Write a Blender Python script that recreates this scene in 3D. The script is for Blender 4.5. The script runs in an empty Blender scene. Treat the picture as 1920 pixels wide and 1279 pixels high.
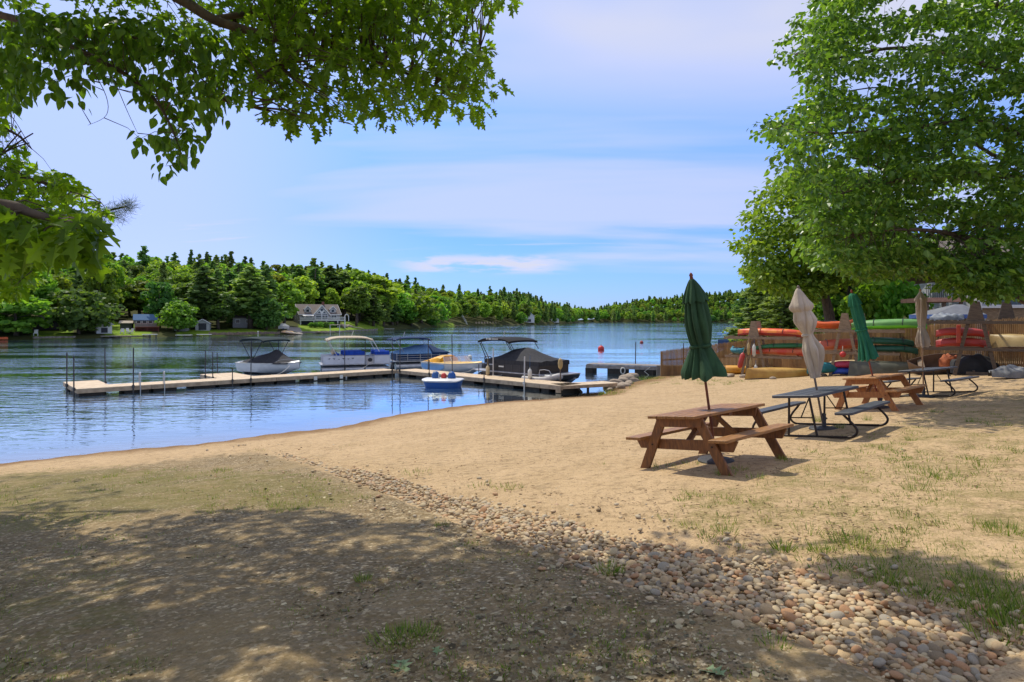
import bpy, math, random
import numpy as np
from mathutils import Vector, Matrix
rng = np.random.default_rng(7); random.seed(7)
R = math.radians
SC = bpy.context.scene
COL = SC.collection
# ---------------------------------------------------------------- camera, sky, sun, exposure
FPX, HZ, CAMZ, WATER = 1200.0, 600.0, 2.0, -1.5
cd = bpy.data.cameras.new("camera"); cam = bpy.data.objects.new("camera", cd); COL.objects.link(cam)
cam.location = (0, 0, CAMZ); cam.rotation_euler = (R(90), 0, 0)
cd.sensor_width = 36.0; cd.lens = 36.0 * FPX / 1920.0; cd.shift_y = -(639.5 - HZ) / 1920.0
cd.clip_start = 0.05; cd.clip_end = 9000
SC.camera = cam
SUN = Vector((-0.30, 0.43, 0.85)).normalized()
sl = bpy.data.lights.new("sun", 'SUN'); so = bpy.data.objects.new("sun", sl); COL.objects.link(so)
sl.energy = 2.9; sl.angle = R(0.55); sl.color = (1.0, 0.94, 0.80)
so.rotation_euler = SUN.to_track_quat('Z', 'Y').to_euler(); so.location = (-20, 30, 60)
W = bpy.data.worlds.new("World"); SC.world = W; W.use_nodes = True
def build_world():
    nt = W.node_tree; n = nt.nodes; l = nt.links; n.clear()
    out = n.new('ShaderNodeOutputWorld'); bg = n.new('ShaderNodeBackground'); bg.inputs[1].default_value = 0.145
    sky = n.new('ShaderNodeTexSky'); sky.sky_type = 'NISHITA'; sky.sun_disc = False
    sky.sun_elevation = math.asin(SUN.z); sky.sun_rotation = math.atan2(SUN.x, SUN.y)
    sky.air_density = 1.0; sky.dust_density = 0.25; sky.ozone_density = 3.0; sky.altitude = 100
    tint = n.new('ShaderNodeMix'); tint.data_type = 'RGBA'; tint.blend_type = 'MULTIPLY'; tint.inputs[0].default_value = 1
    tg = n.new('ShaderNodeValToRGB'); te = tg.color_ramp.elements
    te[0].position = 0.0; te[0].color = (.29, .40, .78, 1); te[1].position = .45; te[1].color = (.72, .84, 1.12, 1); tx = te.new(.14); tx.color = (.32, .48, .95, 1); tx = te.new(.27); tx.color = (.47, .66, 1.08, 1)
    l.new(tg.outputs[0], tint.inputs[7])
    l.new(sky.outputs[0], tint.inputs[6])
    tc = n.new('ShaderNodeTexCoord'); sep = n.new('ShaderNodeSeparateXYZ'); l.new(tc.outputs['Generated'], sep.inputs[0])
    def m(op, a, b=None, c=None):
        x = n.new('ShaderNodeMath'); x.operation = op
        for i, v in enumerate((a, b, c)):
            if v is None: continue
            if isinstance(v, (int, float)): x.inputs[i].default_value = v
            else: l.new(v, x.inputs[i])
        return x.outputs[0]
    def sm(v, a, b):
        x = n.new('ShaderNodeMapRange'); x.interpolation_type = 'SMOOTHSTEP'; x.clamp = True
        l.new(v, x.inputs[0]); x.inputs[1].default_value = a; x.inputs[2].default_value = b
        return x.outputs[0]
    X, Y, Z = sep.outputs
    l.new(Z, tg.inputs[0])
    zc = m('MAXIMUM', Z, 0.0); d = m('ADD', zc, 0.10)
    cx = m('DIVIDE', X, d); cy = m('DIVIDE', Y, d)
    cmb = n.new('ShaderNodeCombineXYZ'); l.new(cx, cmb.inputs[0]); l.new(cy, cmb.inputs[1])
    def noise(scale, sx, sy, det=5, rough=.55, off=0):
        mp = n.new('ShaderNodeMapping'); mp.inputs['Scale'].default_value = (sx, sy, 1); mp.inputs['Location'].default_value = (off, off, 0)
        l.new(cmb.outputs[0], mp.inputs[0])
        t = n.new('ShaderNodeTexNoise'); t.inputs['Scale'].default_value = scale; t.inputs['Detail'].default_value = det; t.inputs['Roughness'].default_value = rough
        t.inputs['Distortion'].default_value = .4
        l.new(mp.outputs[0], t.inputs[0]); return t.outputs[0]
    # thin cirrus veil, thicker high up, and long streaks low over the lake
    veil = m('MULTIPLY', sm(m('ADD', Z, m('MULTIPLY', X, 0.10)), 0.24, 0.47), sm(noise(0.9, .7, .9, 4, .5, 3.1), .20, .62))
    left = m('MULTIPLY', sm(m('MULTIPLY', X, -1.0), 0.05, 0.5), 0.55)
    streak = m('MULTIPLY', sm(noise(1.0, .16, .55, 5, .5, 1.3), .47, .66), m('MULTIPLY', sm(Z, .045, .10), 0.62))
    puffs = m('MULTIPLY', sm(noise(1.6, .30, 1.1, 6, .6, 7.7), .60, .70), m('MULTIPLY', sm(Z, .05, .075), m('SUBTRACT', 1.0, sm(Z, .11, .16))))
    cl = m('MINIMUM', m('ADD', m('MAXIMUM', m('MAXIMUM', veil, streak), left), m('MULTIPLY', puffs, .5)), 0.88)
    # one low bank of small cream clouds over the middle of the lake
    mp = n.new('ShaderNodeMapping'); mp.inputs['Scale'].default_value = (9, 9, 62); l.new(tc.outputs['Generated'], mp.inputs[0])
    bn = n.new('ShaderNodeTexNoise'); bn.inputs['Scale'].default_value = 1.0; bn.inputs['Detail'].default_value = 6; bn.inputs['Roughness'].default_value = .6; l.new(mp.outputs[0], bn.inputs[0])
    band = m('MULTIPLY', m('MULTIPLY', sm(Z, .068, .080), m('SUBTRACT', 1.0, sm(Z, .094, .106))), m('MULTIPLY', sm(X, -.20, -.13), m('SUBTRACT', 1.0, sm(X, .02, .12))))
    bank = m('MULTIPLY', band, sm(bn.outputs[0], .40, .56))
    cl = m('MINIMUM', m('ADD', cl, m('MULTIPLY', bank, .8)), .92)
    mix = n.new('ShaderNodeMix'); mix.data_type = 'RGBA'
    l.new(cl, mix.inputs[0]); l.new(tint.outputs[2], mix.inputs[6]); mix.inputs[7].default_value = (3.6, 3.65, 4.3, 1)
    l.new(mix.outputs[2], bg.inputs[0]); l.new(bg.outputs[0], out.inputs[0])
build_world()
vs = SC.view_settings; vs.view_transform = 'Standard'; vs.look = 'None'; vs.exposure = 0.5; vs.gamma = 1.0; vs.use_curve_mapping = False
SC.cycles.max_bounces = 7; SC.cycles.diffuse_bounces = 3; SC.cycles.glossy_bounces = 3; SC.cycles.transmission_bounces = 4; SC.cycles.transparent_max_bounces = 10
SC.cycles.use_denoising = True
SC.cycles.sample_clamp_indirect = 6.0

# ---------------------------------------------------------------- geometry helpers
def ssh(t):
    return np.interp(t, [-60, .5, 5.7, 9.2, 12.4, 16.8, 22.1, 26.7, 33, 101, 400], [24, 20.1, 19.5, 19.7, 20.9, 21.3, 20.1, 22.5, 24.6, 58, 205])
def near_z(x, y):
    s = -.644 * x + .765 * y; t = .765 * x + .644 * y
    z = .47 - 1.97 * s / ssh(t)
    z = np.where(z > 1.2, 1.2 + .6 * np.tanh((z - 1.2) / .6), z)
    return np.maximum(z, -5.0)
SHORE_U = [-3000, -600, -200, 0, 200, 400, 480, 560, 640, 700, 760, 830, 900, 1000, 1060, 1085, 1110, 1250, 1430, 1600, 4000]
SHORE_Y = [45, 90, 105, 112, 123, 139, 145, 158, 172, 205, 245, 320, 380, 470, 590, 760, 930, 980, 1000, 1050, 1100]
SKY_U = [-600, 0, 80, 200, 300, 400, 480, 560, 620, 700, 760, 830, 900, 960, 1000, 1040, 1080, 1110, 1150, 1200, 1250, 1300, 1350, 1400, 1450, 1600, 2200]
SKY_V = [480, 480, 476, 478, 485, 489, 498, 495, 502, 514, 529, 541, 546, 545, 557, 573, 581, 583, 573, 563, 560, 554, 551, 546, 540, 530, 500]
def shore_dist(u): return np.interp(u, SHORE_U, SHORE_Y)
def far_z(x, y):
    yy = np.maximum(y, .3); u = 960 + FPX * x / yy
    yf = shore_dist(u); d = y - yf
    yr = yf + 135.0
    zr = np.maximum(CAMZ + (HZ - np.interp(u, SKY_U, SKY_V)) / FPX * yr - 14.0, 1.0)
    bank = WATER + .65 * np.clip(d / 2.0, 0, 1) + .10 * np.clip(d - 2, 0, 26)
    k = np.clip((d - 28) / 107.0, 0, 1); k = k * k * (3 - 2 * k)
    z = bank + (zr - (WATER + .65 + 2.6)) * k - np.clip(d - 180, 0, 1e6) * .01
    return np.where((d > 0) & (y > .3), z, np.where((d > -6) & (y > .3), WATER + d * .3, -5.0))
def ground_z(x, y):
    return np.maximum(near_z(x, y), far_z(x, y))
def gz(x, y): return float(ground_z(np.array([x]), np.array([y]))[0])
def ray(u, v): return np.array([(u - 960) / FPX, 1.0, -(v - HZ) / FPX])
def gpv(P):
    """beach points seen at photo pixels P (N,2): photogrammetry of the picture"""
    P = np.asarray(P, float); du = (P[:, 0] - 960) / FPX; dz = -(P[:, 1] - HZ) / FPX
    lo = np.full(len(P), .3); hi = np.full(len(P), 140.)
    for _ in range(44):
        md = (lo + hi) / 2; below = CAMZ + dz * md < near_z(du * md, md)
        hi = np.where(below, md, hi); lo = np.where(below, lo, md)
    return np.stack([du * hi, hi, near_z(du * hi, hi)], 1)
def gp(u, v): return Vector(gpv([(u, v)])[0])
def at(u, v, Y): d = ray(u, v); return Vector((d[0] * Y, Y, CAMZ + d[2] * Y))
def on_z(u, v, z):
    Y = (z - CAMZ) / (-(v - HZ) / FPX); return at(u, v, Y)
def gnormal(x, y, e=.4):
    return Vector((-(gz(x + e, y) - gz(x - e, y)) / (2 * e), -(gz(x, y + e) - gz(x, y - e)) / (2 * e), 1)).normalized()

class MB:
    def __init__(self): self.V = []; self.F = []
    def add(self, vs, fs):
        o = len(self.V); self.V += [tuple(v) for v in vs]; self.F += [tuple(i + o for i in f) for f in fs]; return self
    def box(self, c, s, M=None):
        hx, hy, hz = s[0] / 2, s[1] / 2, s[2] / 2
        vs = [Vector((x, y, z)) for x in (-hx, hx) for y in (-hy, hy) for z in (-hz, hz)]
        if M is not None: vs = [M @ v for v in vs]
        c = Vector(c)
        return self.add([v + c for v in vs], [(0, 1, 3, 2), (4, 6, 7, 5), (0, 4, 5, 1), (2, 3, 7, 6), (0, 2, 6, 4), (1, 5, 7, 3)])
    def beam(self, p0, p1, w, h, up=(0, 0, 1)):
        p0, p1 = Vector(p0), Vector(p1); d = p1 - p0; L = d.length; x = d.normalized()
        y = Vector(up).cross(x)
        if y.length < 1e-4: y = Vector((0, 1, 0)).cross(x)
        y.normalize(); z = x.cross(y)
        M = Matrix((x, y, z)).transposed()
        return self.box((p0 + p1) / 2, (L, w, h), M)
    def prism(self, poly, ax, a, b):
        """polygon (2-D) extruded along axis ax from a to b"""
        n = len(poly)
        def P(q, t): return {'x': (t, q[0], q[1]), 'y': (q[0], t, q[1]), 'z': (q[0], q[1], t)}[ax]
        return self.add([P(q, a) for q in poly] + [P(q, b) for q in poly],
                        [tuple(range(n))[::-1], tuple(range(n, 2 * n))] + [(i, (i + 1) % n, n + (i + 1) % n, n + i) for i in range(n)])
    def loft(self, rings, closed=True, cap=True):
        n = len(rings[0]); vs = [p for r in rings for p in r]; fs = []
        m = n if closed else n - 1
        for k in range(len(rings) - 1):
            for i in range(m):
                j = (i + 1) % n
                fs.append((k * n + i, k * n + j, (k + 1) * n + j, (k + 1) * n + i))
        if cap and closed:
            fs.append(tuple(range(n))[::-1]); fs.append(tuple(range((len(rings) - 1) * n, len(rings) * n)))
        return self.add(vs, fs)
    def tube(self, pts, r, n=8, cap=True):
        pts = [Vector(p) for p in pts]; rs = r if isinstance(r, (list, tuple)) else [r] * len(pts)
        rings = []; prev = None
        for i, p in enumerate(pts):
            t = (pts[min(i + 1, len(pts) - 1)] - pts[max(i - 1, 0)]).normalized()
            if prev is None:
                a = Vector((0, 0, 1)) if abs(t.z) < .9 else Vector((1, 0, 0)); x = t.cross(a).normalized()
            else:
                x = (prev - t * prev.dot(t)).normalized()
            prev = x; y = t.cross(x)
            rings.append([p + (x * math.cos(k * 2 * math.pi / n) + y * math.sin(k * 2 * math.pi / n)) * rs[i] for k in range(n)])
        return self.loft(rings, True, cap)
    def lathe(self, prof, n=16, c=(0, 0, 0)):
        c = Vector(c)
        return self.loft([[c + Vector((r * math.cos(k * 2 * math.pi / n), r * math.sin(k * 2 * math.pi / n), z)) for k in range(n)] for r, z in prof])
    def sphere(self, c, r, n=12, m=8):
        r = (r, r, r) if isinstance(r, (int, float)) else r
        c = Vector(c)
        rings = []
        for i in range(m + 1):
            th = -math.pi / 2 + math.pi * i / m; cr = max(math.cos(th), .02)
            rings.append([c + Vector((r[0] * cr * math.cos(k * 2 * math.pi / n), r[1] * cr * math.sin(k * 2 * math.pi / n), r[2] * math.sin(th))) for k in range(n)])
        return self.loft(rings)
    def build(self, name, m, parent=None, smooth=None, bevel=0):
        me = bpy.data.meshes.new(name); me.from_pydata([tuple(v) for v in self.V], [], self.F); me.update()
        return finish(name, me, m, parent, smooth, bevel)
def finish(name, me, m, parent=None, smooth=None, bevel=0):
    if m is not None: me.materials.append(m)
    if smooth is not None and len(me.polygons):
        me.polygons.foreach_set('use_smooth', [True] * len(me.polygons))
        if smooth < 180: me.set_sharp_from_angle(angle=R(smooth))
    o = bpy.data.objects.new(name, me); COL.objects.link(o)
    if bevel:
        b = o.modifiers.new('bevel', 'BEVEL'); b.width = bevel; b.segments = 1; b.limit_method = 'ANGLE'; b.angle_limit = R(40)
    if parent is not None: o.parent = parent
    return o
def tag(o, label=None, cat=None, group=None, kind=None):
    if label: o['label'] = label
    if cat: o['category'] = cat
    if group: o['group'] = group
    if kind: o['kind'] = kind
    return o
def thing(name, label, cat, loc=(0, 0, 0), rz=0, group=None, tilt=None):
    o = bpy.data.objects.new(name, None); COL.objects.link(o); o.empty_display_size = .2
    M = Matrix.Rotation(rz, 4, 'Z')
    if tilt is not None: M = Vector((0, 0, 1)).rotation_difference(tilt).to_matrix().to_4x4() @ M
    o.matrix_world = Matrix.Translation(Vector(loc)) @ M
    return tag(o, label, cat, group)
def copy_tree(o, parent=None):
    c = o.copy(); COL.objects.link(c)
    if parent is not None: c.parent = parent
    for ch in list(o.children): copy_tree(ch, c)
    return c
def inst_mesh(name, tv, tf, Ms, attr=None):
    """one mesh made of many transformed copies of a small template; Ms is (N,3,4)"""
    tv = np.asarray(tv, float); N = len(Ms); n = len(tv)
    V = np.einsum('kij,nj->kni', Ms[:, :, :3], tv) + Ms[:, None, :, 3]
    lt = np.array([len(f) for f in tf]); li = np.concatenate([np.array(f) for f in tf])
    nl = len(li)
    L = (li[None, :] + (np.arange(N) * n)[:, None]).ravel()
    LT = np.tile(lt, N); LS = np.concatenate([[0], np.cumsum(LT)[:-1]])
    me = bpy.data.meshes.new(name)
    me.vertices.add(N * n); me.vertices.foreach_set('co', V.ravel().astype(np.float32))
    me.loops.add(N * nl); me.loops.foreach_set('vertex_index', L.astype(np.int32))
    me.polygons.add(len(LT)); me.polygons.foreach_set('loop_start', LS.astype(np.int32)); me.polygons.foreach_set('loop_total', LT.astype(np.int32))
    me.update(calc_edges=True)
    if attr is not None:
        a = me.attributes.new('tint', 'FLOAT', 'POINT'); a.data.foreach_set('value', np.repeat(np.asarray(attr, np.float32), n))
    return me
def frames(pos, axis, normal, scale, sx=None):
    pos = np.asarray(pos, float); N = len(pos)
    a = np.asarray(axis, float); a = a / np.linalg.norm(a, axis=1, keepdims=True)
    nm = np.asarray(normal, float); x = np.cross(a, nm); x /= np.linalg.norm(x, axis=1, keepdims=True) + 1e-9
    z = np.cross(x, a)
    s = np.broadcast_to(np.asarray(scale, float), (N,))
    w = s if sx is None else s * sx
    M = np.empty((N, 3, 4)); M[:, :, 0] = x * w[:, None]; M[:, :, 1] = a * s[:, None]; M[:, :, 2] = z * s[:, None]; M[:, :, 3] = pos
    return M
def rdir(n): 
    v = rng.normal(size=(n, 3)); return v / np.linalg.norm(v, axis=1, keepdims=True)
def inpoly(px, py, poly):
    px = np.asarray(px, float); py = np.asarray(py, float); r = np.zeros(px.shape, bool); j = len(poly) - 1
    for i in range(len(poly)):
        xi, yi = poly[i]; xj, yj = poly[j]
        c = ((yi > py) != (yj > py)) & (px < (xj - xi) * (py - yi) / ((yj - yi) + 1e-12) + xi)
        r ^= c; j = i
    return r
def sample_poly(poly, n):
    P = np.array(poly, float); lo, hi = P.min(0), P.max(0); out = []
    while sum(map(len, out)) < n:
        q = rng.uniform(lo, hi, (n * 3, 2)); out.append(q[inpoly(q[:, 0], q[:, 1], poly)])
    return np.concatenate(out)[:n]

# ---------------------------------------------------------------- materials
def lin(c): 
    return tuple((x / 12.92 if x <= .04045 else ((x + .055) / 1.055) ** 2.4) for x in [v / 255 for v in c])
MATS = {}
def pm(name, c1, c2=None, scale=6, rough=.6, bump=0, st=(1, 1, 1), metal=0, spec=.5, det=4, lo=.35, hi=.65, bscale=None, island=0):
    """surface with two noise-mixed colours (sRGB 0-255 albedo) and a bump"""
    if name in MATS: return MATS[name]
    m = bpy.data.materials.new(name); m.use_nodes = True; MATS[name] = m
    n, l = m.node_tree.nodes, m.node_tree.links; b = n['Principled BSDF']
    b.inputs['Roughness'].default_value = rough; b.inputs['Metallic'].default_value = metal; b.inputs['Specular IOR Level'].default_value = spec
    a = lin(c1); c2 = lin(c2) if c2 else tuple(x * .8 for x in a)
    tc = n.new('ShaderNodeTexCoord'); mp = n.new('ShaderNodeMapping'); mp.inputs['Scale'].default_value = st; l.new(tc.outputs['Object'], mp.inputs[0])
    t = n.new('ShaderNodeTexNoise'); t.inputs['Scale'].default_value = scale; t.inputs['Detail'].default_value = det; l.new(mp.outputs[0], t.inputs[0])
    mr = n.new('ShaderNodeMapRange'); mr.inputs[1].default_value = lo; mr.inputs[2].default_value = hi; l.new(t.outputs[0], mr.inputs[0])
    mx = n.new('ShaderNodeMix'); mx.data_type = 'RGBA'; mx.inputs[6].default_value = (*a, 1); mx.inputs[7].default_value = (*c2, 1); l.new(mr.outputs[0], mx.inputs[0])
    colout = mx.outputs[2]
    if island:
        g = n.new('ShaderNodeNewGeometry'); hs = n.new('ShaderNodeHueSaturation'); m2 = n.new('ShaderNodeMapRange')
        m2.inputs[3].default_value = 1 - island; m2.inputs[4].default_value = 1 + island
        l.new(g.outputs['Random Per Island'], m2.inputs[0]); l.new(m2.outputs[0], hs.inputs['Value']); l.new(colout, hs.inputs['Color']); colout = hs.outputs[0]
    l.new(colout, b.inputs['Base Color'])
    if bump:
        t2 = t
        if bscale:
            t2 = n.new('ShaderNodeTexNoise'); t2.inputs['Scale'].default_value = bscale; t2.inputs['Detail'].default_value = 4; l.new(mp.outputs[0], t2.inputs[0])
        bp = n.new('ShaderNodeBump'); bp.inputs['Strength'].default_value = .8; bp.inputs['Distance'].default_value = bump; l.new(t2.outputs[0], bp.inputs['Height']); l.new(bp.outputs[0], b.inputs['Normal'])
    return m
def leafmat(name, cols, trans=.4, vary='island', gloss=.45, tcol=None):
    if name in MATS: return MATS[name]
    m = bpy.data.materials.new(name); m.use_nodes = True; MATS[name] = m
    n, l = m.node_tree.nodes, m.node_tree.links; b = n['Principled BSDF']; out = n['Material Output']
    g = n.new('ShaderNodeNewGeometry'); cr = n.new('ShaderNodeValToRGB'); cr.color_ramp.interpolation = 'LINEAR'
    e = cr.color_ramp.elements; e[0].position = 0; e[0].color = (*lin(cols[0]), 1); e[1].position = 1; e[1].color = (*lin(cols[-1]), 1)
    for i, c in enumerate(cols[1:-1]): x = e.new((i + 1) / (len(cols) - 1)); x.color = (*lin(c), 1)
    l.new(g.outputs['Random Per Island'], cr.inputs[0]); col = cr.outputs[0]
    if vary in ('object', 'tint'):
        if vary == 'object': src = n.new('ShaderNodeObjectInfo').outputs['Random']
        else: a = n.new('ShaderNodeAttribute'); a.attribute_name = 'tint'; src = a.outputs['Fac']
        hs = n.new('ShaderNodeHueSaturation')
        mv = n.new('ShaderNodeMapRange'); mv.inputs[3].default_value = .75; mv.inputs[4].default_value = 1.3; l.new(src, mv.inputs[0]); l.new(mv.outputs[0], hs.inputs['Value'])
        mu = n.new('ShaderNodeMath'); mu.operation = 'MULTIPLY'; mu.inputs[1].default_value = 7.31; l.new(src, mu.inputs[0])
        fr = n.new('ShaderNodeMath'); fr.operation = 'FRACT'; l.new(mu.outputs[0], fr.inputs[0])
        mh = n.new('ShaderNodeMapRange'); mh.inputs[3].default_value = .475; mh.inputs[4].default_value = .53; l.new(fr.outputs[0], mh.inputs[0]); l.new(mh.outputs[0], hs.inputs['Hue'])
        l.new(col, hs.inputs['Color']); col = hs.outputs[0]
    l.new(col, b.inputs['Base Color']); b.inputs['Roughness'].default_value = gloss; b.inputs['Specular IOR Level'].default_value = .35
    tr = n.new('ShaderNodeBsdfTranslucent'); tm = n.new('ShaderNodeMix'); tm.data_type = 'RGBA'; tm.blend_type = 'MULTIPLY'; tm.inputs[0].default_value = 1
    l.new(col, tm.inputs[6]); tm.inputs[7].default_value = (*(tcol or (1.7, 1.65, .65)), 1); l.new(tm.outputs[2], tr.inputs[0])
    mx = n.new('ShaderNodeMixShader'); mx.inputs[0].default_value = trans; l.new(b.outputs[0], mx.inputs[1]); l.new(tr.outputs[0], mx.inputs[2]); l.new(mx.outputs[0], out.inputs[0])
    return m
# ---------------------------------------------------------------- ground sheet
PEB_TOP = [(480, 835), (600, 862), (740, 890), (830, 920), (960, 940), (1040, 960), (1150, 998), (1280, 1020), (1400, 1042), (1560, 1072), (1700, 1112), (1800, 1145), (1930, 1200)]
PEB_BOT = [(490, 842), (600, 876), (700, 912), (800, 952), (880, 985), (960, 1012), (1050, 1032), (1120, 1075), (1250, 1112), (1400, 1152), (1480, 1192), (1600, 1240), (1680, 1285), (1760, 1340)]
GRAVEL = [(-4000, 905), (-400, 905), (0, 893), (250, 872), (490, 846)] + PEB_BOT[1:] + [(2000, 1700), (3000, 9000), (-6000, 9000)]
GRASS1 = [(-300, 885), (0, 880), (240, 872), (560, 885), (720, 925), (640, 960), (320, 965), (0, 1010), (-300, 1020)]
GRASS2 = [(1180, 960), (1330, 905), (1500, 850), (1640, 790), (1960, 720), (2400, 760), (2400, 1200), (1920, 1190), (1800, 1140), (1560, 1065), (1300, 1015)]
GRASS3 = [(-300, 1040), (260, 1040), (330, 1279), (-300, 1400)]
GRASS4 = [(1120, 735), (1150, 715), (1240, 706), (1420, 712), (1420, 722), (1200, 722), (1150, 745)]
GRASS5 = [(1540, 1062), (1720, 1048), (1940, 1085), (1940, 1185), (1800, 1140), (1600, 1085)]
def proj(x, y, z):
    yy = np.maximum(y, .05); return 960 + FPX * x / yy, HZ - FPX * (z - CAMZ) / yy
def soft(u, v, poly, ju=14, jv=6):
    a = np.zeros(np.shape(u))
    for i in range(9):
        an = i * 2.399; r = math.sqrt((i + .5) / 9)
        a += inpoly(u + ju * r * math.cos(an), v + jv * r * math.sin(an), poly)
    return a / 9
def build_ground():
    th = np.concatenate([np.arange(-180, -48, 3.0), np.arange(-48, 48, .22), np.arange(48, 179, 3.0)]); th = R(1) * th
    rr = .5 * 1.0195 ** np.arange(0, 460); rr = rr[rr < 3600]
    nt_, nr = len(th), len(rr)
    T, Q = np.meshgrid(th, rr); X = Q * np.sin(T); Y = Q * np.cos(T)
    Z = ground_z(X, Y)
    near = np.clip(1 - Q / 60, 0, 1)
    und = sum(a * np.sin(X * fx + p) * np.sin(Y * fy + p * 1.7) for a, fx, fy, p in ((.03, .9, .8, .4), (.018, 2.1, 2.6, 1.3), (.010, 5.3, 4.7, 2.2)))
    land = np.clip((Z - WATER - .05) / .4, 0, 1)
    Z = Z + und * near * land + np.exp(-((Z - WATER) / .22) ** 2) * near * (.020 * np.sin(1.1 * X + .4) * np.sin(.9 * Y) + .014 * np.sin(2.9 * X - 1.1 * Y) + .008 * np.sin(6.3 * X + 4.1 * Y))
    # dry runnel of the cobble strip
    u, v = proj(X, Y, Z)
    fwd = Y > .4
    peb = np.where(fwd, soft(u, v, PEB_TOP + PEB_BOT[::-1], 20, 10), 0); Z = Z - .045 * peb
    grav = np.where(fwd, soft(u, v, GRAVEL, 40, 14), np.where(Y < .4, 1.0, 0)) * (Q < 60)
    gr = np.zeros(Z.shape)
    for poly, w in ((GRASS1, .75), (GRASS2, .58), (GRASS3, .55), (GRASS4, .8), (GRASS5, .8)):
        gr = np.maximum(gr, np.where(fwd & (Q < 70), soft(u, v, poly, 50, 16) * w, 0))
    yd = Y - shore_dist(960 + FPX * X / np.maximum(Y, .3))
    lots = ((u > 195) & (u < 285) & (yd < 24)) | ((u > 60) & (u < 135) & (yd < 14)) | ((u > 640) & (u < 720) & (yd < 26)) | ((u > 560) & (u < 645) & (yd < 18)) | ((u > 820) & (u < 850) & (yd < 12)) | ((u > 330) & (u < 520) & (yd < 9))
    lawn = np.where((yd > .6) & lots & (Y > 60), 1.0, 0)
    far = np.where((Q > 60) & (Y > .3), 1.0, np.where((u > 1420) & (Q > 42), .8, 0))
    idx = (np.arange(nr)[:, None] * nt_ + np.arange(nt_)[None, :])
    a = idx[:-1, :]; b = idx[1:, :]
    F = np.stack([a, np.roll(a, -1, 1), np.roll(b, -1, 1), b], -1).reshape(-1, 4)
    me = bpy.data.meshes.new('ground')
    nv = nr * nt_; me.vertices.add(nv + 1); co = np.concatenate([np.stack([X, Y, Z], -1).reshape(-1, 3), [[0, 0, gz(0, .01)]]])
    me.vertices.foreach_set('co', co.ravel().astype(np.float32))
    tri = np.stack([np.full(nt_, nv), np.roll(idx[0], -1), idx[0]], -1)
    loops = np.concatenate([F[:, ::-1].ravel(), tri.ravel()]); nf = len(F)
    me.loops.add(len(loops)); me.loops.foreach_set('vertex_index', loops.astype(np.int32))
    LS = np.concatenate([np.arange(nf) * 4, nf * 4 + np.arange(nt_) * 3]); LT = np.concatenate([np.full(nf, 4), np.full(nt_, 3)])
    me.polygons.add(len(LS)); me.polygons.foreach_set('loop_start', LS.astype(np.int32)); me.polygons.foreach_set('loop_total', LT.astype(np.int32))
    me.update(calc_edges=True)
    for nm, arr, last in (('gravel', grav, 1), ('grassy', gr, 0), ('lawn', lawn, 0), ('woods', far, 0)):
        at_ = me.attributes.new(nm, 'FLOAT', 'POINT'); at_.data.foreach_set('value', np.concatenate([arr.ravel(), [last]]).astype(np.float32))
    m = bpy.data.materials.new('ground'); m.use_nodes = True; n, l = m.node_tree.nodes, m.node_tree.links; bs = n['Principled BSDF']
    bs.inputs['Roughness'].default_value = .95; bs.inputs['Specular IOR Level'].default_value = .15
    geo = n.new('ShaderNodeNewGeometry'); P = geo.outputs['Position']
    def noise(sc, det=4, ro=.6, st=None):
        t = n.new('ShaderNodeTexNoise'); t.inputs['Scale'].default_value = sc; t.inputs['Detail'].default_value = det; t.inputs['Roughness'].default_value = ro
        if st:
            mp = n.new('ShaderNodeMapping'); mp.inputs['Scale'].default_value = st; l.new(P, mp.inputs[0]); l.new(mp.outputs[0], t.inputs[0])
        else: l.new(P, t.inputs[0])
        return t.outputs[0]
    def mrange(x, a, b, c=0, d=1, smooth=False):
        t = n.new('ShaderNodeMapRange'); t.inputs[1].default_value = a; t.inputs[2].default_value = b; t.inputs[3].default_value = c; t.inputs[4].default_value = d
        if smooth: t.interpolation_type = 'SMOOTHSTEP'
        l.new(x, t.inputs[0]); return t.outputs[0]
    def mix(f, a, b):
        t = n.new('ShaderNodeMix'); t.data_type = 'RGBA'
        for i, v in ((0, f), (6, a), (7, b)):
            if isinstance(v, (int, float)): t.inputs[i].default_value = v
            elif isinstance(v, tuple): t.inputs[i].default_value = (*lin(v), 1)
            else: l.new(v, t.inputs[i])
        return t.outputs[2]
    def math_(op, a, b):
        t = n.new('ShaderNodeMath'); t.operation = op
        for i, v in enumerate((a, b)):
            if isinstance(v, (int, float)): t.inputs[i].default_value = v
            else: l.new(v, t.inputs[i])
        return t.outputs[0]
    def attr(nm): a = n.new('ShaderNodeAttribute'); a.attribute_name = nm; return a.outputs['Fac']
    fine = noise(90, 3); mid = noise(7, 5); big = noise(.9, 4); speck = noise(38, 2, .5)
    sand = mix(mrange(big, .35, .65), (176, 148, 111), (156, 129, 92))
    sand = mix(mrange(fine, .35, .7), sand, (197, 170, 132)); sand = mix(mrange(mid, .52, .70, 0, .62), sand, (112, 92, 64))
    sand = mix(mrange(speck, .62, .69, 0, .85), sand, (84, 64, 44)); sand = mix(mrange(noise(1.7, 6, .75), .54, .70, 0, .5), sand, (128, 110, 80))
    vor = n.new('ShaderNodeTexVoronoi'); vor.inputs['Scale'].default_value = 42; l.new(P, vor.inputs[0])
    vcr = n.new('ShaderNodeValToRGB'); e = vcr.color_ramp.elements
    e[0].color = (*lin((98, 88, 64)), 1); e[1].color = (*lin((208, 188, 152)), 1)
    for p, c in ((.25, (130, 110, 80)), (.5, (152, 132, 102)), (.75, (116, 104, 84))): x = e.new(p); x.color = (*lin(c), 1)
    sp = n.new('ShaderNodeSeparateColor'); l.new(vor.outputs['Color'], sp.inputs[0]); l.new(sp.outputs[0], vcr.inputs[0])
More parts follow.
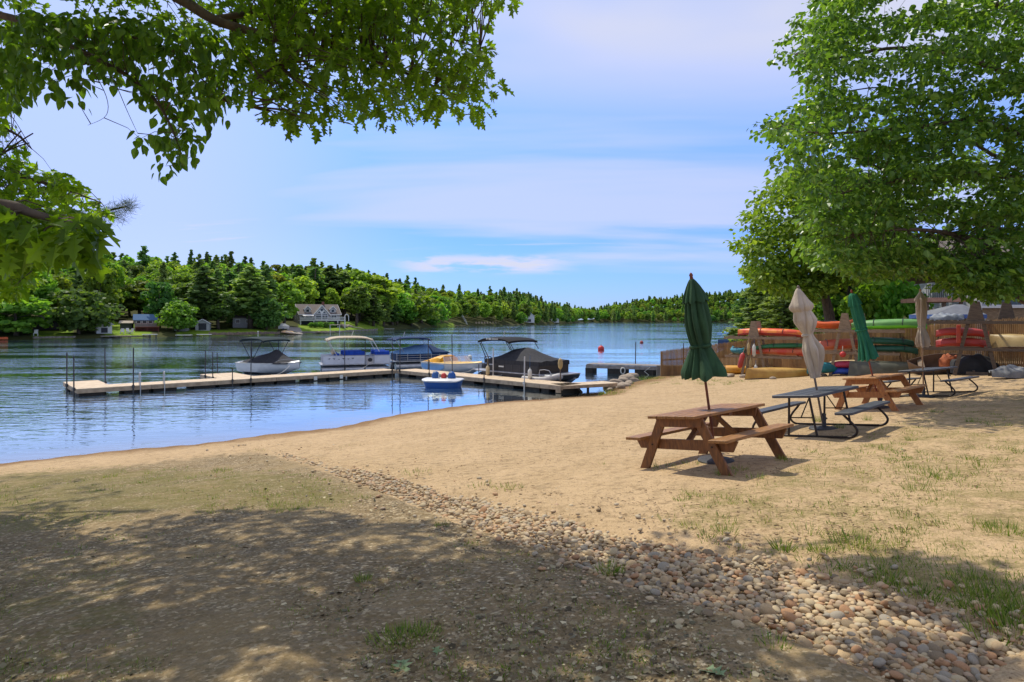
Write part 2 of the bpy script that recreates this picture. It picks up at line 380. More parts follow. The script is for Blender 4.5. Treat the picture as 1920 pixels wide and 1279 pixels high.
    grv = mix(mrange(mid, .40, .64, 0, .65), vcr.outputs[0], (116, 96, 64))
    grv = mix(mrange(big, .42, .62, 0, .5), grv, (158, 136, 98)); grv = mix(mrange(fine, .55, .75, 0, .5), grv, (62, 54, 36))
    gmask = mrange(math_('ADD', attr('gravel'), mrange(mid, .3, .7, -.3, .3)), .3, .7, 0, 1, True)
    col = mix(gmask, sand, grv)
    gn = math_('ADD', mrange(noise(2.2, 6, .7), .3, .7, 0, .6), mrange(noise(26, 3), .3, .7, 0, .4))
    grass = mix(mrange(fine, .3, .7), (82, 86, 38), (124, 112, 60))
    gm = mrange(math_('ADD', gn, attr('grassy')), .92, 1.35, 0, .62, True)
    gm = math_('MULTIPLY', gm, mrange(attr('grassy'), 0, .12))
    col = mix(gm, col, grass)
    spz = n.new('ShaderNodeSeparateXYZ'); l.new(P, spz.inputs[0])
    wet = mrange(math_('ADD', spz.outputs[2], mrange(big, .3, .7, -.04, .04)), WATER + .17, WATER + .03, 0, .8, True)
    col = mix(wet, col, (112, 82, 48))
    deep = mrange(spz.outputs[2], WATER - .15, WATER - 1.6, 0, 1, True)
    col = mix(deep, col, (48, 50, 30))
    woods = mix(mid, (48, 46, 26), (74, 80, 34)); col = mix(attr('woods'), col, woods)
    lw = mix(mrange(noise(.5, 4), .35, .65), (92, 122, 28), (128, 148, 44)); col = mix(attr('lawn'), col, lw)
    l.new(col, bs.inputs['Base Color'])
    h = math_('ADD', math_('ADD', math_('MULTIPLY', noise(3.4, 5, .62), .075), math_('MULTIPLY', mrange(noise(5.5, 2, .4), .40, .60, 0, 1, True), .020)), math_('MULTIPLY', noise(30, 3), math_('ADD', .006, math_('MULTIPLY', gmask, .012))))
    bp = n.new('ShaderNodeBump'); bp.inputs['Strength'].default_value = .75; bp.inputs['Distance'].default_value = 1; l.new(h, bp.inputs['Height']); l.new(bp.outputs[0], bs.inputs['Normal'])
    o = finish('ground', me, m, None, 180); tag(o, 'sandy beach and ground sloping down to the lake', 'ground', kind='structure')
build_ground()

# ---------------------------------------------------------------- lake water
def build_water():
    m = bpy.data.materials.new('lake_water'); m.use_nodes = True; n, l = m.node_tree.nodes, m.node_tree.links; n.clear()
    out = n.new('ShaderNodeOutputMaterial'); geo = n.new('ShaderNodeNewGeometry'); P = geo.outputs['Position']
    def noise(sc, st, det=3, ro=.5, dist=0, rot=0):
        mp = n.new('ShaderNodeMapping'); mp.inputs['Scale'].default_value = st; mp.inputs['Rotation'].default_value = (0, 0, rot); l.new(P, mp.inputs[0])
        t = n.new('ShaderNodeTexNoise'); t.inputs['Scale'].default_value = sc; t.inputs['Detail'].default_value = det; t.inputs['Roughness'].default_value = ro; t.inputs['Distortion'].default_value = dist
        l.new(mp.outputs[0], t.inputs[0]); return t.outputs[0]
    def mr(x, a, b, c=0, d=1):
        t = n.new('ShaderNodeMapRange'); t.interpolation_type = 'SMOOTHSTEP'; t.inputs[1].default_value = a; t.inputs[2].default_value = b; t.inputs[3].default_value = c; t.inputs[4].default_value = d; l.new(x, t.inputs[0]); return t.outputs[0]
    def mt(op, a, b):
        t = n.new('ShaderNodeMath'); t.operation = op
        for i, v in enumerate((a, b)):
            if isinstance(v, (int, float)): t.inputs[i].default_value = v
            else: l.new(v, t.inputs[i])
        return t.outputs[0]
    def dot(vec):
        t = n.new('ShaderNodeVectorMath'); t.operation = 'DOT_PRODUCT'; l.new(P, t.inputs[0]); t.inputs[1].default_value = vec; return t.outputs['Value']
    s = dot((-.644, .765, 0))
    sep = n.new('ShaderNodeSeparateXYZ'); l.new(P, sep.inputs[0])
    cove = mr(s, 21.0, 36.0, .14, 1.0)                       # sheltered shallows stay calm
    bands = mr(noise(.055, (.35, 1.6, 1), 3, .6, .6, R(-14)), .38, .62, .12, 1.0)
    amp = mt('MULTIPLY', cove, bands)
    open_ = mr(sep.outputs[0], -6, 14, 1.0, .55)
    amp = mt('MULTIPLY', amp, open_)
    h = mt('ADD', mt('MULTIPLY', noise(1.5, (.7, 1.5, 1), 3, .55, .3, R(-8)), .13), mt('MULTIPLY', noise(.42, (.45, 1.3, 1), 2, .5, .2, R(-8)), .17))
    bp = n.new('ShaderNodeBump'); bp.inputs['Distance'].default_value = 1.0; l.new(h, bp.inputs['Height']); l.new(mt('MULTIPLY', amp, .8), bp.inputs['Strength'])
    fr = n.new('ShaderNodeFresnel'); fr.inputs[0].default_value = 1.33; l.new(bp.outputs[0], fr.inputs['Normal'])
    gl = n.new('ShaderNodeBsdfGlossy'); gl.inputs['Roughness'].default_value = .035; gl.inputs[0].default_value = (.92, 1, .96, 1); l.new(bp.outputs[0], gl.inputs['Normal'])
    df = n.new('ShaderNodeBsdfDiffuse'); df.inputs[0].default_value = (.065, .125, .21, 1)
    tp = n.new('ShaderNodeBsdfTransparent'); tp.inputs[0].default_value = (.82, .80, .66, 1)
    sh = mr(s, 20.2, 25.5, .95, 0)
    under = n.new('ShaderNodeMixShader'); l.new(sh, under.inputs[0]); l.new(df.outputs[0], under.inputs[1]); l.new(tp.outputs[0], under.inputs[2])
    mx = n.new('ShaderNodeMixShader'); l.new(mr(fr.outputs[0], 0, 1, 0, 1) if False else mt('MINIMUM', mt('MULTIPLY', fr.outputs[0], 1.9), .97), mx.inputs[0]); l.new(under.outputs[0], mx.inputs[1]); l.new(gl.outputs[0], mx.inputs[2])
    l.new(mx.outputs[0], out.inputs[0])
    b = MB(); b.add([(-2500, -300, WATER), (2500, -300, WATER), (2500, 1500, WATER), (-2500, 1500, WATER)], [(0, 1, 2, 3)])
    tag(b.build('lake_water', m), 'calm blue lake water with ripples', 'lake', kind='structure')
build_water()

# ---------------------------------------------------------------- cobbles of the dry runnel
def cobble_shape(seed, sub):
    import bmesh
    bm = bmesh.new(); bmesh.ops.create_icosphere(bm, subdivisions=sub, radius=1)
    r = np.random.default_rng(seed); a = r.uniform(.78, 1.0); f = r.uniform(.38, .58); ph = r.uniform(0, 6.3, 6)
    for v in bm.verts:
        c = v.co; k = 1 + .07 * math.sin(2.1 * c.x + ph[0]) + .06 * math.sin(2.6 * c.y + ph[1]) + .05 * math.sin(3.3 * c.z + 2 * c.x + ph[2])
        v.co = Vector((c.x * k, c.y * k * a, c.z * k * f))
    V = [tuple(v.co) for v in bm.verts]; F = [tuple(q.index for q in f.verts) for f in bm.faces]; bm.free(); return V, F
STONE_COLS = [((194, 168, 126), (170, 142, 104), 'tan'), ((164, 152, 130), (138, 128, 112), 'grey'), ((180, 138, 98), (152, 112, 78), 'rust brown'), ((198, 178, 140), (174, 152, 114), 'pale cream'), ((142, 122, 94), (118, 102, 78), 'dull brown'), ((184, 158, 120), (156, 132, 98), 'tan')]
def build_cobbles():
    strip = PEB_TOP + PEB_BOT[::-1]
    pts = []
    core = sample_poly(strip, 26000)
    cell = {}
    core = core[core[:, 1] < 1420]
    for p in map(Vector, gpv(core)):
        r = random.choice((random.uniform(.014, .03), random.uniform(.022, .044))) * (1.35 if random.random() < .12 else 1)
        key = (int(p.x / .1), int(p.y / .1)); ok = True
        for i in (-1, 0, 1):
            for j in (-1, 0, 1):
                for q in cell.get((key[0] + i, key[1] + j), ()):
                    if (q[0] - p.x) ** 2 + (q[1] - p.y) ** 2 < (.72 * (q[2] + r)) ** 2: ok = False
        if ok: cell.setdefault(key, []).append((p.x, p.y, r)); pts.append((p.x, p.y, p.z, r))
    # strays beyond the edge
    for k in range(1100):
        u, v = strip[random.randrange(len(strip))]; p = gp(u + random.gauss(0, 70), min(max(v + random.gauss(0, 20), 835), 1300)); pts.append((p.x, p.y, p.z + .042, random.choice((.008, .012, .012, .018, .028)) * random.uniform(.8, 1.3)))
    pts.sort(key=lambda q: -(q[3] / math.hypot(q[0], q[1])) if q[1] > .5 else 0)
    vis = [q for q in pts if abs(960 + FPX * q[0] / q[1] - 960) < 975 and HZ - FPX * (q[2] - CAMZ) / q[1] < 1290]
    first = vis[:300]; fs = set(first); rest = [q for q in pts if q not in fs]
    mats = [pm('cobble_' + c[2].replace(' ', '_') + '_%d' % i, c[0], c[1], 14, .75, .002, spec=.3) for i, c in enumerate(STONE_COLS)]
    shapes = []
    for i in range(18):
        V, F = cobble_shape(i, 3); me = bpy.data.meshes.new('river_stone'); me.from_pydata(V, [], F); me.materials.append(mats[i % 6])
        me.polygons.foreach_set('use_smooth', [True] * len(F)); shapes.append(me)
    for q in first:
        i = random.randrange(18); o = bpy.data.objects.new('river_stone', shapes[i]); COL.objects.link(o)
        r = q[3]; o.location = (q[0], q[1], q[2] - .045 + r * .22 + random.uniform(0, .010)); o.rotation_euler = (random.gauss(0, .3), random.gauss(0, .3), random.uniform(0, 6.3)); o.scale = (r, r, r)
        tag(o, STONE_COLS[i % 6][2] + ' rounded river stone in the cobble strip across the sand', 'stone', STONE_COLS[i % 6][2] + ' river stones in the cobble strip')
    V, F = cobble_shape(50, 2)
    N = len(rest); Ms = np.zeros((N, 3, 4))
    for k, q in enumerate(rest):
        M = Matrix.Rotation(random.uniform(0, 6.3), 3, 'Z') @ Matrix.Rotation(random.gauss(0, .35), 3, 'X') @ Matrix.Diagonal((q[3] * random.uniform(.8, 1.2), q[3] * random.uniform(.8, 1.15), q[3] * random.uniform(.85, 1.25)))
        Ms[k, :, :3] = np.array(M); Ms[k, :, 3] = (q[0], q[1], q[2] - .045 + q[3] * .22 + random.uniform(0, .010))
    me = inst_mesh('cobbles', V, F, Ms)
    m = leafmat('cobble_mixed', [c[0] for c in STONE_COLS], 0.0, 'island', .75)
    tag(finish('cobbles', me, m, None, 180), 'strip of small rounded cobbles running across the sand', 'cobbles', kind='stuff')
build_cobbles()

# ---------------------------------------------------------------- grass, weeds, litter
def build_grass():
    tv = [(-.5, 0, 0), (.5, 0, 0), (.32, .5, .04), (-.32, .5, .04), (0, 1, .16)]; tf = [(0, 1, 2, 3), (3, 2, 4)]
    pos, ax, sc, wd = [], [], [], []
    def tuft(p, nb, h, rad):
        for _ in range(nb):
            a = random.uniform(0, 6.3); r = rad * math.sqrt(random.random())
            pos.append((p.x + r * math.cos(a), p.y + r * math.sin(a), p.z - .01)); lean = random.uniform(.15, .9)
            ax.append((math.cos(a) * lean, math.sin(a) * lean, 1)); sc.append(h * random.uniform(.45, 1.1)); wd.append(random.uniform(.004, .008))
    def field(poly, n, nb, h, rad, clump=.0):
        P = sample_poly(poly, n)
        P = P[(P[:, 1] > 700) & (P[:, 1] < 1500)]
        for p in map(Vector, gpv(P)):
            tuft(p, max(2, int(nb * random.uniform(.3, 1.6))), h * random.uniform(.6, 1.3), rad * random.uniform(.5, 1.6))
    field(GRASS2, 620, 9, .06, .08); field(GRASS2, 110, 34, .085, .12)
    field([(1560, 820), (1960, 760), (1960, 1120), (1500, 990)], 150, 26, .07, .14)
    field(GRASS1, 620, 10, .055, .09); field(GRASS1, 60, 34, .07, .16); field(GRASS5, 110, 16, .07, .12); field(GRASS3, 240, 10, .045, .07)
    field(GRASS4, 90, 24, .16, .12)
    field([(0, 1000), (960, 1010), (1130, 1100), (1500, 1279), (0, 1279)], 900, 7, .035, .06)
    for u, v, n, h, r in ((680, 1090, 80, .09, .05), (1105, 705, 0, 0, 0), (955, 915, 60, .10, .16), (905, 912, 50, .09, .2), (780, 887, 60, .09, .25), (1245, 880, 90, .12, .22), (1300, 872, 60, .1, .15), (1360, 890, 60, .1, .14), (1470, 862, 50, .1, .12), (1385, 880, 50, .09, .12), (1208, 712, 200, .3, .7), (1225, 711, 200, .28, .7), (1138, 738, 160, .32, .4), (1150, 738, 60, .25, .5), (1470, 1028, 70, .12, .08), (1540, 1030, 80, .08, .1), (1610, 1020, 120, .1, .2), (1885, 1000, 110, .12, .14), (1905, 1180, 70, .16, .12), (1860, 1190, 40, .1, .12), (1900, 1130, 60, .1, .2), (770, 1195, 160, .07, .16), (735, 1200, 140, .07, .14), (800, 1190, 80, .06, .1), (620, 1192, 40, .05, .06), (1145, 1070, 90, .09, .1), (1450, 1210, 70, .08, .08), (1130, 872, 20, .08, .05), (1575, 805, 50, .2, .08), (1535, 790, 60, .25, .12), (1625, 788, 40, .2, .07), (480, 845, 40, .05, .2), (830, 985, 40, .06, .08), (660, 838, 30, .06, .3)):
        if n: tuft(gp(u, v), n, h, r)
    me = inst_mesh('grass', tv, tf, frames(pos, ax, rdir(len(pos)), sc, np.array(wd) / np.array(sc)))
    m = leafmat('grass_blade', [(66, 92, 26), (96, 124, 38), (124, 142, 56), (150, 148, 84)], .35)
    tag(finish('grass', me, m), 'thin patchy grass and weeds growing through the sand', 'grass', kind='stuff')
    # chips of bark, dry leaf and gravel
    poly = [(-200, 930), (420, 880), (600, 890), (820, 965), (960, 1020), (1120, 1085), (1250, 1120), (1480, 1200), (1650, 1290), (1900, 1500), (-300, 1500)]
    P = sample_poly(poly, 22000); G = gpv(P[P[:, 1] < 1400]); N = len(G); G[:, 2] += .006
    nm = np.stack([rng.normal(0, .35, N), rng.normal(0, .35, N), np.ones(N)], 1); ax = np.stack([rng.normal(size=N), rng.normal(size=N), rng.normal(0, .2, N)], 1)
    sc = rng.uniform(.006, .02, N) * np.where(rng.random(N) < .09, 2.3, 1)
    me = inst_mesh('leaf_litter', [(-.5, -.1, 0), (0, -.5, .1), (.5, -.1, 0), (.3, .6, -.05), (-.25, .5, .1)], [(0, 1, 2, 3, 4)], frames(G, ax, nm, sc))
    m = leafmat('litter_chip', [(70, 60, 38), (120, 102, 68), (150, 134, 96), (98, 92, 66), (206, 190, 150)], 0, 'island', .8)
    tag(finish('leaf_litter', me, m), 'scattered chips of bark, gravel and dry leaf on the shaded ground', 'leaf litter', kind='stuff')
    # crumbs and twig bits on the sand
    P = sample_poly([(520, 830), (900, 765), (1200, 725), (1900, 740), (1930, 1080), (1300, 1010), (1000, 935), (700, 870)], 4200); G = gpv(P)
    t = rng.uniform(-4, 26, 900); s_ = ssh(t) - rng.exponential(.35, 900) - .1    # drift line along the water
    D = np.stack([-.644 * s_ + .765 * t, .765 * s_ + .644 * t, 0 * t], 1); D[:, 2] = near_z(D[:, 0], D[:, 1]) + .01; G = np.concatenate([G, D]); N = len(G); G[:, 2] += .006
    nm = np.stack([rng.normal(0, .3, N), rng.normal(0, .3, N), np.ones(N)], 1); ax = np.stack([rng.normal(size=N), rng.normal(size=N), rng.normal(0, .1, N)], 1)
    me = inst_mesh('beach_debris', [(-.18, -.5, 0), (.18, -.4, .06), (.14, .6, 0), (-.12, .5, .08)], [(0, 1, 2, 3)], frames(G, ax, nm, rng.uniform(.012, .045, N)))
    tag(finish('beach_debris', me, leafmat('debris_bit', [(70, 52, 34), (120, 92, 60), (92, 74, 50)], 0, 'island', .9)), 'small twigs, crumbs of bark and dry weed lying on the sand', 'debris', kind='stuff')
build_grass()
# ---------------------------------------------------------------- trees: far woods
BARK = pm('bark', (92, 78, 64), (60, 50, 42), 9, .9, .01, (1, 1, .25))
PINEBARK = pm('pine_bark', (104, 88, 76), (70, 58, 50), 9, .9, .01, (1, 1, .25))
CLUMP_V = [(-.5, -.35, 0), (.1, -.55, .10), (.55, -.1, -.04), (.3, .5, .12), (-.35, .45, -.06)]; CLUMP_F = [(0, 1, 2, 3, 4)]
def broad_crown(seed, h, w, base, n=1500, card=.75):
    """leaf clumps over the surfaces of many sub-crowns; base = height of the lowest foliage"""
    r = np.random.default_rng(seed); blobs = []
    ch = h - base; cz = base + ch * .5
    for k in range(44):
        a = r.uniform(0, 6.28); zz = r.uniform(-1, 1); q = math.sqrt(max(0, 1 - zz * zz)) * r.uniform(.35, .95)
        blobs.append((w / 2 * q * math.cos(a), w / 2 * q * math.sin(a), cz + ch * .42 * zz, r.uniform(.09, .25) * w))
    pos, nm = [], []
    per = n // len(blobs)
    for bx, by, bz, br in blobs:
        d = r.normal(size=(per, 3)); d /= np.linalg.norm(d, axis=1, keepdims=True); d[:, 2] = np.where(d[:, 2] < -.3, -d[:, 2], d[:, 2])
        rad = br * r.uniform(.7, 1.08, per)[:, None]
        pos.append(np.array([bx, by, bz]) + d * rad * np.array([1, 1, .8])); nm.append(d + r.normal(size=d.shape) * .55)
    pos = np.concatenate(pos); nm = np.concatenate(nm)
    return frames(pos, r.normal(size=pos.shape), nm, card * r.uniform(.6, 1.25, len(pos)))
def conifer_crown(seed, h, w, base, n=1300, card=.8, ragged=.35):
    r = np.random.default_rng(seed); pos, ax, nm = [], [], []
    tiers = int(h * 1.3); hs = []
    for k in range(tiers):
        f = k / tiers; z = base + (h - base) * f; rad = w / 2 * (1 - f) ** .7 * (1 - .45 * (1 - f) ** 3) + .15
        nb = max(3, int(8 * (1 - f) + 3))
        for j in range(nb):
            a = r.uniform(0, 6.28); L = rad * r.uniform(1 - ragged * 1.4, 1 + ragged * .4); m = max(2, int(n / tiers / nb))
            t = r.uniform(.12, 1, m)
            p = np.stack([np.cos(a) * L * t, np.sin(a) * L * t, z - .22 * L * t + .25 * (t ** 2) * L * .5 + r.normal(0, .12, m)], 1) + r.normal(0, .12, (m, 3))
            hs.append(np.full(m, .38 + .62 * (1 - f) ** .8)); pos.append(p); ax.append(np.tile([math.cos(a), math.sin(a), -.15], (m, 1)) + r.normal(0, .35, (m, 3))); nm.append(np.tile([math.cos(a) * .9, math.sin(a) * .9, .7], (m, 1)) + r.normal(0, .5, (m, 3)))
    pos = np.concatenate(pos); ax = np.concatenate(ax); nm = np.concatenate(nm)
    return frames(pos, ax, nm, card * np.concatenate(hs) * r.uniform(.6, 1.25, len(pos)), .75)
def trunk_mesh(h, r0, base, seed, limbs=5, spread=2.0):
    b = MB(); r = random.Random(seed)
    pts = [(r.gauss(0, .05) * k, r.gauss(0, .05) * k, -.6 + (h + .6) * k / 5) for k in range(6)]
    b.tube(pts, [r0 * 1.25, r0, r0 * .85, r0 * .6, r0 * .4, r0 * .12], 7)
    for k in range(limbs):
        z = base + (h - base) * r.uniform(.05, .6); a = r.uniform(0, 6.28); L = spread * r.uniform(.6, 1)
        b.tube([(0, 0, z), (math.cos(a) * L * .5, math.sin(a) * L * .5, z + L * .25), (math.cos(a) * L, math.sin(a) * L, z + L * .6)], [r0 * .4, r0 * .25, r0 * .06], 5)
    return b
LEAF_FAR = {
    'bright': leafmat('broadleaf_bright', [(98, 132, 38), (122, 156, 48), (146, 176, 66)], .46, 'object', .6),
    'mid': leafmat('broadleaf_mid', [(78, 114, 34), (102, 140, 44), (124, 158, 58)], .44, 'object', .6),
    'olive': leafmat('broadleaf_olive', [(92, 112, 40), (112, 130, 46), (130, 144, 62)], .44, 'object', .6),
    'dark': leafmat('broadleaf_dark', [(68, 102, 42), (88, 122, 52), (106, 140, 64)], .42, 'object', .6),
    'pine': leafmat('pine_needles', [(92, 120, 58), (112, 140, 70), (134, 160, 86)], .40, 'object', .7),
}
FAR_KINDS = {}
def far_kind(key, kind, foliage, h, w, base, seed, n=3400, card=.66):
    if kind == 'c': Ms = conifer_crown(seed, h, w, base, n, card)
    else: Ms = broad_crown(seed, h, w, base, n, card)
    me = inst_mesh('crown', CLUMP_V, CLUMP_F, Ms); me.materials.append(LEAF_FAR[foliage])
    tb = trunk_mesh(h * (.97 if kind == 'c' else .8), .16 + .012 * h, base, seed, 0 if kind == 'c' else 5, w * .35)
    tm = bpy.data.meshes.new('trunk'); tm.from_pydata(tb.V, [], tb.F); tm.materials.append(PINEBARK if kind == 'c' else BARK); tm.polygons.foreach_set('use_smooth', [True] * len(tb.F))
    FAR_KINDS[key] = (kind, me, tm, h, Ms)
for i, fo in enumerate(['bright', 'mid', 'bright', 'olive', 'dark', 'mid']):
    far_kind('b%d' % i, 'b', fo, 13, [9, 8, 7.5, 8.5, 8, 7][i], [3.2, 3, 4, 3, 2.5, 3.5][i], 20 + i)
for i in range(4): far_kind('c%d' % i, 'c', 'pine', 17, [8.5, 7.2, 9.5, 8][i], [3, 2.2, 4.5, 2.6][i], 40 + i, 2000, 1.2)
far_kind('h0', 'c', 'pine', 14, 7, .8, 71, 7000, .5); far_kind('h1', 'c', 'pine', 12, 8, .6, 72, 7000, .5); far_kind('low0', 'b', 'dark', 9, 9.5, .2, 60, 2200, .7); far_kind('low1', 'b', 'mid', 9, 9, .3, 61, 2000, .7)
TREE_LABEL = {
    'bright': ('bright green broadleaf tree in the wood on the far hillside', 'bright broadleaf trees across the lake'),
    'mid': ('mid green broadleaf tree in the wood on the far hillside', 'green broadleaf trees across the lake'),
    'olive': ('yellowish olive broadleaf tree in the wood on the far hillside', 'olive broadleaf trees across the lake'),
    'dark': ('dark green broadleaf tree in the wood on the far hillside', 'dark broadleaf trees across the lake'),
    'pine': ('tall dark pine tree in the wood on the far hillside', 'pines across the lake'),
}
FOL = {'b0': 'bright', 'b1': 'mid', 'b2': 'bright', 'b3': 'olive', 'b4': 'dark', 'b5': 'mid', 'low0': 'dark', 'low1': 'mid', 'h0': 'pine', 'h1': 'pine', 'c0': 'pine', 'c1': 'pine', 'c2': 'pine', 'c3': 'pine'}
def far_tree(key, x, y, h, wscale=1.0, label=None, group=None, zoff=0):
    kind, cme, tme, h0, _ = FAR_KINDS[key]
    name = 'pine_tree' if kind == 'c' else 'broadleaf_tree'
    L, G = TREE_LABEL[FOL[key]]
    o = thing(name, label or L, 'tree', (x, y, gz(x, y) + zoff), random.uniform(0, 6.28), group or (None if label else G))
    s = h / h0; o.scale = (s * wscale, s * wscale, s)
    for nm, me in (('crown', cme), ('trunk', tme)):
        c = bpy.data.objects.new(nm, me); COL.objects.link(c); c.parent = o
    return o
FRONT = [  # key, u, distance beyond the shore, top v, width px, label
    ('low1', 30, 2.5, 556, 120, 'big green waterside tree with foliage down to the water, left edge of far shore'),
    ('low0', 148, 3.5, 548, 96, 'big dark rounded tree leaning over the water between porch cottage and boathouse'),
    ('low1', -60, 4, 560, 120, None), ('c2', 78, 20, 520, 60, None), ('c1', 128, 26, 520, 52, None),
    ('b3', 262, 30, 530, 90, 'olive green broad tree right behind the blue roofed cottage'), ('b0', 305, 26, 540, 70, None), ('low1', 334, 5, 570, 52, 'low leafy tree at the waterline right of the blue roofed cottage'),
    ('low0', 345, 8, 572, 50, None), ('c0', 384, 10, 497, 62, 'tall dark pine standing over the small grey boathouse'), ('b4', 410, 9, 545, 62, None), ('c3', 432, 24, 508, 52, None), ('c1', 452, 14, 515, 46, None),
    ('c2', 470, 10, 497, 66, 'tallest pine left of the gabled lake house'), ('low0', 500, 6, 562, 62, None), ('b1', 533, 14, 528, 56, 'slim pale green tree with a bare trunk beside the house drive'),
    ('c0', 560, 40, 497, 56, None), ('c1', 590, 42, 500, 56, None), ('c3', 618, 44, 496, 60, None), ('c2', 645, 40, 508, 60, None), ('b0', 672, 32, 510, 84, 'bright green broad tree rising right behind the gabled lake house'), ('b2', 706, 20, 520, 70, None),
    ('c0', 700, 10, 545, 64, None), ('c3', 735, 12, 548, 60, None), ('low1', 770, 8, 556, 80, None), ('b3', 790, 16, 550, 60, None), ('low1', 815, 8, 570, 40, None)]
def build_far_woods():
    taken = []
    for key, u, d, vt, wpx, lab in FRONT:
        y = float(shore_dist(u)) + d; x = (u - 960) / FPX * y; z = gz(x, y)
        h = CAMZ + (HZ - vt) / FPX * y - z; w0 = FAR_KINDS[key][4][:, 0, 3]; w = np.percentile(w0, 98) - np.percentile(w0, 2)
        s = h / FAR_KINDS[key][3]
        far_tree(key, x, y, h, max(.55, min(1.9, wpx / FPX * y / (w * s))), lab); taken.append((x, y))
    cand = []
    for k in range(15000):
        u = random.uniform(-140, 1460); yf = float(shore_dist(u)); d = 1.0 + 175 * random.random() ** 1.15; y = yf + d; x = (u - 960) / FPX * y
        if -200 < u < 300 and d < 26 and (190 < u < 292): continue
        if 50 < u < 138 and d < 17: continue
        if 518 < u < 668 and d < 34: continue
        if 668 <= u < 712 and d < 7: continue
        if 345 < u < 520 and d < 7: continue
        if u < 760 and d < 6: continue
        if 840 < u < 960 and d < 9: continue
        cand.append((u, d, x, y))
    cell = {}; out = []
    for u, d, x, y in cand:
        sp = 6.2 if y < 330 else (7.0 if y < 700 else 8.0)
        ok = all((x - a) ** 2 + (y - b) ** 2 > (sp * .75) ** 2 for a, b in taken)
        key = (int(x // sp), int(y // sp))
        for i in (-1, 0, 1):
            for j in (-1, 0, 1):
                for a, b in cell.get((key[0] + i, key[1] + j), ()):
                    if (x - a) ** 2 + (y - b) ** 2 < sp * sp: ok = False
        if ok: cell.setdefault(key, []).append((x, y)); out.append((u, d, x, y))
    inds, rest = [], []
    for u, d, x, y in out:
        if y < 420 and -60 < u < 760 and d < 150: inds.append((u, d, x, y))
        else: rest.append((u, d, x, y))
    inds.sort(key=lambda q: q[3]); rest += inds[265:]; inds = inds[:265]
    def pick(u, d, r):
        conif = .13 + (.30 if d > 125 else 0) + (.3 if 930 < u < 1060 else 0) + (.1 if u > 1090 else 0) + (.2 if 360 < u < 500 else 0)
        if r.random() < conif: return 'c%d' % r.randrange(4)
        if d < 9 and r.random() < .5: return r.choice(['low0', 'low1'])
        return r.choice(['b0', 'b0', 'b1', 'b2', 'b2', 'b3', 'b4', 'b5'])
    def height(key, d, y, r): return (r.uniform(13.5, 18.5) if key[0] == 'c' else r.uniform(9.5, 13.5) if key[0] == 'b' else r.uniform(5, 8)) * (1.0 if y < 700 else 1.15)
    r = random.Random(5)
    for u, d, x, y in inds:
        k = pick(u, d, r); far_tree(k, x, y, height(k, d, y, r), r.uniform(.85, 1.2))
    # the rest of the wood reads as one mass
    def mass(name, sel, label):
        byf = {}
        for u, d, x, y in sel:
            k = pick(u, d, r); h = height(k, d, y, r); byf.setdefault(FOL[k], []).append((k, x, y, h))
        for fo, L in byf.items():
            Ms, tint = [], []
            for k, x, y, h in L:
                M0 = FAR_KINDS[k][4]; s = h / FAR_KINDS[k][3]; step = 2 if y < 600 else 4
                M = M0[r.randrange(step)::step].copy(); a = r.uniform(0, 6.28); ca, sa = math.cos(a), math.sin(a); Rz = np.array([[ca, -sa, 0], [sa, ca, 0], [0, 0, 1]]) * s
                M = np.einsum('ij,kjl->kil', Rz, M); M[:, :, :3] *= (1.4 if step == 2 else 2.3); M[:, :, 3] += (x, y, gz(x, y)); Ms.append(M); tint.append(np.full(len(M), r.random()))
            me = inst_mesh('woodland', CLUMP_V, CLUMP_F, np.concatenate(Ms), np.concatenate(tint))
            src = LEAF_FAR[fo]; nm = src.name + '_mass'
            cols = {'bright': [(98, 132, 38), (122, 156, 48), (146, 176, 66)], 'mid': [(78, 114, 34), (102, 140, 44), (124, 158, 58)], 'olive': [(92, 112, 40), (112, 130, 46), (130, 144, 62)], 'dark': [(68, 102, 42), (88, 122, 52), (106, 140, 64)], 'pine': [(92, 120, 58), (112, 140, 70), (134, 160, 86)]}[fo]
            o = finish('woodland', me, leafmat(nm, cols, .45, 'tint', .6)); tag(o, label % {'bright': 'bright green leafy', 'mid': 'mid green leafy', 'olive': 'olive leafy', 'dark': 'dark leafy', 'pine': 'dark pine'}[fo], 'woodland', kind='stuff')
    mass('woodland', [q for q in rest if q[0] < 1092], '%s part of the woods along the far left shore')
    mass('woodland', [q for q in rest if q[0] >= 1092], '%s part of the distant woods closing the lake')
build_far_woods()

# ---------------------------------------------------------------- near leaves
def leaf_template(half, fold=.22, droop=.12):
    """two mirrored halves bent along the midrib; leaf runs along +y, length 1"""
    V = []; F = []
    for sgn in (1, -1):
        o = len(V); pts = list(half)
        for x, y in pts: V.append((sgn * x, y, fold * x - droop * y * y))
        idx = list(range(o, o + len(pts))); F.append(tuple(idx) if sgn == 1 else tuple(idx[::-1]))
    return V, F
OAK = leaf_template([(0, 0), (.05, .10), (.25, .13), (.10, .28), (.37, .40), (.13, .50), (.34, .72), (.11, .76), (.10, .88), (0, 1)])
MAPLE = leaf_template([(0, 0), (.20, -.02), (.44, .06), (.34, .22), (.58, .52), (.30, .50), (.24, .56), (.22, .72), (0, 1)])
BIRCH = leaf_template([(0, 0), (.20, .08), (.33, .28), (.30, .50), (.16, .78), (0, 1)])
SMALL = leaf_template([(0, 0), (.24, .1), (.40, .35), (.34, .55), (0, 1)])
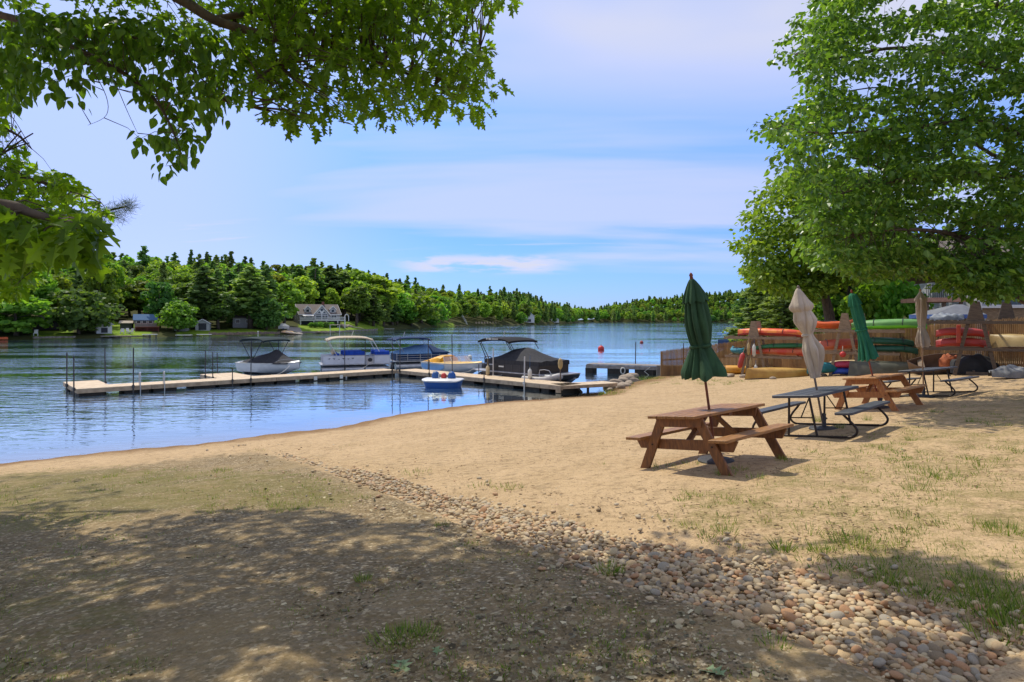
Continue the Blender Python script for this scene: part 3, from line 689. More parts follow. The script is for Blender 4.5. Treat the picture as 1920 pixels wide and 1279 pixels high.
class Crown:
    def __init__(self): self.p, self.a, self.n, self.s = [], [], [], []
    def spray(self, c, k, rad, flat, size, droop=.5, out=None):
        d = rdir(k); d[:, 2] *= flat; q = rng.uniform(.25, 1, k)[:, None]
        p = np.asarray(c) + d * rad * q
        a = d * .8 + rng.normal(0, .45, (k, 3)); a[:, 2] -= droop
        if out is not None: a += np.asarray(out) * .6
        n = np.stack([rng.normal(0, .45, k), rng.normal(0, .45, k), np.ones(k)], 1)
        self.p.append(p); self.a.append(a); self.n.append(n); self.s.append(size * rng.uniform(.65, 1.15, k))
    def mesh(self, name, tmpl, m):
        me = inst_mesh(name, tmpl[0], tmpl[1], frames(np.concatenate(self.p), np.concatenate(self.a), np.concatenate(self.n), np.concatenate(self.s)))
        me.materials.append(m); return me
def link(name, me, parent):
    o = bpy.data.objects.new(name, me); COL.objects.link(o); o.parent = parent; return o
def polyline(P, n=6):
    """smooth a polyline a little"""
    P = [Vector(p) for p in P]; out = []
    for i in range(len(P) - 1):
        a, b = P[i], P[i + 1]; p = P[i - 1] if i else a; q = P[i + 2] if i + 2 < len(P) else b
        for k in range(n):
            t = k / n; out.append(.5 * ((2 * a) + (b - p) * t + (2 * p - 5 * a + 4 * b - q) * t * t + (3 * a - p - 3 * b + q) * t ** 3))
    out.append(P[-1]); return out
def limb(b, P, r0, r1, n=7):
    pts = polyline(P, 5); L = len(pts); b.tube(pts, [r0 + (r1 - r0) * i / (L - 1) for i in range(L)], n); return pts
def twigs(b, C, skeleton, r=.006, maxlen=1.2):
    S = np.array([tuple(p) for p in skeleton])
    for c in C:
        d = np.linalg.norm(S - np.asarray(c), axis=1); p = S[np.argmin(d)]
        if d.min() > maxlen: continue
        c = np.asarray(c); mid = (p + c) / 2 + rng.normal(0, .06, 3) * d.min() + np.array([0, 0, .08 * d.min()])
        b.tube([p, mid, c], [r * 1.6, r, r * .5], 4, False)
    return b
OAKLEAF = leafmat('oak_leaf', [(76, 104, 24), (96, 128, 30), (122, 154, 40)], .55, 'island', .4)
BIRCHLEAF = leafmat('birch_leaf', [(66, 98, 28), (84, 118, 34), (104, 136, 44)], .48, 'island', .4)
MAPLELEAF = leafmat('maple_leaf', [(82, 118, 24), (110, 146, 30), (136, 168, 44)], .5, 'island', .45)
NEARMAPLE = leafmat('near_maple_leaf', [(64, 97, 38), (90, 125, 49), (124, 155, 70)], .45, 'island', .33)
SHADELEAF = leafmat('shade_leaf', [(50, 80, 34), (66, 98, 42), (84, 116, 54)], .38, 'island', .45)
LIMB = pm('oak_limb', (100, 84, 66), (70, 58, 46), 12, .9, .008, (1, 1, .3))

def build_oak():
    base = Vector((-9.2, 7.0, 0)); base.z = gz(base.x, base.y)
    o = thing('oak_tree', 'overhanging oak tree with lobed leaves filling the upper left of the view', 'tree', base)
    loc = lambda p: Vector(p) - base
    b = MB(); sk = []
    limb(b, [(0, 0, -.4), (.1, .05, 2.5), (.2, .1, 6), (.5, .4, 10)], .36, .14, 10)
    main = [loc(p) for p in ((-9.1, 7.0, 3.9), (-6.5, 6.9, 5.9), at(180, -80, 6.4), at(330, -6, 6.3), at(400, 36, 6.2), at(470, 58, 6.2), at(535, 78, 6.2), at(620, 96, 6.4), at(720, 120, 6.6), at(830, 170, 6.8))]
    sk += limb(b, main, .075, .012)
    sk += limb(b, [main[4], loc(at(520, 20, 6.6)), loc(at(660, 30, 7.0)), loc(at(800, 60, 7.3)), loc(at(900, 90, 7.3))], .035, .008)
    sk += limb(b, [main[6], loc(at(520, 120, 6.0)), loc(at(480, 150, 5.9)), loc(at(470, 200, 5.9))], .018, .006)
    sk += limb(b, [main[2], loc(at(250, -60, 7.2)), loc(at(420, -90, 7.8)), loc(at(700, -60, 8.2)), loc(at(930, -40, 8.4))], .05, .01)
    edge = [(430, 10), (560, -60), (900, -60), (960, -10), (890, 40), (920, 90), (925, 150), (925, 190), (880, 215), (800, 215), (740, 222), (680, 195), (610, 232), (535, 240), (495, 215), (470, 180), (440, 120)]
    cr = Crown(); C = []
    for u, v in sample_poly(edge, 340):
        Y = rng.uniform(5.6, 7.6); p = loc(at(u, v, Y)); C.append(p); cr.spray(p, 9, .21, .6, .145, .55)
    top = [(100, -80), (960, -90), (900, 30), (640, 60), (380, 60), (150, 40)]
    for u, v in sample_poly(top, 120):
        p = loc(at(u, v, rng.uniform(6.6, 9.0))); C.append(p); cr.spray(p, 8, .26, .5, .155, .5)
    # the part of the crown above the view, which shades the foreground
    G = [(-400, 1015), (0, 1012), (200, 1000), (330, 968), (420, 958), (560, 950), (700, 985), (850, 985), (960, 1012), (1060, 1040), (1120, 1085), (1260, 1130), (1400, 1168), (1480, 1230), (1560, 1300), (1600, 1700), (2400, 4000), (-2500, 4000), (-900, 1100)]
    dapple = [(430, 1235), (560, 1215), (590, 1300), (420, 1330)]
    pts = []
    P1 = sample_poly(G, 900); P2 = sample_poly([(-450, 893), (0, 893), (130, 900), (240, 930), (130, 962), (0, 978), (-450, 985)], 90); P3 = sample_poly([(1540, 1062), (1640, 1046), (1740, 1058), (1940, 1092), (1940, 1172), (1800, 1142), (1700, 1112)], 90)
    P4 = sample_poly([(1560, 1190), (1930, 1215), (1930, 1330), (1600, 1330)], 40)
    gx = np.array([gpv(P1), ])[0]
    # even spread over the ground area rather than over the picture
    area = []
    xs = rng.uniform(-7.5, 2.6, 9500); ys = rng.uniform(-1.5, 8.6, 9500); zs = near_z(xs, ys); uu, vv = proj(xs, ys, zs)
    k = np.where(ys > .6, inpoly(uu, vv, G), xs < 2.2) & ~((ys > .6) & inpoly(uu, vv, dapple))
    g = np.stack([xs, ys, zs], 1)[k][:1900]
    for q in (P2, P3, P4): g = np.concatenate([g, gpv(q)])
    for i, q in enumerate(g):
        t = max((2.55 + .5 * q[1] - q[2]) / (SUN.z - .5 * SUN.y), 5.5) + rng.uniform(0, 2.6)
        # stay out of the frame sideways as well: above its top edge
        p = loc(q + t * np.array(SUN)); cr.spray(p, 8, .26, .55, .20, .3)
    sk += limb(b, [(.2, .1, 5.5), loc((-6, 8.5, 8.5)), loc((-3, 9.5, 9.6)), loc((-.5, 10, 9.8))], .12, .02)
    sk += limb(b, [(.3, .2, 7.0), loc((-6, 6, 8.2)), loc((-3, 6, 8.2)), loc((-.5, 6.5, 8.4))], .10, .02)
    sk += limb(b, [(.3, .2, 6.5), loc((-7, 4, 7.6)), loc((-5, 3, 7.6)), loc((-2.5, 3.4, 7.6))], .10, .02)
    twigs(b, C, sk, .006, 1.0)
    tr = b.build('trunk', LIMB, o, 60)
    link('crown', cr.mesh('crown', OAK, OAKLEAF), o)
    # dark near branch at the left edge
    b2 = MB(); cr2 = Crown(); C2 = []
    P = [loc(p) for p in ((-9.0, 7.0, 2.6), (-5.5, 5.0, 2.9), at(-120, 380, 3.6), at(10, 385, 3.5), at(60, 400, 3.5), at(120, 415, 3.5), at(170, 425, 3.5))]
    s2 = limb(b2, P, .06, .006)
    for u, v in sample_poly([(-140, 390), (20, 380), (90, 400), (150, 395), (190, 430), (160, 450), (110, 455), (50, 445), (-140, 450)], 55):
        p = loc(at(u, v, rng.uniform(3.3, 4.0))); C2.append(p); cr2.spray(p, 5, .10, .6, .16, .8)
    for u, v in ((150, 400), (185, 440), (165, 455), (120, 462), (60, 458), (15, 470)): cr2.spray(loc(at(u, v, 3.4)), 3, .05, .6, .18, 1.3)
    twigs(b2, C2, s2, .004, .8); b2.build('branch', LIMB, o, 60)
    link('branch_leaves', cr2.mesh('branch_leaves', OAK, OAKLEAF), o)
build_oak()
def build_birch():
    base = Vector((-10.5, 9.5, 0)); base.z = gz(base.x, base.y)
    o = thing('birch_tree', 'birch with small oval leaves hanging down in a spray left of the oak leaves', 'tree', base)
    loc = lambda p: Vector(p) - base
    b = MB(); limb(b, [(0, 0, -.4), (.1, 0, 3), (.3, -.2, 8)], .2, .1, 9)
    sk = limb(b, [(.1, 0, 3.5), loc(at(-180, 0, 7.5)), loc(at(0, 28, 7.0)), loc(at(60, 50, 6.8)), loc(at(120, 80, 6.6)), loc(at(190, 115, 6.4)), loc(at(250, 150, 6.3)), loc(at(300, 200, 6.2)), loc(at(330, 260, 6.2)), loc(at(345, 305, 6.2))], .05, .004)
    sk += limb(b, [sk[20], loc(at(200, 60, 6.6)), loc(at(300, 90, 6.6)), loc(at(380, 150, 6.5)), loc(at(430, 195, 6.5))], .02, .004)
    sk += limb(b, [sk[22], loc(at(195, 170, 6.4)), loc(at(200, 215, 6.4)), loc(at(165, 235, 6.4))], .006, .002, 4)
    sk += limb(b, [sk[26], loc(at(235, 200, 6.3)), loc(at(258, 250, 6.3))], .006, .002, 4)
    cr = Crown(); C = []
    for poly, n in (([(20, 20), (200, 30), (430, 60), (450, 130), (440, 190), (400, 225), (340, 215), (300, 200), (230, 160), (170, 120), (110, 110), (60, 80)], 210), ([(290, 200), (345, 215), (380, 265), (385, 318), (320, 300), (300, 330), (275, 325), (315, 270)], 26), ([(140, 130), (160, 150), (150, 190), (138, 185)], 5), ([(250, 262), (275, 258), (270, 272)], 3), ([(0, 40), (110, 80), (110, 160), (40, 190), (0, 180)], 60)):
        for u, v in sample_poly(poly, n):
            p = loc(at(u, v, rng.uniform(5.8, 7.2))); C.append(p); cr.spray(p, 6, .14, .8, .115, 1.1)
    twigs(b, C, sk, .003, .55); b.build('trunk', LIMB, o, 60); link('crown', cr.mesh('crown', BIRCH, BIRCHLEAF), o)
build_birch()
def build_left_maple():
    base = Vector((-14, 9.5, 0)); base.z = gz(base.x, base.y)
    o = thing('maple_tree', 'maple with sunlit yellow green leaves at the left edge', 'tree', base)
    loc = lambda p: Vector(p) - base
    b = MB(); limb(b, [(0, 0, -.4), (.1, 0, 3), (.2, .2, 9)], .25, .1, 9)
    sk = limb(b, [(.1, 0, 2.5), loc(at(-200, 340, 9.5)), loc(at(0, 330, 9)), loc(at(90, 345, 9)), loc(at(190, 380, 9))], .07, .006)
    sk += limb(b, [(.1, 0, 3.5), loc(at(-200, 220, 9.8)), loc(at(0, 240, 9.5)), loc(at(60, 280, 9.2))], .06, .006)
    sk += limb(b, [(.1, 0, 1.8), loc(at(-200, 480, 9.5)), loc(at(0, 500, 9.2)), loc(at(70, 500, 9))], .06, .006)
    sk += limb(b, [(.1, 0, 5), loc(at(-200, 60, 10)), loc(at(0, 120, 9.6)), loc(at(40, 150, 9.5))], .06, .006)
    cr = Crown(); C = []
    for poly, n in (([(-160, 240), (10, 270), (40, 285), (70, 320), (110, 325), (140, 345), (165, 370), (200, 385), (205, 405), (150, 400), (80, 420), (-160, 440)], 230), ([(-160, 420), (60, 430), (110, 470), (70, 500), (60, 540), (20, 560), (-160, 560)], 190), ([(-160, 60), (20, 90), (70, 120), (60, 175), (20, 190), (5, 220), (15, 240), (-160, 250)], 120), ([(-100, -60), (90, -40), (60, 70), (-100, 80)], 60)):
        for u, v in sample_poly(poly, n):
            p = loc(at(u, v, rng.uniform(8.2, 10.2))); C.append(p); cr.spray(p, 9, .20, .45, .12, .4)
    twigs(b, C, sk, .004, .8); b.build('trunk', LIMB, o, 60); link('crown', cr.mesh('crown', MAPLE, MAPLELEAF), o)
    # bare twig and needle sprig of a pine just behind
    base = Vector((-16, 11.5, 0)); base.z = gz(base.x, base.y)
    o = thing('pine_tree', 'pine with a needled branch tip poking out past the left maple leaves', 'tree', base)
    loc = lambda p: Vector(p) - base
    b = MB(); limb(b, [(0, 0, -.4), (.05, 0, 4), (.1, 0, 10)], .22, .12, 9)
    s1 = limb(b, [(.1, 0, 3.2), loc(at(-100, 420, 11)), loc(at(120, 410, 10.5)), loc(at(215, 392, 10.3)), loc(at(240, 386, 10.2))], .05, .006)
    s2 = limb(b, [s1[12], loc(at(180, 405, 10.3)), loc(at(222, 408, 10.2))], .012, .005, 5)
    for tip in (((0, 320), (25, 285), (60, 245)), ((10, 300), (50, 270), (82, 250)), ((20, 290), (50, 276), (75, 268))):
        limb(b, [loc(at(u - 20, v, 9.0)) for u, v in tip], .012, .009, 5)
    b.build('trunk', PINEBARK, o, 60)
    pos, ax = [], []
    for S, a0 in ((s1[-10:], 30), (s2[-6:], 22)):
        for p in S:
            for _ in range(a0 * 2): pos.append(tuple(p + Vector(rng.normal(0, .05, 3)))); ax.append((rng.normal(.5, .6), rng.normal(0, .6), rng.normal(0, .6)))
    me = inst_mesh('needles', [(-.5, 0, 0), (.5, 0, 0), (.3, 1, 0), (-.3, 1, 0)], [(0, 1, 2, 3)], frames(pos, ax, rdir(len(pos)), .14, .03)); me.materials.append(leafmat('needle', [(52, 74, 36), (72, 94, 46)], .2))
    link('needles', me, o)
build_left_maple()

# ---------------------------------------------------------------- right-hand trees
def build_right_trees():
    base = Vector((15.6, 16.6, 0)); base.z = gz(base.x, base.y)
    o = thing('maple_tree', 'huge maple with layered boughs filling the upper right of the view', 'tree', base)
    loc = lambda p: Vector(p) - base
    b = MB(); limb(b, [(0, 0, -.5), (.05, 0, 3), (-.1, .1, 7), (-.3, .2, 12)], .42, .12, 10); sk = []
    def bough(P, r0=.10, r1=.008):
        nonlocal sk
        sk += limb(b, [loc(p) for p in P], r0, r1, 6)
    bough([base + Vector((0, 0, 2.2)), at(1925, 562, 15.5), at(1890, 520, 15.2), at(1850, 465, 15), at(1790, 440, 14.6), at(1700, 430, 14.2), at(1600, 440, 14)], .16)
    bough([base + Vector((0, 0, 4.5)), at(1980, 380, 16), at(1880, 330, 15.6), at(1760, 330, 15), at(1650, 345, 14.6), at(1550, 370, 14.3)])
    bough([base + Vector((0, 0, 5.5)), at(1980, 290, 16.2), at(1850, 230, 16), at(1700, 240, 15.6), at(1560, 250, 15.4), at(1450, 240, 15.2)])
    bough([base + Vector((0, 0, 7)), at(1980, 180, 16.6), at(1840, 120, 16.4), at(1690, 90, 16.2), at(1560, 110, 16), at(1480, 100, 15.8)])
    bough([base + Vector((0, 0, 8.5)), at(1980, 60, 17), at(1850, 0, 17), at(1700, -40, 16.8), at(1560, -20, 16.6)])
    bough([base + Vector((0, 0, 4)), at(1990, 450, 17.5), at(1880, 430, 18), at(1760, 400, 18), at(1620, 300, 18), at(1500, 310, 17.6)])
    bough([base + Vector((0, 0, 6)), at(1990, 300, 18), at(1860, 290, 18.5), at(1700, 170, 18.5), at(1540, 180, 18)])
    bough([base + Vector((0, 0, 3.4)), at(1960, 520, 17), at(1880, 500, 17), at(1780, 490, 16.6), at(1690, 500, 16)])
    poly = [(1548, -90), (1535, 0), (1520, 40), (1480, 72), (1500, 110), (1530, 150), (1520, 185), (1470, 215), (1440, 240), (1480, 275), (1470, 320), (1500, 370), (1530, 420), (1500, 450), (1540, 500), (1640, 520), (1700, 505), (1745, 500), (1790, 530), (1830, 545), (1870, 530), (1930, 520), (2100, 500), (2100, -90)]
    cr = Crown(); C = []
    def holes(u, v): return .5 + .25 * math.sin(u * .021 + v * .013) + .25 * math.sin(u * .047 - v * .052 + 1.3) + .25 * math.sin(v * .085 + u * .01)
    for u, v in sample_poly(poly, 2500):
        if holes(u, v) < .32 and u > 1560 and rng.random() < .9: continue
        Y = 13.4 + 5.6 * rng.random(); p = loc(at(u, v, Y)); C.append(p)
        cr.spray(p, 20, .5, .2, .155 * rng.uniform(.8, 1.2), .4)
    for u, v in [(1470, 105), (1462, 112), (1450, 225), (1436, 232), (1428, 240), (1475, 70), (1490, 40), (1540, 5), (1455, 262)]:
        for k in range(3): cr.spray(loc(at(u + rng.normal(0, 8), v + rng.normal(0, 4), 15)), 8, .22, .4, .13, .4)
    for q in range(170):   # boughs that throw the rack corner into shade
        g = np.array([rng.uniform(12.6, 21), rng.uniform(17.0, 23.5), 0]); g[2] = gz(g[0], g[1]) + rng.uniform(0, 1.6)
        w = g + rng.uniform(5.2, 9.5) * np.array(SUN); p = loc(w); pu, pv = 960 + FPX * w[0] / w[1], HZ - FPX * (w[2] - CAMZ) / w[1]
        if pu > 1560 and pv < 500: C.append(p); cr.spray(p, 22, .5, .25, .16, .4)
    for u, v in sample_poly([(1600, 520), (1700, 512), (1755, 520), (1800, 552), (1840, 566), (1890, 556), (1935, 545), (1935, 490), (1600, 470)], 260):
        p = loc(at(u, v, rng.uniform(13.8, 16.5))); C.append(p); cr.spray(p, 22, .45, .3, .135, .5)
    twigs(b, C[::2], sk, .007, 1.5); b.build('trunk', LIMB, o, 60); link('crown', cr.mesh('crown', SMALL, NEARMAPLE), o)
    # second leafy tree standing behind the fence
    def tree2(name, label, bx, by, polys, trunkpts, mat, Y0, Y1, size, n, flat=.35, tw=True, tmpl=SMALL, k=26, rad=.8):
        base = Vector((bx, by, 0)); base.z = gz(bx, by); o = thing(name, label, 'tree', base); loc = lambda p: Vector(p) - base
        b = MB(); sk = []
        for P, r0, r1 in trunkpts: sk += limb(b, [loc(p) for p in P], r0, r1, 8)
        cr = Crown(); C = []
        for poly, w in polys:
            for u, v in sample_poly(poly, int(n * w)):
                p = loc(at(u, v, rng.uniform(Y0, Y1))); C.append(p); cr.spray(p, k, rad, flat, size, .35)
        if tw: twigs(b, C[::3], sk, .012, 3)
        b.build('trunk', LIMB, o, 60); link('crown', cr.mesh('crown', tmpl, mat), o); return o
    Y = 43; x = (1551 - 960) / FPX * Y; z = gz(x, Y)
    GOLD = leafmat('golden_green_leaf', [(84, 112, 32), (108, 136, 42), (136, 156, 62)], .48, 'island', .5)
    tree2('maple_tree', 'golden green maple with a leaning grey trunk rising behind the fence', x, Y,
          [([(1385, 462), (1400, 420), (1430, 360), (1470, 325), (1560, 310), (1640, 340), (1700, 400), (1700, 470), (1640, 520), (1560, 545), (1500, 520), (1440, 500), (1405, 490)], .75), ([(1405, 500), (1480, 500), (1560, 545), (1520, 565), (1450, 545), (1420, 525)], .25)],
          [([(x + .35, Y, z - .3), at(1556, 600, Y), at(1548, 560, Y), at(1540, 520, Y), at(1535, 440, Y), at(1545, 350, Y)], .42, .10), ([at(1545, 540, Y), at(1500, 480, Y), at(1430, 450, Y), at(1395, 460, Y)], .12, .02), ([at(1540, 500, Y), at(1600, 430, Y), at(1660, 400, Y)], .14, .02), ([at(1540, 460, Y), at(1490, 400, Y), at(1450, 360, Y)], .10, .02)], GOLD, 39, 46, .36, 620, .3, True, SMALL, 26, 1.15)
    # hemlocks and bushes along the right bank
    for key, u, Yd, vt, wpx, lab in (('h1', 1432, 62, 512, 84, 'dark hemlock at the lake edge below the golden maple'), ('h0', 1475, 55, 505, 80, 'dark hemlock right beside the golden maple trunk'), ('h0', 1404, 95, 536, 46, 'small hemlock nearest the open water on the right bank'), ('low1', 1500, 58, 575, 60, 'leafy bush on the bank behind the red and orange kayak'), ('h1', 1510, 48, 560, 36, 'small young conifer behind the tall beige umbrella'),
                                       ('low0', 1450, 75, 580, 60, None), ('b1', 1590, 60, 470, 120, 'green tree in the gap behind the second kayak rack'), ('b0', 1660, 56, 460, 120, 'bright green tree behind the grey tented roof'), ('low1', 1620, 44, 556, 70, 'bright leafy shrub behind the lime kayak'), ('low1', 1690, 42, 540, 80, 'bright leafy shrub left of the raised wooden deck'), ('b2', 1760, 62, 450, 130, None), ('b4', 1850, 64, 430, 140, None), ('b1', 1560, 75, 450, 120, None), ('b4', 1940, 60, 420, 150, None)):
        x = (u - 960) / FPX * Yd; z = gz(x, Yd); h = CAMZ + (HZ - vt) / FPX * Yd - z
        w0 = FAR_KINDS[key][4][:, 0, 3]; w = np.percentile(w0, 98) - np.percentile(w0, 2); s = h / FAR_KINDS[key][3]
        ws = wpx / FPX * Yd / (w * s)
        far_tree(key, x, Yd, h, ws, lab or 'leafy tree among others in the yard beyond the fence', None if lab else 'trees in the yard beyond the fence')
build_right_trees()
# ---------------------------------------------------------------- picnic tables
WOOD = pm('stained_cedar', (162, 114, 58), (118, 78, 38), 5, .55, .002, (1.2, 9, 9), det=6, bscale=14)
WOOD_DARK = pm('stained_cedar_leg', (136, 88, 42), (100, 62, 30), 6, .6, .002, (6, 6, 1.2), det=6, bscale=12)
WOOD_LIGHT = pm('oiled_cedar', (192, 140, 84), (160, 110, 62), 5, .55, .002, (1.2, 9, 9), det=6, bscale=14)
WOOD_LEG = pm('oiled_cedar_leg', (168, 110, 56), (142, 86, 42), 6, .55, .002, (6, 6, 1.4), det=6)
RESIN = pm('dark_resin', (70, 72, 78), (58, 60, 66), 30, .5, .0008, spec=.5)
TUBE = pm('bronze_tube', (62, 52, 46), (48, 42, 38), 20, .45, 0, metal=.6)
def wooden_table(label, loc, rz, tilt, mt, ml, L=2.0, Wd=.74):
    o = thing('picnic_table', label, 'picnic table', loc, rz, 'wooden A-frame picnic tables on the sand', tilt)
    b = MB(); pw = Wd / 5
    for k in range(5):
        y = -Wd / 2 + pw * (k + .5)
        if k == 2:   # plank with the hole for the umbrella pole
            b.box((-L / 4 - .015, y, .745), (L / 2 - .03, pw - .009, .038)); b.box((L / 4 + .015, y, .745), (L / 2 - .03, pw - .009, .038))
        else: b.box((random.uniform(-.006, .006), y, .745 + random.uniform(-.002, .002)), (L, pw - .009, .038))
    b.build('tabletop', mt, o, bevel=.004)
    for s in (1, -1):
        b = MB(); b.box((0, s * .64, .447), (L, .25, .04)); b.build('bench_seat', mt, o, bevel=.005)
        ex = s * L * .385
        b = MB(); b.prism([(-.36, .722), (.36, .722), (.33, .60), (-.33, .60)], 'x', ex - .06, ex - .02); b.build('top_cleat', ml, o, bevel=.003)
        b = MB(); b.prism([(-.78, .425), (.78, .425), (.70, .285), (-.70, .285)], 'x', ex - s * .045 - .02, ex - s * .045 + .02); b.build('support_beam', ml, o, bevel=.003)
        for q in (1, -1):
            b = MB(); w = .075
            b.prism([(q * (.27 - w), .72), (q * (.27 + w), .72), (q * (.64 + w), -.03), (q * (.64 - w), -.03)], 'x', ex + .0 if s > 0 else ex - .042, ex + .042 if s > 0 else ex + 0.0)
            g = b.build('leg', ml, o, bevel=.003)
            for z, y in ((.66, .30), (.35, .455)): bb = MB(); bb.tube([(ex + s * .040, q * y, z), (ex + s * .050, q * y, z)], .012, 8); bb.build('bolt', TUBE, g)
        b = MB(); b.beam((ex - s * .08, 0, .34), (s * .10, 0, .70), .085, .038); b.build('brace', ml, o, bevel=.003)
    b = MB(); b.box((0, 0, .705), (.09, .66, .038)); b.build('center_cleat', ml, o, bevel=.003)
    return o
def resin_table(label, loc, rz, tilt, L=2.25):
    o = thing('picnic_table', label, 'picnic table', loc, rz, 'dark folding picnic tables on the sand', tilt)
    b = MB(); n = 5; Wd = .78
    def rr(cx, hx, hy, r=.06): return [(cx + sx * (hx - r) + r * math.cos(a), sy * (hy - r) + r * math.sin(a)) for sx, sy, a0 in ((1, 1, 0), (-1, 1, 90), (-1, -1, 180), (1, -1, 270)) for a in (R(a0), R(a0 + 45), R(a0 + 90))]
    pan = rr(0, L / 2, Wd / 2); b.prism(pan, 'z', .700, .746); b.build('tabletop', RESIN, o, bevel=.006)
    top = [x for x in o.children if x.name.startswith('tabletop')][0]
    g = MB()
    for k in range(1, 4): y = -Wd / 2 + Wd * k / 4; g.box((0, y, .7475), (L - .06, .007, .002))
    g.build('seam', pm('seam', (38, 38, 42), None, 8, .7), top)
    for s in (1, -1):
        ex = s * .87
        b = MB(); b.prism([(x, y + s * .76) for x, y in rr(0, L * .49, .14, .04)], 'z', .410, .452); b.build('bench_seat', RESIN, o, bevel=.005)
        for q in (1, -1):
            b = MB(); b.tube([(ex, q * .17, .70), (ex, q * .205, .36), (ex, q * .24, .03)], .021, 8); b.build('leg', TUBE, o, 60)
        P = [(ex, .68, .41), (ex, .74, .34), (ex, .83, .24), (ex, .88, .15), (ex, .86, .08), (ex, .80, .035), (ex, .70, .022), (ex, .3, .022)]
        b = MB(); b.tube(polyline(P, 3), .021, 8); b.tube(polyline([(x, -y, z) for x, y, z in P], 3), .021, 8); b.tube([(ex, .3, .022), (ex, -.3, .022)], .021, 8); b.build('bench_frame', TUBE, o, 60)
        b = MB(); b.tube([(ex, 0, .34), (s * .35, 0, .69)], .012, 6); b.tube([(ex, -.21, .34), (ex, .21, .34)], .012, 6); b.build('brace', TUBE, o, 60)
    return o
def frame_from_feet(px):
    P = gpv(px); c = P.mean(0); d = (P[2] - P[1]) + (P[3] - P[0]); return Vector(c), math.atan2(d[1], d[0]), gnormal(c[0], c[1], 1.0)
c1, a1, n1 = frame_from_feet([(1217, 877), (1360, 893), (1462, 860), (1319, 849)])
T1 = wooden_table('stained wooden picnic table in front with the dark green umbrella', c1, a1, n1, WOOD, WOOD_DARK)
P2 = gpv([(1493.6, 819), (1519.7, 820.6), (1582, 799), (1557, 798)]); c2 = Vector(P2.mean(0)); d2 = P2[2] + P2[3] - P2[0] - P2[1]; a2 = math.atan2(d2[1], d2[0])
T2 = resin_table('dark grey folding picnic table with the tall beige umbrella, between the wooden tables', c2, a2, gnormal(c2.x, c2.y, 1))
P3 = gpv([(1564.6, 768.6), (1680.5, 768), (1713, 763.5), (1598, 760.6)]); c3 = Vector(gp(1648, 764)); a3 = a1 - R(3)
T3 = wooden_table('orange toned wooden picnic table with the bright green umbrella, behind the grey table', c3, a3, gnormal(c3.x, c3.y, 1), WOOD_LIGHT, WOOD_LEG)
c4 = gp(1746, 740); a4 = a1 - R(6)
T4 = resin_table('dark grey folding picnic table with the pale slim umbrella, farthest back', c4, a4, gnormal(c4.x, c4.y, 1))

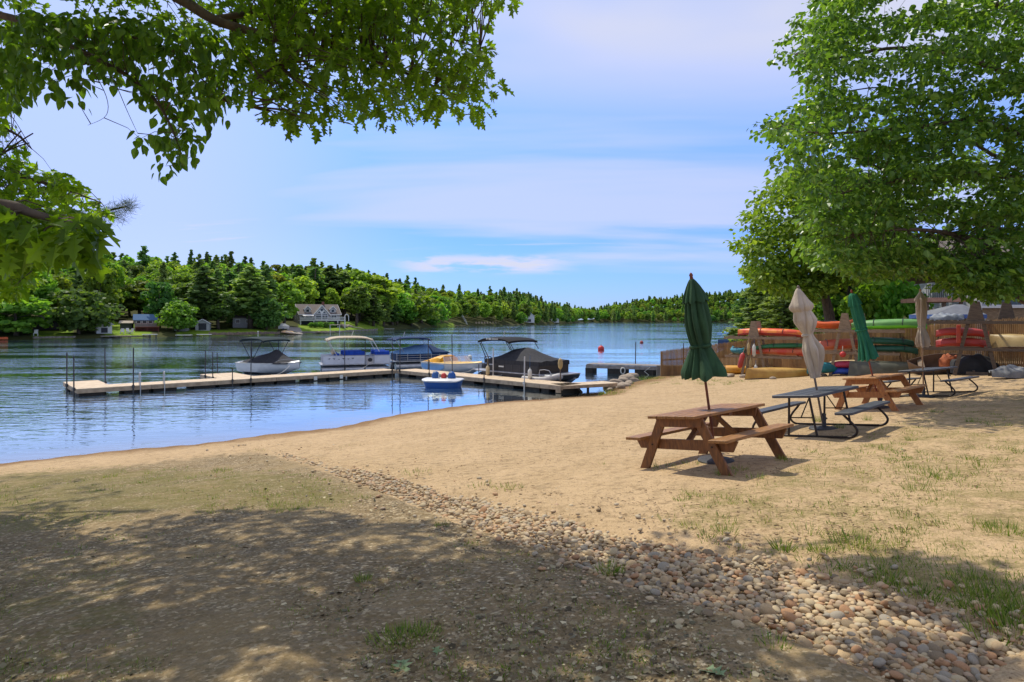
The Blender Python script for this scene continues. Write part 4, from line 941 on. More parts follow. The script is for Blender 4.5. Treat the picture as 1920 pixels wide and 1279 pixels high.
# ---------------------------------------------------------------- folded umbrellas
def fabric(name, c1, c2): return pm(name, c1, c2, 9, .85, .006, (1, 1, .25), spec=.2, bscale=26)
GREEN = fabric('dark_green_canvas', (54, 84, 56), (40, 64, 42)); GREEN2 = fabric('green_canvas', (56, 126, 92), (44, 104, 76)); BEIGE = fabric('beige_canvas', (196, 182, 162), (172, 158, 138)); BEIGE2 = fabric('oat_canvas', (190, 174, 154), (168, 150, 130))
def umbrella(label, base, top, prof, vent, fm, pole_m, seed, uneven=.0, nf=8):
    """prof: (height fraction, radius, fold depth); vent: the little top flap"""
    base = Vector(base); ax = Vector(top) - base; H = ax.length
    o = thing('umbrella', label, 'umbrella', base, 0, 'folded umbrellas through the picnic tables'); 
    q = Vector((0, 0, 1)).rotation_difference(ax.normalized()).to_matrix().to_4x4(); inv = q.inverted(); o.matrix_world = Matrix.Translation(base) @ q @ Matrix.Rotation(seed, 4, 'Z')
    r = random.Random(seed); n = 120; ph = [r.uniform(0, 6.28) for _ in range(6)]; jag = [r.uniform(.55, 1.25) for _ in range(nf)]
    def ring(z, rad, fold, unev, hem=0.0):
        out = []
        for k in range(n):
            a = 2 * math.pi * k / n; aa = (a + .22 * math.sin(2 * a + ph[0]) + .16 * math.sin(z * 4 + ph[1])) * nf / (2 * math.pi)
            i = int(math.floor(aa)) % nf; f = 1 - abs((aa % 1) * 2 - 1); f = f ** .85; g = .5 + .5 * math.sin(aa * 6.28 * 2 + ph[2] + z * 3)
            rr_ = rad * (1 - fold + fold * f * jag[i] + .05 * g) * (1 + unev * math.sin(a + ph[3] + z * 2.5) + unev * .6 * math.sin(2 * a + ph[4] - z * 3))
            out.append((rr_ * math.cos(a), rr_ * math.sin(a), z - hem * f * jag[i] + hem * .4))
        return out
    def smoothprof(P, m=5):
        Q = polyline([(a, b, c) for a, b, c in P], m); return [(p.x, max(p.y, .012), p.z) for p in Q]
    P = smoothprof(prof); rings = [ring(f * H, rad, fo, uneven, .028 * rad / .2 if k == 0 else (.018 * rad / .2 if k < 3 else 0)) for k, (f, rad, fo) in enumerate(P)]
    f0, r0_, o0_ = P[0]; rings = [ring(f0 * H + .14, .03, .1, 0), ring(f0 * H + .06, r0_ * .5, o0_, uneven, .02), ring(f0 * H + .012, r0_ * .93, o0_, uneven, .03)] + rings
    b = MB(); b.loft(rings); can = b.build('canopy', fm, o, 75)
    if vent:
        b = MB(); b.loft([ring(f * H, rad, fo, uneven * .6, .05 if k == 0 else 0) for k, (f, rad, fo) in enumerate(smoothprof(vent, 4))], True, False); b.build('vent_flap', fm, can, 75)
    tie = min(P[3:-3], key=lambda t: t[1] if .45 < t[0] < .8 else 9)
    b = MB(); b.lathe([(tie[1] * 1.02, tie[0] * H - .02), (tie[1] * 1.05, tie[0] * H), (tie[1] * 1.02, tie[0] * H + .02)], 20); b.build('tie_strap', fm, can, 180)
    b = MB(); b.tube([(0, 0, .05), (0, 0, H * .97)], .019, 12); b.build('pole', pole_m, o, 60)
    b = MB(); b.lathe([(.012, H * .955), (.028, H * .965), (.022, H * .978), (.030, H * .985), (.018, H * .995), (.005, H)], 12); b.build('finial', pole_m, o, 60)
    d = MB(); d.lathe([(.01, .0), (.255, .0), (.262, .02), (.24, .045), (.10, .06), (.04, .065), (.034, .30), (.02, .31)], 28); d.lathe([(.012, .20), (.03, .215), (.012, .23)], 8, (.04, 0, 0)); M = inv.to_3x3()
    bs = d.build('base', pm('cast_base', (52, 52, 56), (70, 68, 66), 22, .6, .003), o, 40)
    bs.matrix_local = Matrix.Rotation(-seed, 4, 'Z') @ inv @ Matrix.Translation((0, 0, .0))
    return o
CED = pm('umbrella_pole_wood', (128, 66, 32), (104, 50, 26), 8, .5, 0, (3, 3, .5)); ASH = pm('pale_pole_wood', (176, 134, 94), (150, 112, 76), 8, .5, 0, (3, 3, .5)); GREYP = pm('weathered_pole', (126, 108, 92), (100, 86, 74), 8, .6, 0, (3, 3, .5)); REDP = pm('red_pole_wood', (156, 72, 40), (128, 56, 32), 8, .5, 0, (3, 3, .5))
def axis_from(ub, vb, pt, pb):
    """base on the ground at pixel ub, vb; pole top at pixel pt, seen at nearly the same depth"""
    b = gp(ub, vb); return b, at(pt[0], pt[1], b.y - .02)
b1, t1 = axis_from(1343, 866, (1295, 511), None)
umbrella('dark green folded umbrella leaning over the front wooden table', b1, t1, [(.452, .335, .36), (.48, .325, .36), (.52, .27, .36), (.57, .20, .36), (.612, .15, .3), (.65, .175, .36), (.73, .20, .38), (.82, .175, .36), (.89, .13, .3), (.945, .06, .2), (.965, .025, .1)], [(.845, .20, .3), (.87, .18, .28), (.92, .115, .2), (.955, .055, .1), (.968, .02, .05)], GREEN, CED, 1.0, .05)
b2, t2 = axis_from(1545, 806, (1496, 535), None)
umbrella('tall beige folded umbrella with ragged bunched cloth over the dark grey table', b2, t2, [(.36, .10, .5), (.41, .15, .55), (.47, .20, .55), (.55, .215, .55), (.60, .15, .5), (.655, .09, .35), (.69, .13, .5), (.75, .19, .55), (.79, .165, .5), (.83, .13, .4), (.88, .11, .3), (.93, .085, .25), (.965, .05, .2), (.98, .022, .1)], [(.80, .10, .55), (.845, .21, .5), (.89, .15, .35), (.94, .085, .25), (.97, .035, .1), (.98, .02, .05)], BEIGE, GREYP, 2.2, .27, 6)
b3, t3 = axis_from(1651, 765, (1596, 543), None)
umbrella('bright green folded umbrella leaning over the orange wooden table', b3, t3, [(.415, .29, .5), (.45, .27, .5), (.49, .235, .45), (.54, .19, .4), (.60, .15, .3), (.66, .135, .3), (.74, .15, .3), (.82, .14, .3), (.90, .115, .25), (.945, .075, .2), (.965, .03, .1)], [(.865, .175, .35), (.885, .16, .3), (.92, .125, .2), (.955, .085, .1), (.972, .02, .05)], GREEN2, REDP, 3.1, .07)
b4, t4 = axis_from(1732, 744, (1725.5, 541), None)
umbrella('slim pale beige folded umbrella standing upright over the farthest table', b4, t4, [(.46, .15, .45), (.49, .19, .45), (.53, .185, .4), (.58, .145, .35), (.64, .095, .25), (.72, .125, .28), (.82, .14, .28), (.89, .12, .25), (.945, .05, .2), (.97, .02, .1)], [(.89, .17, .3), (.905, .155, .25), (.94, .08, .15), (.97, .03, .1), (.985, .015, .05)], BEIGE2, ASH, 4.0, .04)
# ---------------------------------------------------------------- stockade fence
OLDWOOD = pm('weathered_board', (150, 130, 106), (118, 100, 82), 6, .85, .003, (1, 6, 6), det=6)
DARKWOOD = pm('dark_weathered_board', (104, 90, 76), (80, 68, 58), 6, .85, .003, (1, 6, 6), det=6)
def build_fence():
    pts = [(9.2, 39.6), (15.4, 37.6), (18.4, 28.2), (20.6, 21.2), (22.6, 13.5)]; H = [1.6, 2.0, 2.15, 2.15, 2.15]
    o = thing('stockade_fence', 'tan stockade fence of narrow pointed pickets behind the kayak racks', 'fence', (9.2, 39.6, gz(9.2, 39.6)))
    L0 = Vector(o.location); m = pm('picket', (150, 116, 72), (120, 90, 56), 3, .85, .003, (1, 1, .3), island=.16)
    rail = pm('fence_rail', (126, 102, 72), (100, 80, 56), 6, .85)
    for i in range(len(pts) - 1):
        a, b_ = Vector((*pts[i], 0)), Vector((*pts[i + 1], 0)); d = b_ - a; L = d.length; e = d.normalized(); nrm = Vector((e.y, -e.x, 0))
        if nrm.y > 0: nrm = -nrm
        n = int(L / .075); b = MB()
        for k in range(n):
            t = (k + .5) / n; p = a + d * t; z0 = gz(p.x, p.y); h = H[i] + (H[i + 1] - H[i]) * t + random.gauss(0, .012); r = .034
            q = p - L0; q.z = z0 - L0.z
            ring = lambda z, rr: [(q.x + e.x * rr * math.cos(c) + nrm.x * rr * .6 * math.sin(c), q.y + e.y * rr * math.cos(c) + nrm.y * rr * .6 * math.sin(c), q.z + z) for c in (0, 1.05, 2.09, 3.14, 4.19, 5.24)]
            b.loft([ring(-.12, r), ring(h - .09, r), ring(h, .006)])
        b.build('picket_panel', m, o)
        b = MB()
        for zz in (.3, 1.0, 1.6):
            if zz < H[i]:
                A = a - L0 - nrm * .05; B = b_ - L0 - nrm * .05; A.z = gz(a.x, a.y) - L0.z + zz; B.z = gz(b_.x, b_.y) - L0.z + zz; b.beam(A, B, .05, .09)
        b.build('rail', rail, o)
    for i, p in enumerate(pts):
        b = MB(); z = gz(*p) - L0.z; b.box((p[0] - L0.x + .06, p[1] - L0.y + .08, z + H[i] / 2 - .1), (.1, .1, H[i] + .1)); b.build('post', rail, o, bevel=.004)
build_fence()

# ---------------------------------------------------------------- kayaks, canoes
def plastic(name, c, c2=None, scale=1.2): return pm(name, tuple(int(x * .92 + 8) for x in c), c2 or tuple(int(x * .76 + 22) for x in c), max(scale, 2.2), .48, .001, spec=.4, det=6, lo=.45, hi=.62)
K = {'red': plastic('kayak_red', (178, 52, 40)), 'sunset': plastic('kayak_sunset', (214, 70, 38), (226, 132, 48), .8), 'orange': plastic('kayak_orange', (222, 92, 32)), 'rust': plastic('kayak_rust', (190, 92, 60), (168, 70, 48)), 'coral': plastic('kayak_coral', (210, 106, 62), (196, 72, 46), .8),
     'green': plastic('kayak_green', (38, 116, 62)), 'lime': plastic('kayak_lime', (104, 156, 74), (84, 136, 66)), 'brightlime': plastic('kayak_bright_lime', (110, 214, 40)), 'forest': plastic('kayak_forest', (30, 86, 62)), 'teal': plastic('kayak_teal', (30, 118, 128), (24, 98, 104)), 'blue': plastic('kayak_blue', (28, 68, 168)), 'pink': plastic('kayak_crimson', (190, 46, 74)),
     'yellow': plastic('kayak_yellow', (222, 164, 58), (206, 140, 40)), 'gold': plastic('canoe_gold', (190, 148, 68), (168, 126, 58), .8), 'olive': plastic('canoe_olive', (92, 90, 72), (76, 76, 62)), 'cream': plastic('board_cream', (212, 190, 142)), 'black': plastic('black_plastic', (30, 30, 32)), 'white': plastic('white_plastic', (214, 212, 202), (196, 192, 180)), 'tan': plastic('canoe_tan', (186, 160, 104), (160, 134, 86)), 'brown': plastic('canoe_brown', (112, 92, 78), (94, 78, 66))}
def hull_rings(L, Wd, H, rock, n, full, lo, hi, m=10):
    rings = []
    for i in range(n + 1):
        t = -1 + 2 * i / n; w = max(.012, Wd / 2 * (1 - abs(t) ** full)); zr = rock * abs(t) ** 3
        rings.append((t * L / 2, w, zr))
    return rings
def kayak(label, M, L=3.1, Wd=.72, H=.34, hull='red', deck=None, group='kayaks stored on the racks', flip=False, cockpit=True, name='kayak', cat='kayak', label_parts=None):
    o = thing(name, label, cat, (0, 0, 0), 0, group); o.matrix_world = M @ (Matrix.Rotation(math.pi, 4, 'X') @ Matrix.Translation((0, 0, -H)) if flip else Matrix.Identity(4))
    R_ = hull_rings(L, Wd, H, .14, 22, 2.3, 0, 0)
    def low(x, w, zr): return [(x, w * math.cos(a), zr + H * .58 + (H * .58) * -math.sin(a) ** .75) for a in [math.pi * k / 10 for k in range(11)]]
    def up(x, w, zr): 
        dh = H * .42 * (.55 + .45 * (1 - abs(2 * x / L)))
        return [(x, w * math.cos(a), zr + H * .58 + dh * math.sin(a) ** .8) for a in [math.pi * k / 10 for k in range(11)]]
    b = MB(); b.loft([low(*r) for r in R_], False, False); b.build('hull', K[hull], o, 70)
    b = MB(); b.loft([up(*r)[::-1] for r in R_], False, False); dk = b.build('deck', K[deck or hull], o, 70)
    b = MB(); b.tube([(x, w * 1.0 + .006, zr + H * .58) for x, w, zr in R_] + [(x, -w * 1.0 - .006, zr + H * .58) for x, w, zr in R_[::-1]], .012, 5); b.build('seam_rim', K[deck or hull], o, 70)
    for s_ in (-1, 1):
        b = MB(); xe = s_ * (L / 2 - .12); b.tube([(xe, -.035, H * .58 + .14), (xe + s_ * .05, -.03, H + .12), (xe + s_ * .05, .03, H + .12), (xe, .035, H * .58 + .14)], .012, 5); b.build('carry_handle', K['black'], o)
    if flip and L > 2:
        for x_ in (-.55, .6):
            b = MB(); b.tube([(x_, (Wd / 2 + .012) * math.cos(a) * .93, H * .58 - (H * .6 + .01) * max(math.sin(a), 0) ** .75) for a in [math.pi * k / 10 for k in range(11)]], .014, 4); b.build('strap', K['black'], o)
    if cockpit:
        pts = [(.42 * math.cos(a) - .15, .225 * math.sin(a), H * 1.0 + .012 - .05 * math.sin(a) ** 2) for a in [2 * math.pi * k / 24 for k in range(25)]]
        b = MB(); b.tube(pts, .017, 6); cr = b.build('cockpit_rim', K['black'], o, 70)
        b = MB(); b.add([p for p in pts[:-1]], [tuple(range(24))]); b.build('cockpit', pm('cockpit_shade', (16, 16, 18), None, 4, .8), cr)  # flat disc, no hollow: the cockpit's inner shade is painted near black
    return o
def canoe(label, M, L=4.2, Wd=.85, H=.42, hull='gold', group=None, name='canoe', cat='canoe', flip=True, seats=True):
    o = thing(name, label, cat, (0, 0, 0), 0, group); o.matrix_world = M @ (Matrix.Rotation(math.pi, 4, 'X') @ Matrix.Translation((0, 0, -H)) if flip else Matrix.Identity(4))
    n = 24; outer = []; inner = []; gun = []
    for i in range(n + 1):
        t = -1 + 2 * i / n; w = max(.01, Wd / 2 * (1 - abs(t) ** 2.2)); top = H + .16 * abs(t) ** 3.5; x = t * L / 2
        A = [math.pi * k / 10 for k in range(11)]
        outer.append([(x * (1 - .05 * (math.sin(a))), w * (abs(math.cos(a)) ** .7) * (1 if math.cos(a) >= 0 else -1), top * (1 - math.sin(a) ** .8) + .05 * abs(t) ** 2 * math.sin(a)) for a in A])
        inner.append([(p[0] * .985, p[1] * .95, p[2] + .018) for p in outer[-1]]); gun.append((x, w, top))
    b = MB(); b.loft(outer, False, False); b.loft([r[::-1] for r in inner], False, False); b.build('hull', K[hull], o, 60)
    b = MB(); b.tube(gun + [(x, -w, z) for x, w, z in gun[::-1]], .017, 5); b.build('gunwale', K['brown'], o, 60)
    if seats:
        for x in (-L * .28, L * .25): b = MB(); b.box((x, 0, H - .07), (.22, Wd * .62, .025)); b.build('thwart_seat', OLDWOOD, o)
    return o
def frame_xy(p, ang, roll=0, pitch=0): return Matrix.Translation(Vector(p)) @ Matrix.Rotation(ang, 4, 'Z') @ Matrix.Rotation(pitch, 4, 'Y') @ Matrix.Rotation(roll, 4, 'X')

# ---------------------------------------------------------------- kayak racks
def rack(label, p, ang, depth, apex_h, foot, rails, span, wood, A_at=0.0, gusset=.85, second=0.0):
    """two A-frames one behind the other; rails at the given heights run along local x"""
    o = thing('kayak_rack', label, 'kayak rack', p, ang, 'wooden A-frame kayak racks along the fence')
    for y, dx in ((0, 0), (depth, second)):
        for s in (-1, 1):
            b = MB(); b.beam((A_at + dx + s * foot, y, -.05), (A_at + dx + s * .07, y, apex_h), .13, .045, (0, 1, 0)); b.build('leg', wood, o, bevel=.004)
        b = MB(); b.prism([(A_at + dx - .10, apex_h + .02), (A_at + dx + .10, apex_h + .02), (A_at + dx + .10 + foot * gusset / apex_h, apex_h - gusset), (A_at + dx - .10 - foot * gusset / apex_h, apex_h - gusset)], 'y', y - .045, y - .026); b.build('gusset_board', wood, o, bevel=.003)
    for z, x0, x1 in rails:
        for y in (-.06, depth + .06):
            b = MB(); b.box(((x0 + x1) / 2, y, z), (x1 - x0, .045, .12)); b.build('rail', wood, o, bevel=.004)
        for x in (x0 + .25, (x0 + x1) / 2, x1 - .25):
            b = MB(); b.box((x, depth / 2, z + .085), (.07, depth + .2, .04)); b.build('crosspiece', wood, o)
    return o
def local(p, ang): 
    M = Matrix.Translation(Vector(p)) @ Matrix.Rotation(ang, 4, 'Z'); return lambda x, y, z, a=0.0, roll=0, pitch=0: M @ Matrix.Translation((x, y, z)) @ Matrix.Rotation(a, 4, 'Z') @ Matrix.Rotation(pitch, 4, 'Y') @ Matrix.Rotation(roll, 4, 'X')
def zat(v, Y): return CAMZ + (HZ - v) / FPX * Y
# rack one (left): local frame on the ground right below its A-frame
RA = R(-34)
p1 = gp(1413, 704.5); k1 = p1.y; L1 = local(p1, RA); h1 = zat(603, k1) - p1.z; r1a = zat(634, k1) - p1.z; r1b = zat(669, k1) - p1.z
sx = k1 / FPX / math.cos(RA - math.atan2(-p1.x, p1.y) * 0) * 1.0
rack('left kayak rack carrying the red and orange kayak, hung with white fenders', p1, RA, .95, h1, .62, [(r1a, -1.55, 2.3), (r1b, -1.5, 2.4)], 0, OLDWOOD)
kayak('red kayak fading to orange on the top rail of the left rack', L1(.85, .48, r1a + .10, R(-5), 0, R(1.5)), 3.7, .74, .42, 'sunset', 'red', None, cockpit=False, flip=True)
kayak('slim green kayak lying on top of the rust kayak, left rack', L1(1.5, .40, r1b + .50, R(7), R(6), R(-2)), 2.9, .60, .24, 'green', None, None, flip=True, cockpit=False)
kayak('rust orange kayak under the slim green one, left rack', L1(1.35, .40, r1b + .10, R(-3), 0, R(1.5)), 3.2, .74, .42, 'coral', None, None, flip=True, cockpit=False)
kayak('teal kayak end sticking out left of the left rack', L1(-.95, .55, r1b + .10, R(-60)), 2.3, .66, .34, 'teal', None, None)
kayak('yellow kayak on the ground under the left end of the left rack', frame_xy(gp(1382, 703.5) + Vector((.2, .9, 0)), R(-20), 0, 0), 2.2, .74, .48, 'yellow', None, None, flip=True, cockpit=False)
pc = gp(1464, 709); canoe('golden yellow canoe lying upside down on the sand by the left rack', frame_xy(pc + Vector((0, .35, .02)), R(-8), R(6), 0), 3.1, .82, .46, 'gold', None, seats=False)
def fender(label, c, h, r, m, tilt=0, rope=None, name='boat_fender', cat='fender'):
    o = thing(name, label, cat, c, 0, None); b = MB(); b.lathe([(.01, -h / 2), (r * .6, -h / 2 + .03), (r, -h / 2 + .10), (r, h / 2 - .12), (r * .6, h / 2 - .04), (.022, h / 2), (.018, h / 2 + .05), (.004, h / 2 + .052)], 14); b.build('float_body', m, o, 60)
    b = MB(); b.tube([(0, 0, h / 2 + .03), (.01, 0, h / 2 + (rope or .25))], .01, 5); b.build('rope', pm('blue_rope', (44, 84, 130), None, 20, .9) if m is K['white'] else K['tan'], o)
    o.rotation_euler.y = tilt; return o
def hang(u, v0, v1, Y): return at(u, (v0 + v1) / 2, Y), (v1 - v0) / FPX * Y
for u, v0, v1, r, key, lab, dy in ((1414, 646, 669, .09, 'white', 'white cylinder fender hanging on blue rope at the middle of the left rack', -.25), (1403.5, 643, 666, .07, 'tan', 'beige fender hanging on the left leg of the left rack', -.25), (1407, 673, 693, .07, 'tan', 'small beige fender hanging low on the left rack', -.28), (1417, 684, 702, .10, 'white', 'fat white fender hanging lowest on the left rack', -.3)):
    c, h = hang(u, v0, v1, k1 + dy); fender(lab, c, h, r, K[key])
c, h = hang(1390, 661, 691, k1 - .2); fender('long red float hanging left of the left rack', c, h, .13, K['red'], R(14))
# rack two (middle)
RB = R(-30)
p2 = gp(1584, 704); k2 = p2.y; L2 = local(p2, RB); h2 = zat(588, k2) - p2.z; ra = zat(621, k2) - p2.z; rb = zat(662, k2) - p2.z
rack('middle kayak rack behind the bright green umbrella, holding orange and green kayaks', p2, RB, 1.0, h2, .62, [(ra, -1.35, 2.4), (rb, -1.3, 2.2)], 0, OLDWOOD, second=.65)
kayak('orange open kayak on top of the middle rack, left side', L2(-.62, .55, ra + .10, R(12)), 1.9, .72, .38, 'orange', None, None)
kayak('lime green kayak lying upside down on top of the middle rack', L2(1.75, .30, ra + .10, R(-7), R(5), R(-2)), 3.0, .78, .46, 'lime', 'brightlime', None, flip=True, cockpit=False)
kayak('orange red kayak on the middle shelf of the middle rack', L2(-.25, .5, rb + .12, R(14), 0, R(-4)), 2.1, .74, .52, 'rust', 'coral', None, flip=True, cockpit=False)
kayak('dark green kayak stacked above another dark green one, middle rack', L2(1.68, .4, rb + .42, R(9), R(4), R(2)), 2.2, .66, .32, 'forest', None, None, flip=True, cockpit=False)
kayak('dark green kayak at the bottom of the green pair, middle rack', L2(1.8, .4, rb + .06, R(-4)), 2.2, .66, .33, 'forest', None, None, flip=True, cockpit=False)
kayak('teal kayak on the ground under the middle rack', L2(-.85, .1, .06, R(30)), 1.7, .74, .52, 'teal', None, None, flip=True, cockpit=False)
kayak('crimson kayak lying on the blue one under the middle rack', L2(.10, .25, .34, R(5)), 1.5, .66, .32, 'pink', None, None, flip=True, cockpit=False)
kayak('blue kayak under the crimson one below the middle rack', L2(.10, .25, .02, R(5)), 1.5, .68, .34, 'blue', None, None, flip=True, cockpit=False)
kayak('cream paddle board leaning flat behind the crimson kayak', L2(.0, .95, .55, R(4), 0, R(-4)), 1.9, .55, .12, 'cream', None, None, flip=True, cockpit=False, name='paddle_board', cat='paddle board')
canoe('olive grey rowboat lying upside down right of the middle rack', frame_xy(gp(1655, 703) + Vector((.3, .3, 0)), R(-26), 0, 0), 3.0, 1.0, .60, 'olive', None, name='rowboat', cat='rowboat', seats=False)
def buoy_ball(label, c, r, m, name='buoy', rope=.25, stripe=None):
    o = thing(name, label, 'buoy', c); b = MB(); b.sphere((0, 0, 0), r, 16, 10); b.build('ball', m, o, 180)
    if rope: b = MB(); b.tube([(0, 0, r * .9), (0, 0, r + rope)], .015, 6); b.build('rope', K['white'], o)
    else: b = MB(); b.tube([(0, 0, r * .9), (0, 0, r * 1.25)], r * .14, 8); b.build('eye', m, o)
    return o
buoy_ball('red ball buoy hanging from a rope under the middle rack', at(1580, 664.5, k2 - .22), .14, plastic('buoy_red', (206, 46, 40)))
# rack three (right)
RC = R(-33)
p3 = gp(1829, 703); k3 = p3.y; L3 = local(p3, RC); h3 = zat(566, k3) - p3.z; ra = zat(604.5, k3) - p3.z; rb = zat(655, k3) - p3.z
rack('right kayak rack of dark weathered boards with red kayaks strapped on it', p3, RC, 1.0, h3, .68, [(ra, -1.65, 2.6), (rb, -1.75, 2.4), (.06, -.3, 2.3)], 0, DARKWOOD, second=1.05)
k = kayak('upper red kayak of the strapped pair on the right rack', L3(-.42, .45, rb + .50, R(5), 0, R(1.5)), 1.75, .62, .34, 'red', None, None, flip=True, cockpit=False)
kayak('lower red kayak of the strapped pair on the right rack', L3(-.42, .45, rb + .08, R(-4)), 1.75, .62, .36, 'red', None, None, flip=True, cockpit=False)
canoe('tan canoe with a pointed bow lying upside down on the right rack', L3(1.75, .35, rb + .12, R(-12)), 2.7, .82, .50, 'tan', None, seats=False)
def tarp(label, name, M, L, Wd, H, m, seed, cat='tarp'):
    """crumpled cloth lying over something: a rumpled dome with a wall that reaches its support"""
    r = np.random.default_rng(seed); ph = r.uniform(0, 6.28, 8); n, k = 30, 18; rings = []
    for i in range(n + 1):
        t = -1 + 2 * i / n; w = Wd / 2 * (1 - .55 * abs(t) ** 3); row = []
        for j in range(k + 1):
            a = math.pi * j / k; z = H * (math.sin(a) ** .6) * (1 - .45 * t * t) + .05 * math.sin(5 * t + 3 * a + ph[0]) * math.sin(a) + .03 * math.sin(11 * t - 4 * a + ph[1]) * math.sin(a)
            row.append((t * L / 2, w * math.cos(a) * (1 + .06 * math.sin(7 * t + ph[2])), max(z, 0)))
        rings.append(row)
    b = MB(); b.loft(rings, False, False); b.loft([[(p[0] * .97, p[1] * .97, max(p[2] - .02, 0)) for p in row][::-1] for row in rings], False, False); o = b.build(name, m, None, 180); o.matrix_world = M
    return tag(o, label, cat)
tarp('dark grey green tarp draped over the tan canoe on the right rack', 'tarp', L3(2.35, .33, rb + .16, R(-14)), 1.8, 1.0, .62, pm('dark_tarp', (58, 64, 62), (40, 44, 44), 4, .7, .02), 3)
tarp('pale grey boat tarp bundled on top of the right rack', 'tarp', L3(-.92, .4, ra + .10, R(-4)), 1.15, .6, .24, pm('pale_tarp', (132, 138, 146), (104, 110, 118), 4, .6, .02), 5)
b = MB(); b.box((0, 0, 0), (.14, .05, .72)); o = b.build('life_vest', plastic('vest_red', (176, 58, 38)), bevel=.02); o.matrix_world = L3(-.55, -.14, rb + .60); tag(o, 'rust red padded strap hanging vertically over the two red kayaks', 'life vest')
canoe('brown wooden rowboat tipped on its side under the right rack', frame_xy(gp(1772, 702) + Vector((.1, .5, .05)), R(-30), R(35), R(-8)), 2.2, .95, .6, 'brown', None, name='rowboat', cat='rowboat', flip=False)
o = tarp('orange canvas bundle stuffed into the tipped brown rowboat', 'canvas_bundle', frame_xy(gp(1779, 702) + Vector((0, -.05, .32)), R(-30)), .75, .5, .5, pm('orange_canvas', (176, 96, 50), (140, 72, 40), 5, .8, .02), 9, 'bundle')
tarp('black tarp covered boat on the ground in the shade of the right rack', 'covered_boat', frame_xy(gp(1838, 702) + Vector((.1, .5, 0)), R(-30)), 1.6, 1.0, .75, pm('black_tarp', (26, 26, 28), (36, 36, 38), 4, .8, .02), 12, 'boat')
tarp('grey tarp heap on the ground right of the right rack', 'tarp', frame_xy(gp(1925, 712) + Vector((.4, .9, 0)), R(-20)), 1.6, .9, .38, pm('grey_tarp', (126, 126, 126), (96, 96, 98), 4, .75, .02), 14)
b = MB(); b.prism([(-.38, 0), (.38, 0), (.38, .14), (-.22, .20), (-.38, .05)], 'y', -.25, .25); o = b.build('brick_coloured_block', pm('terracotta', (150, 92, 74), (128, 76, 62), 14, .8, .004), bevel=.01); o.matrix_world = frame_xy(gp(1908, 709), R(-15)); tag(o, 'terracotta coloured low block on the ground at the right edge', 'block')
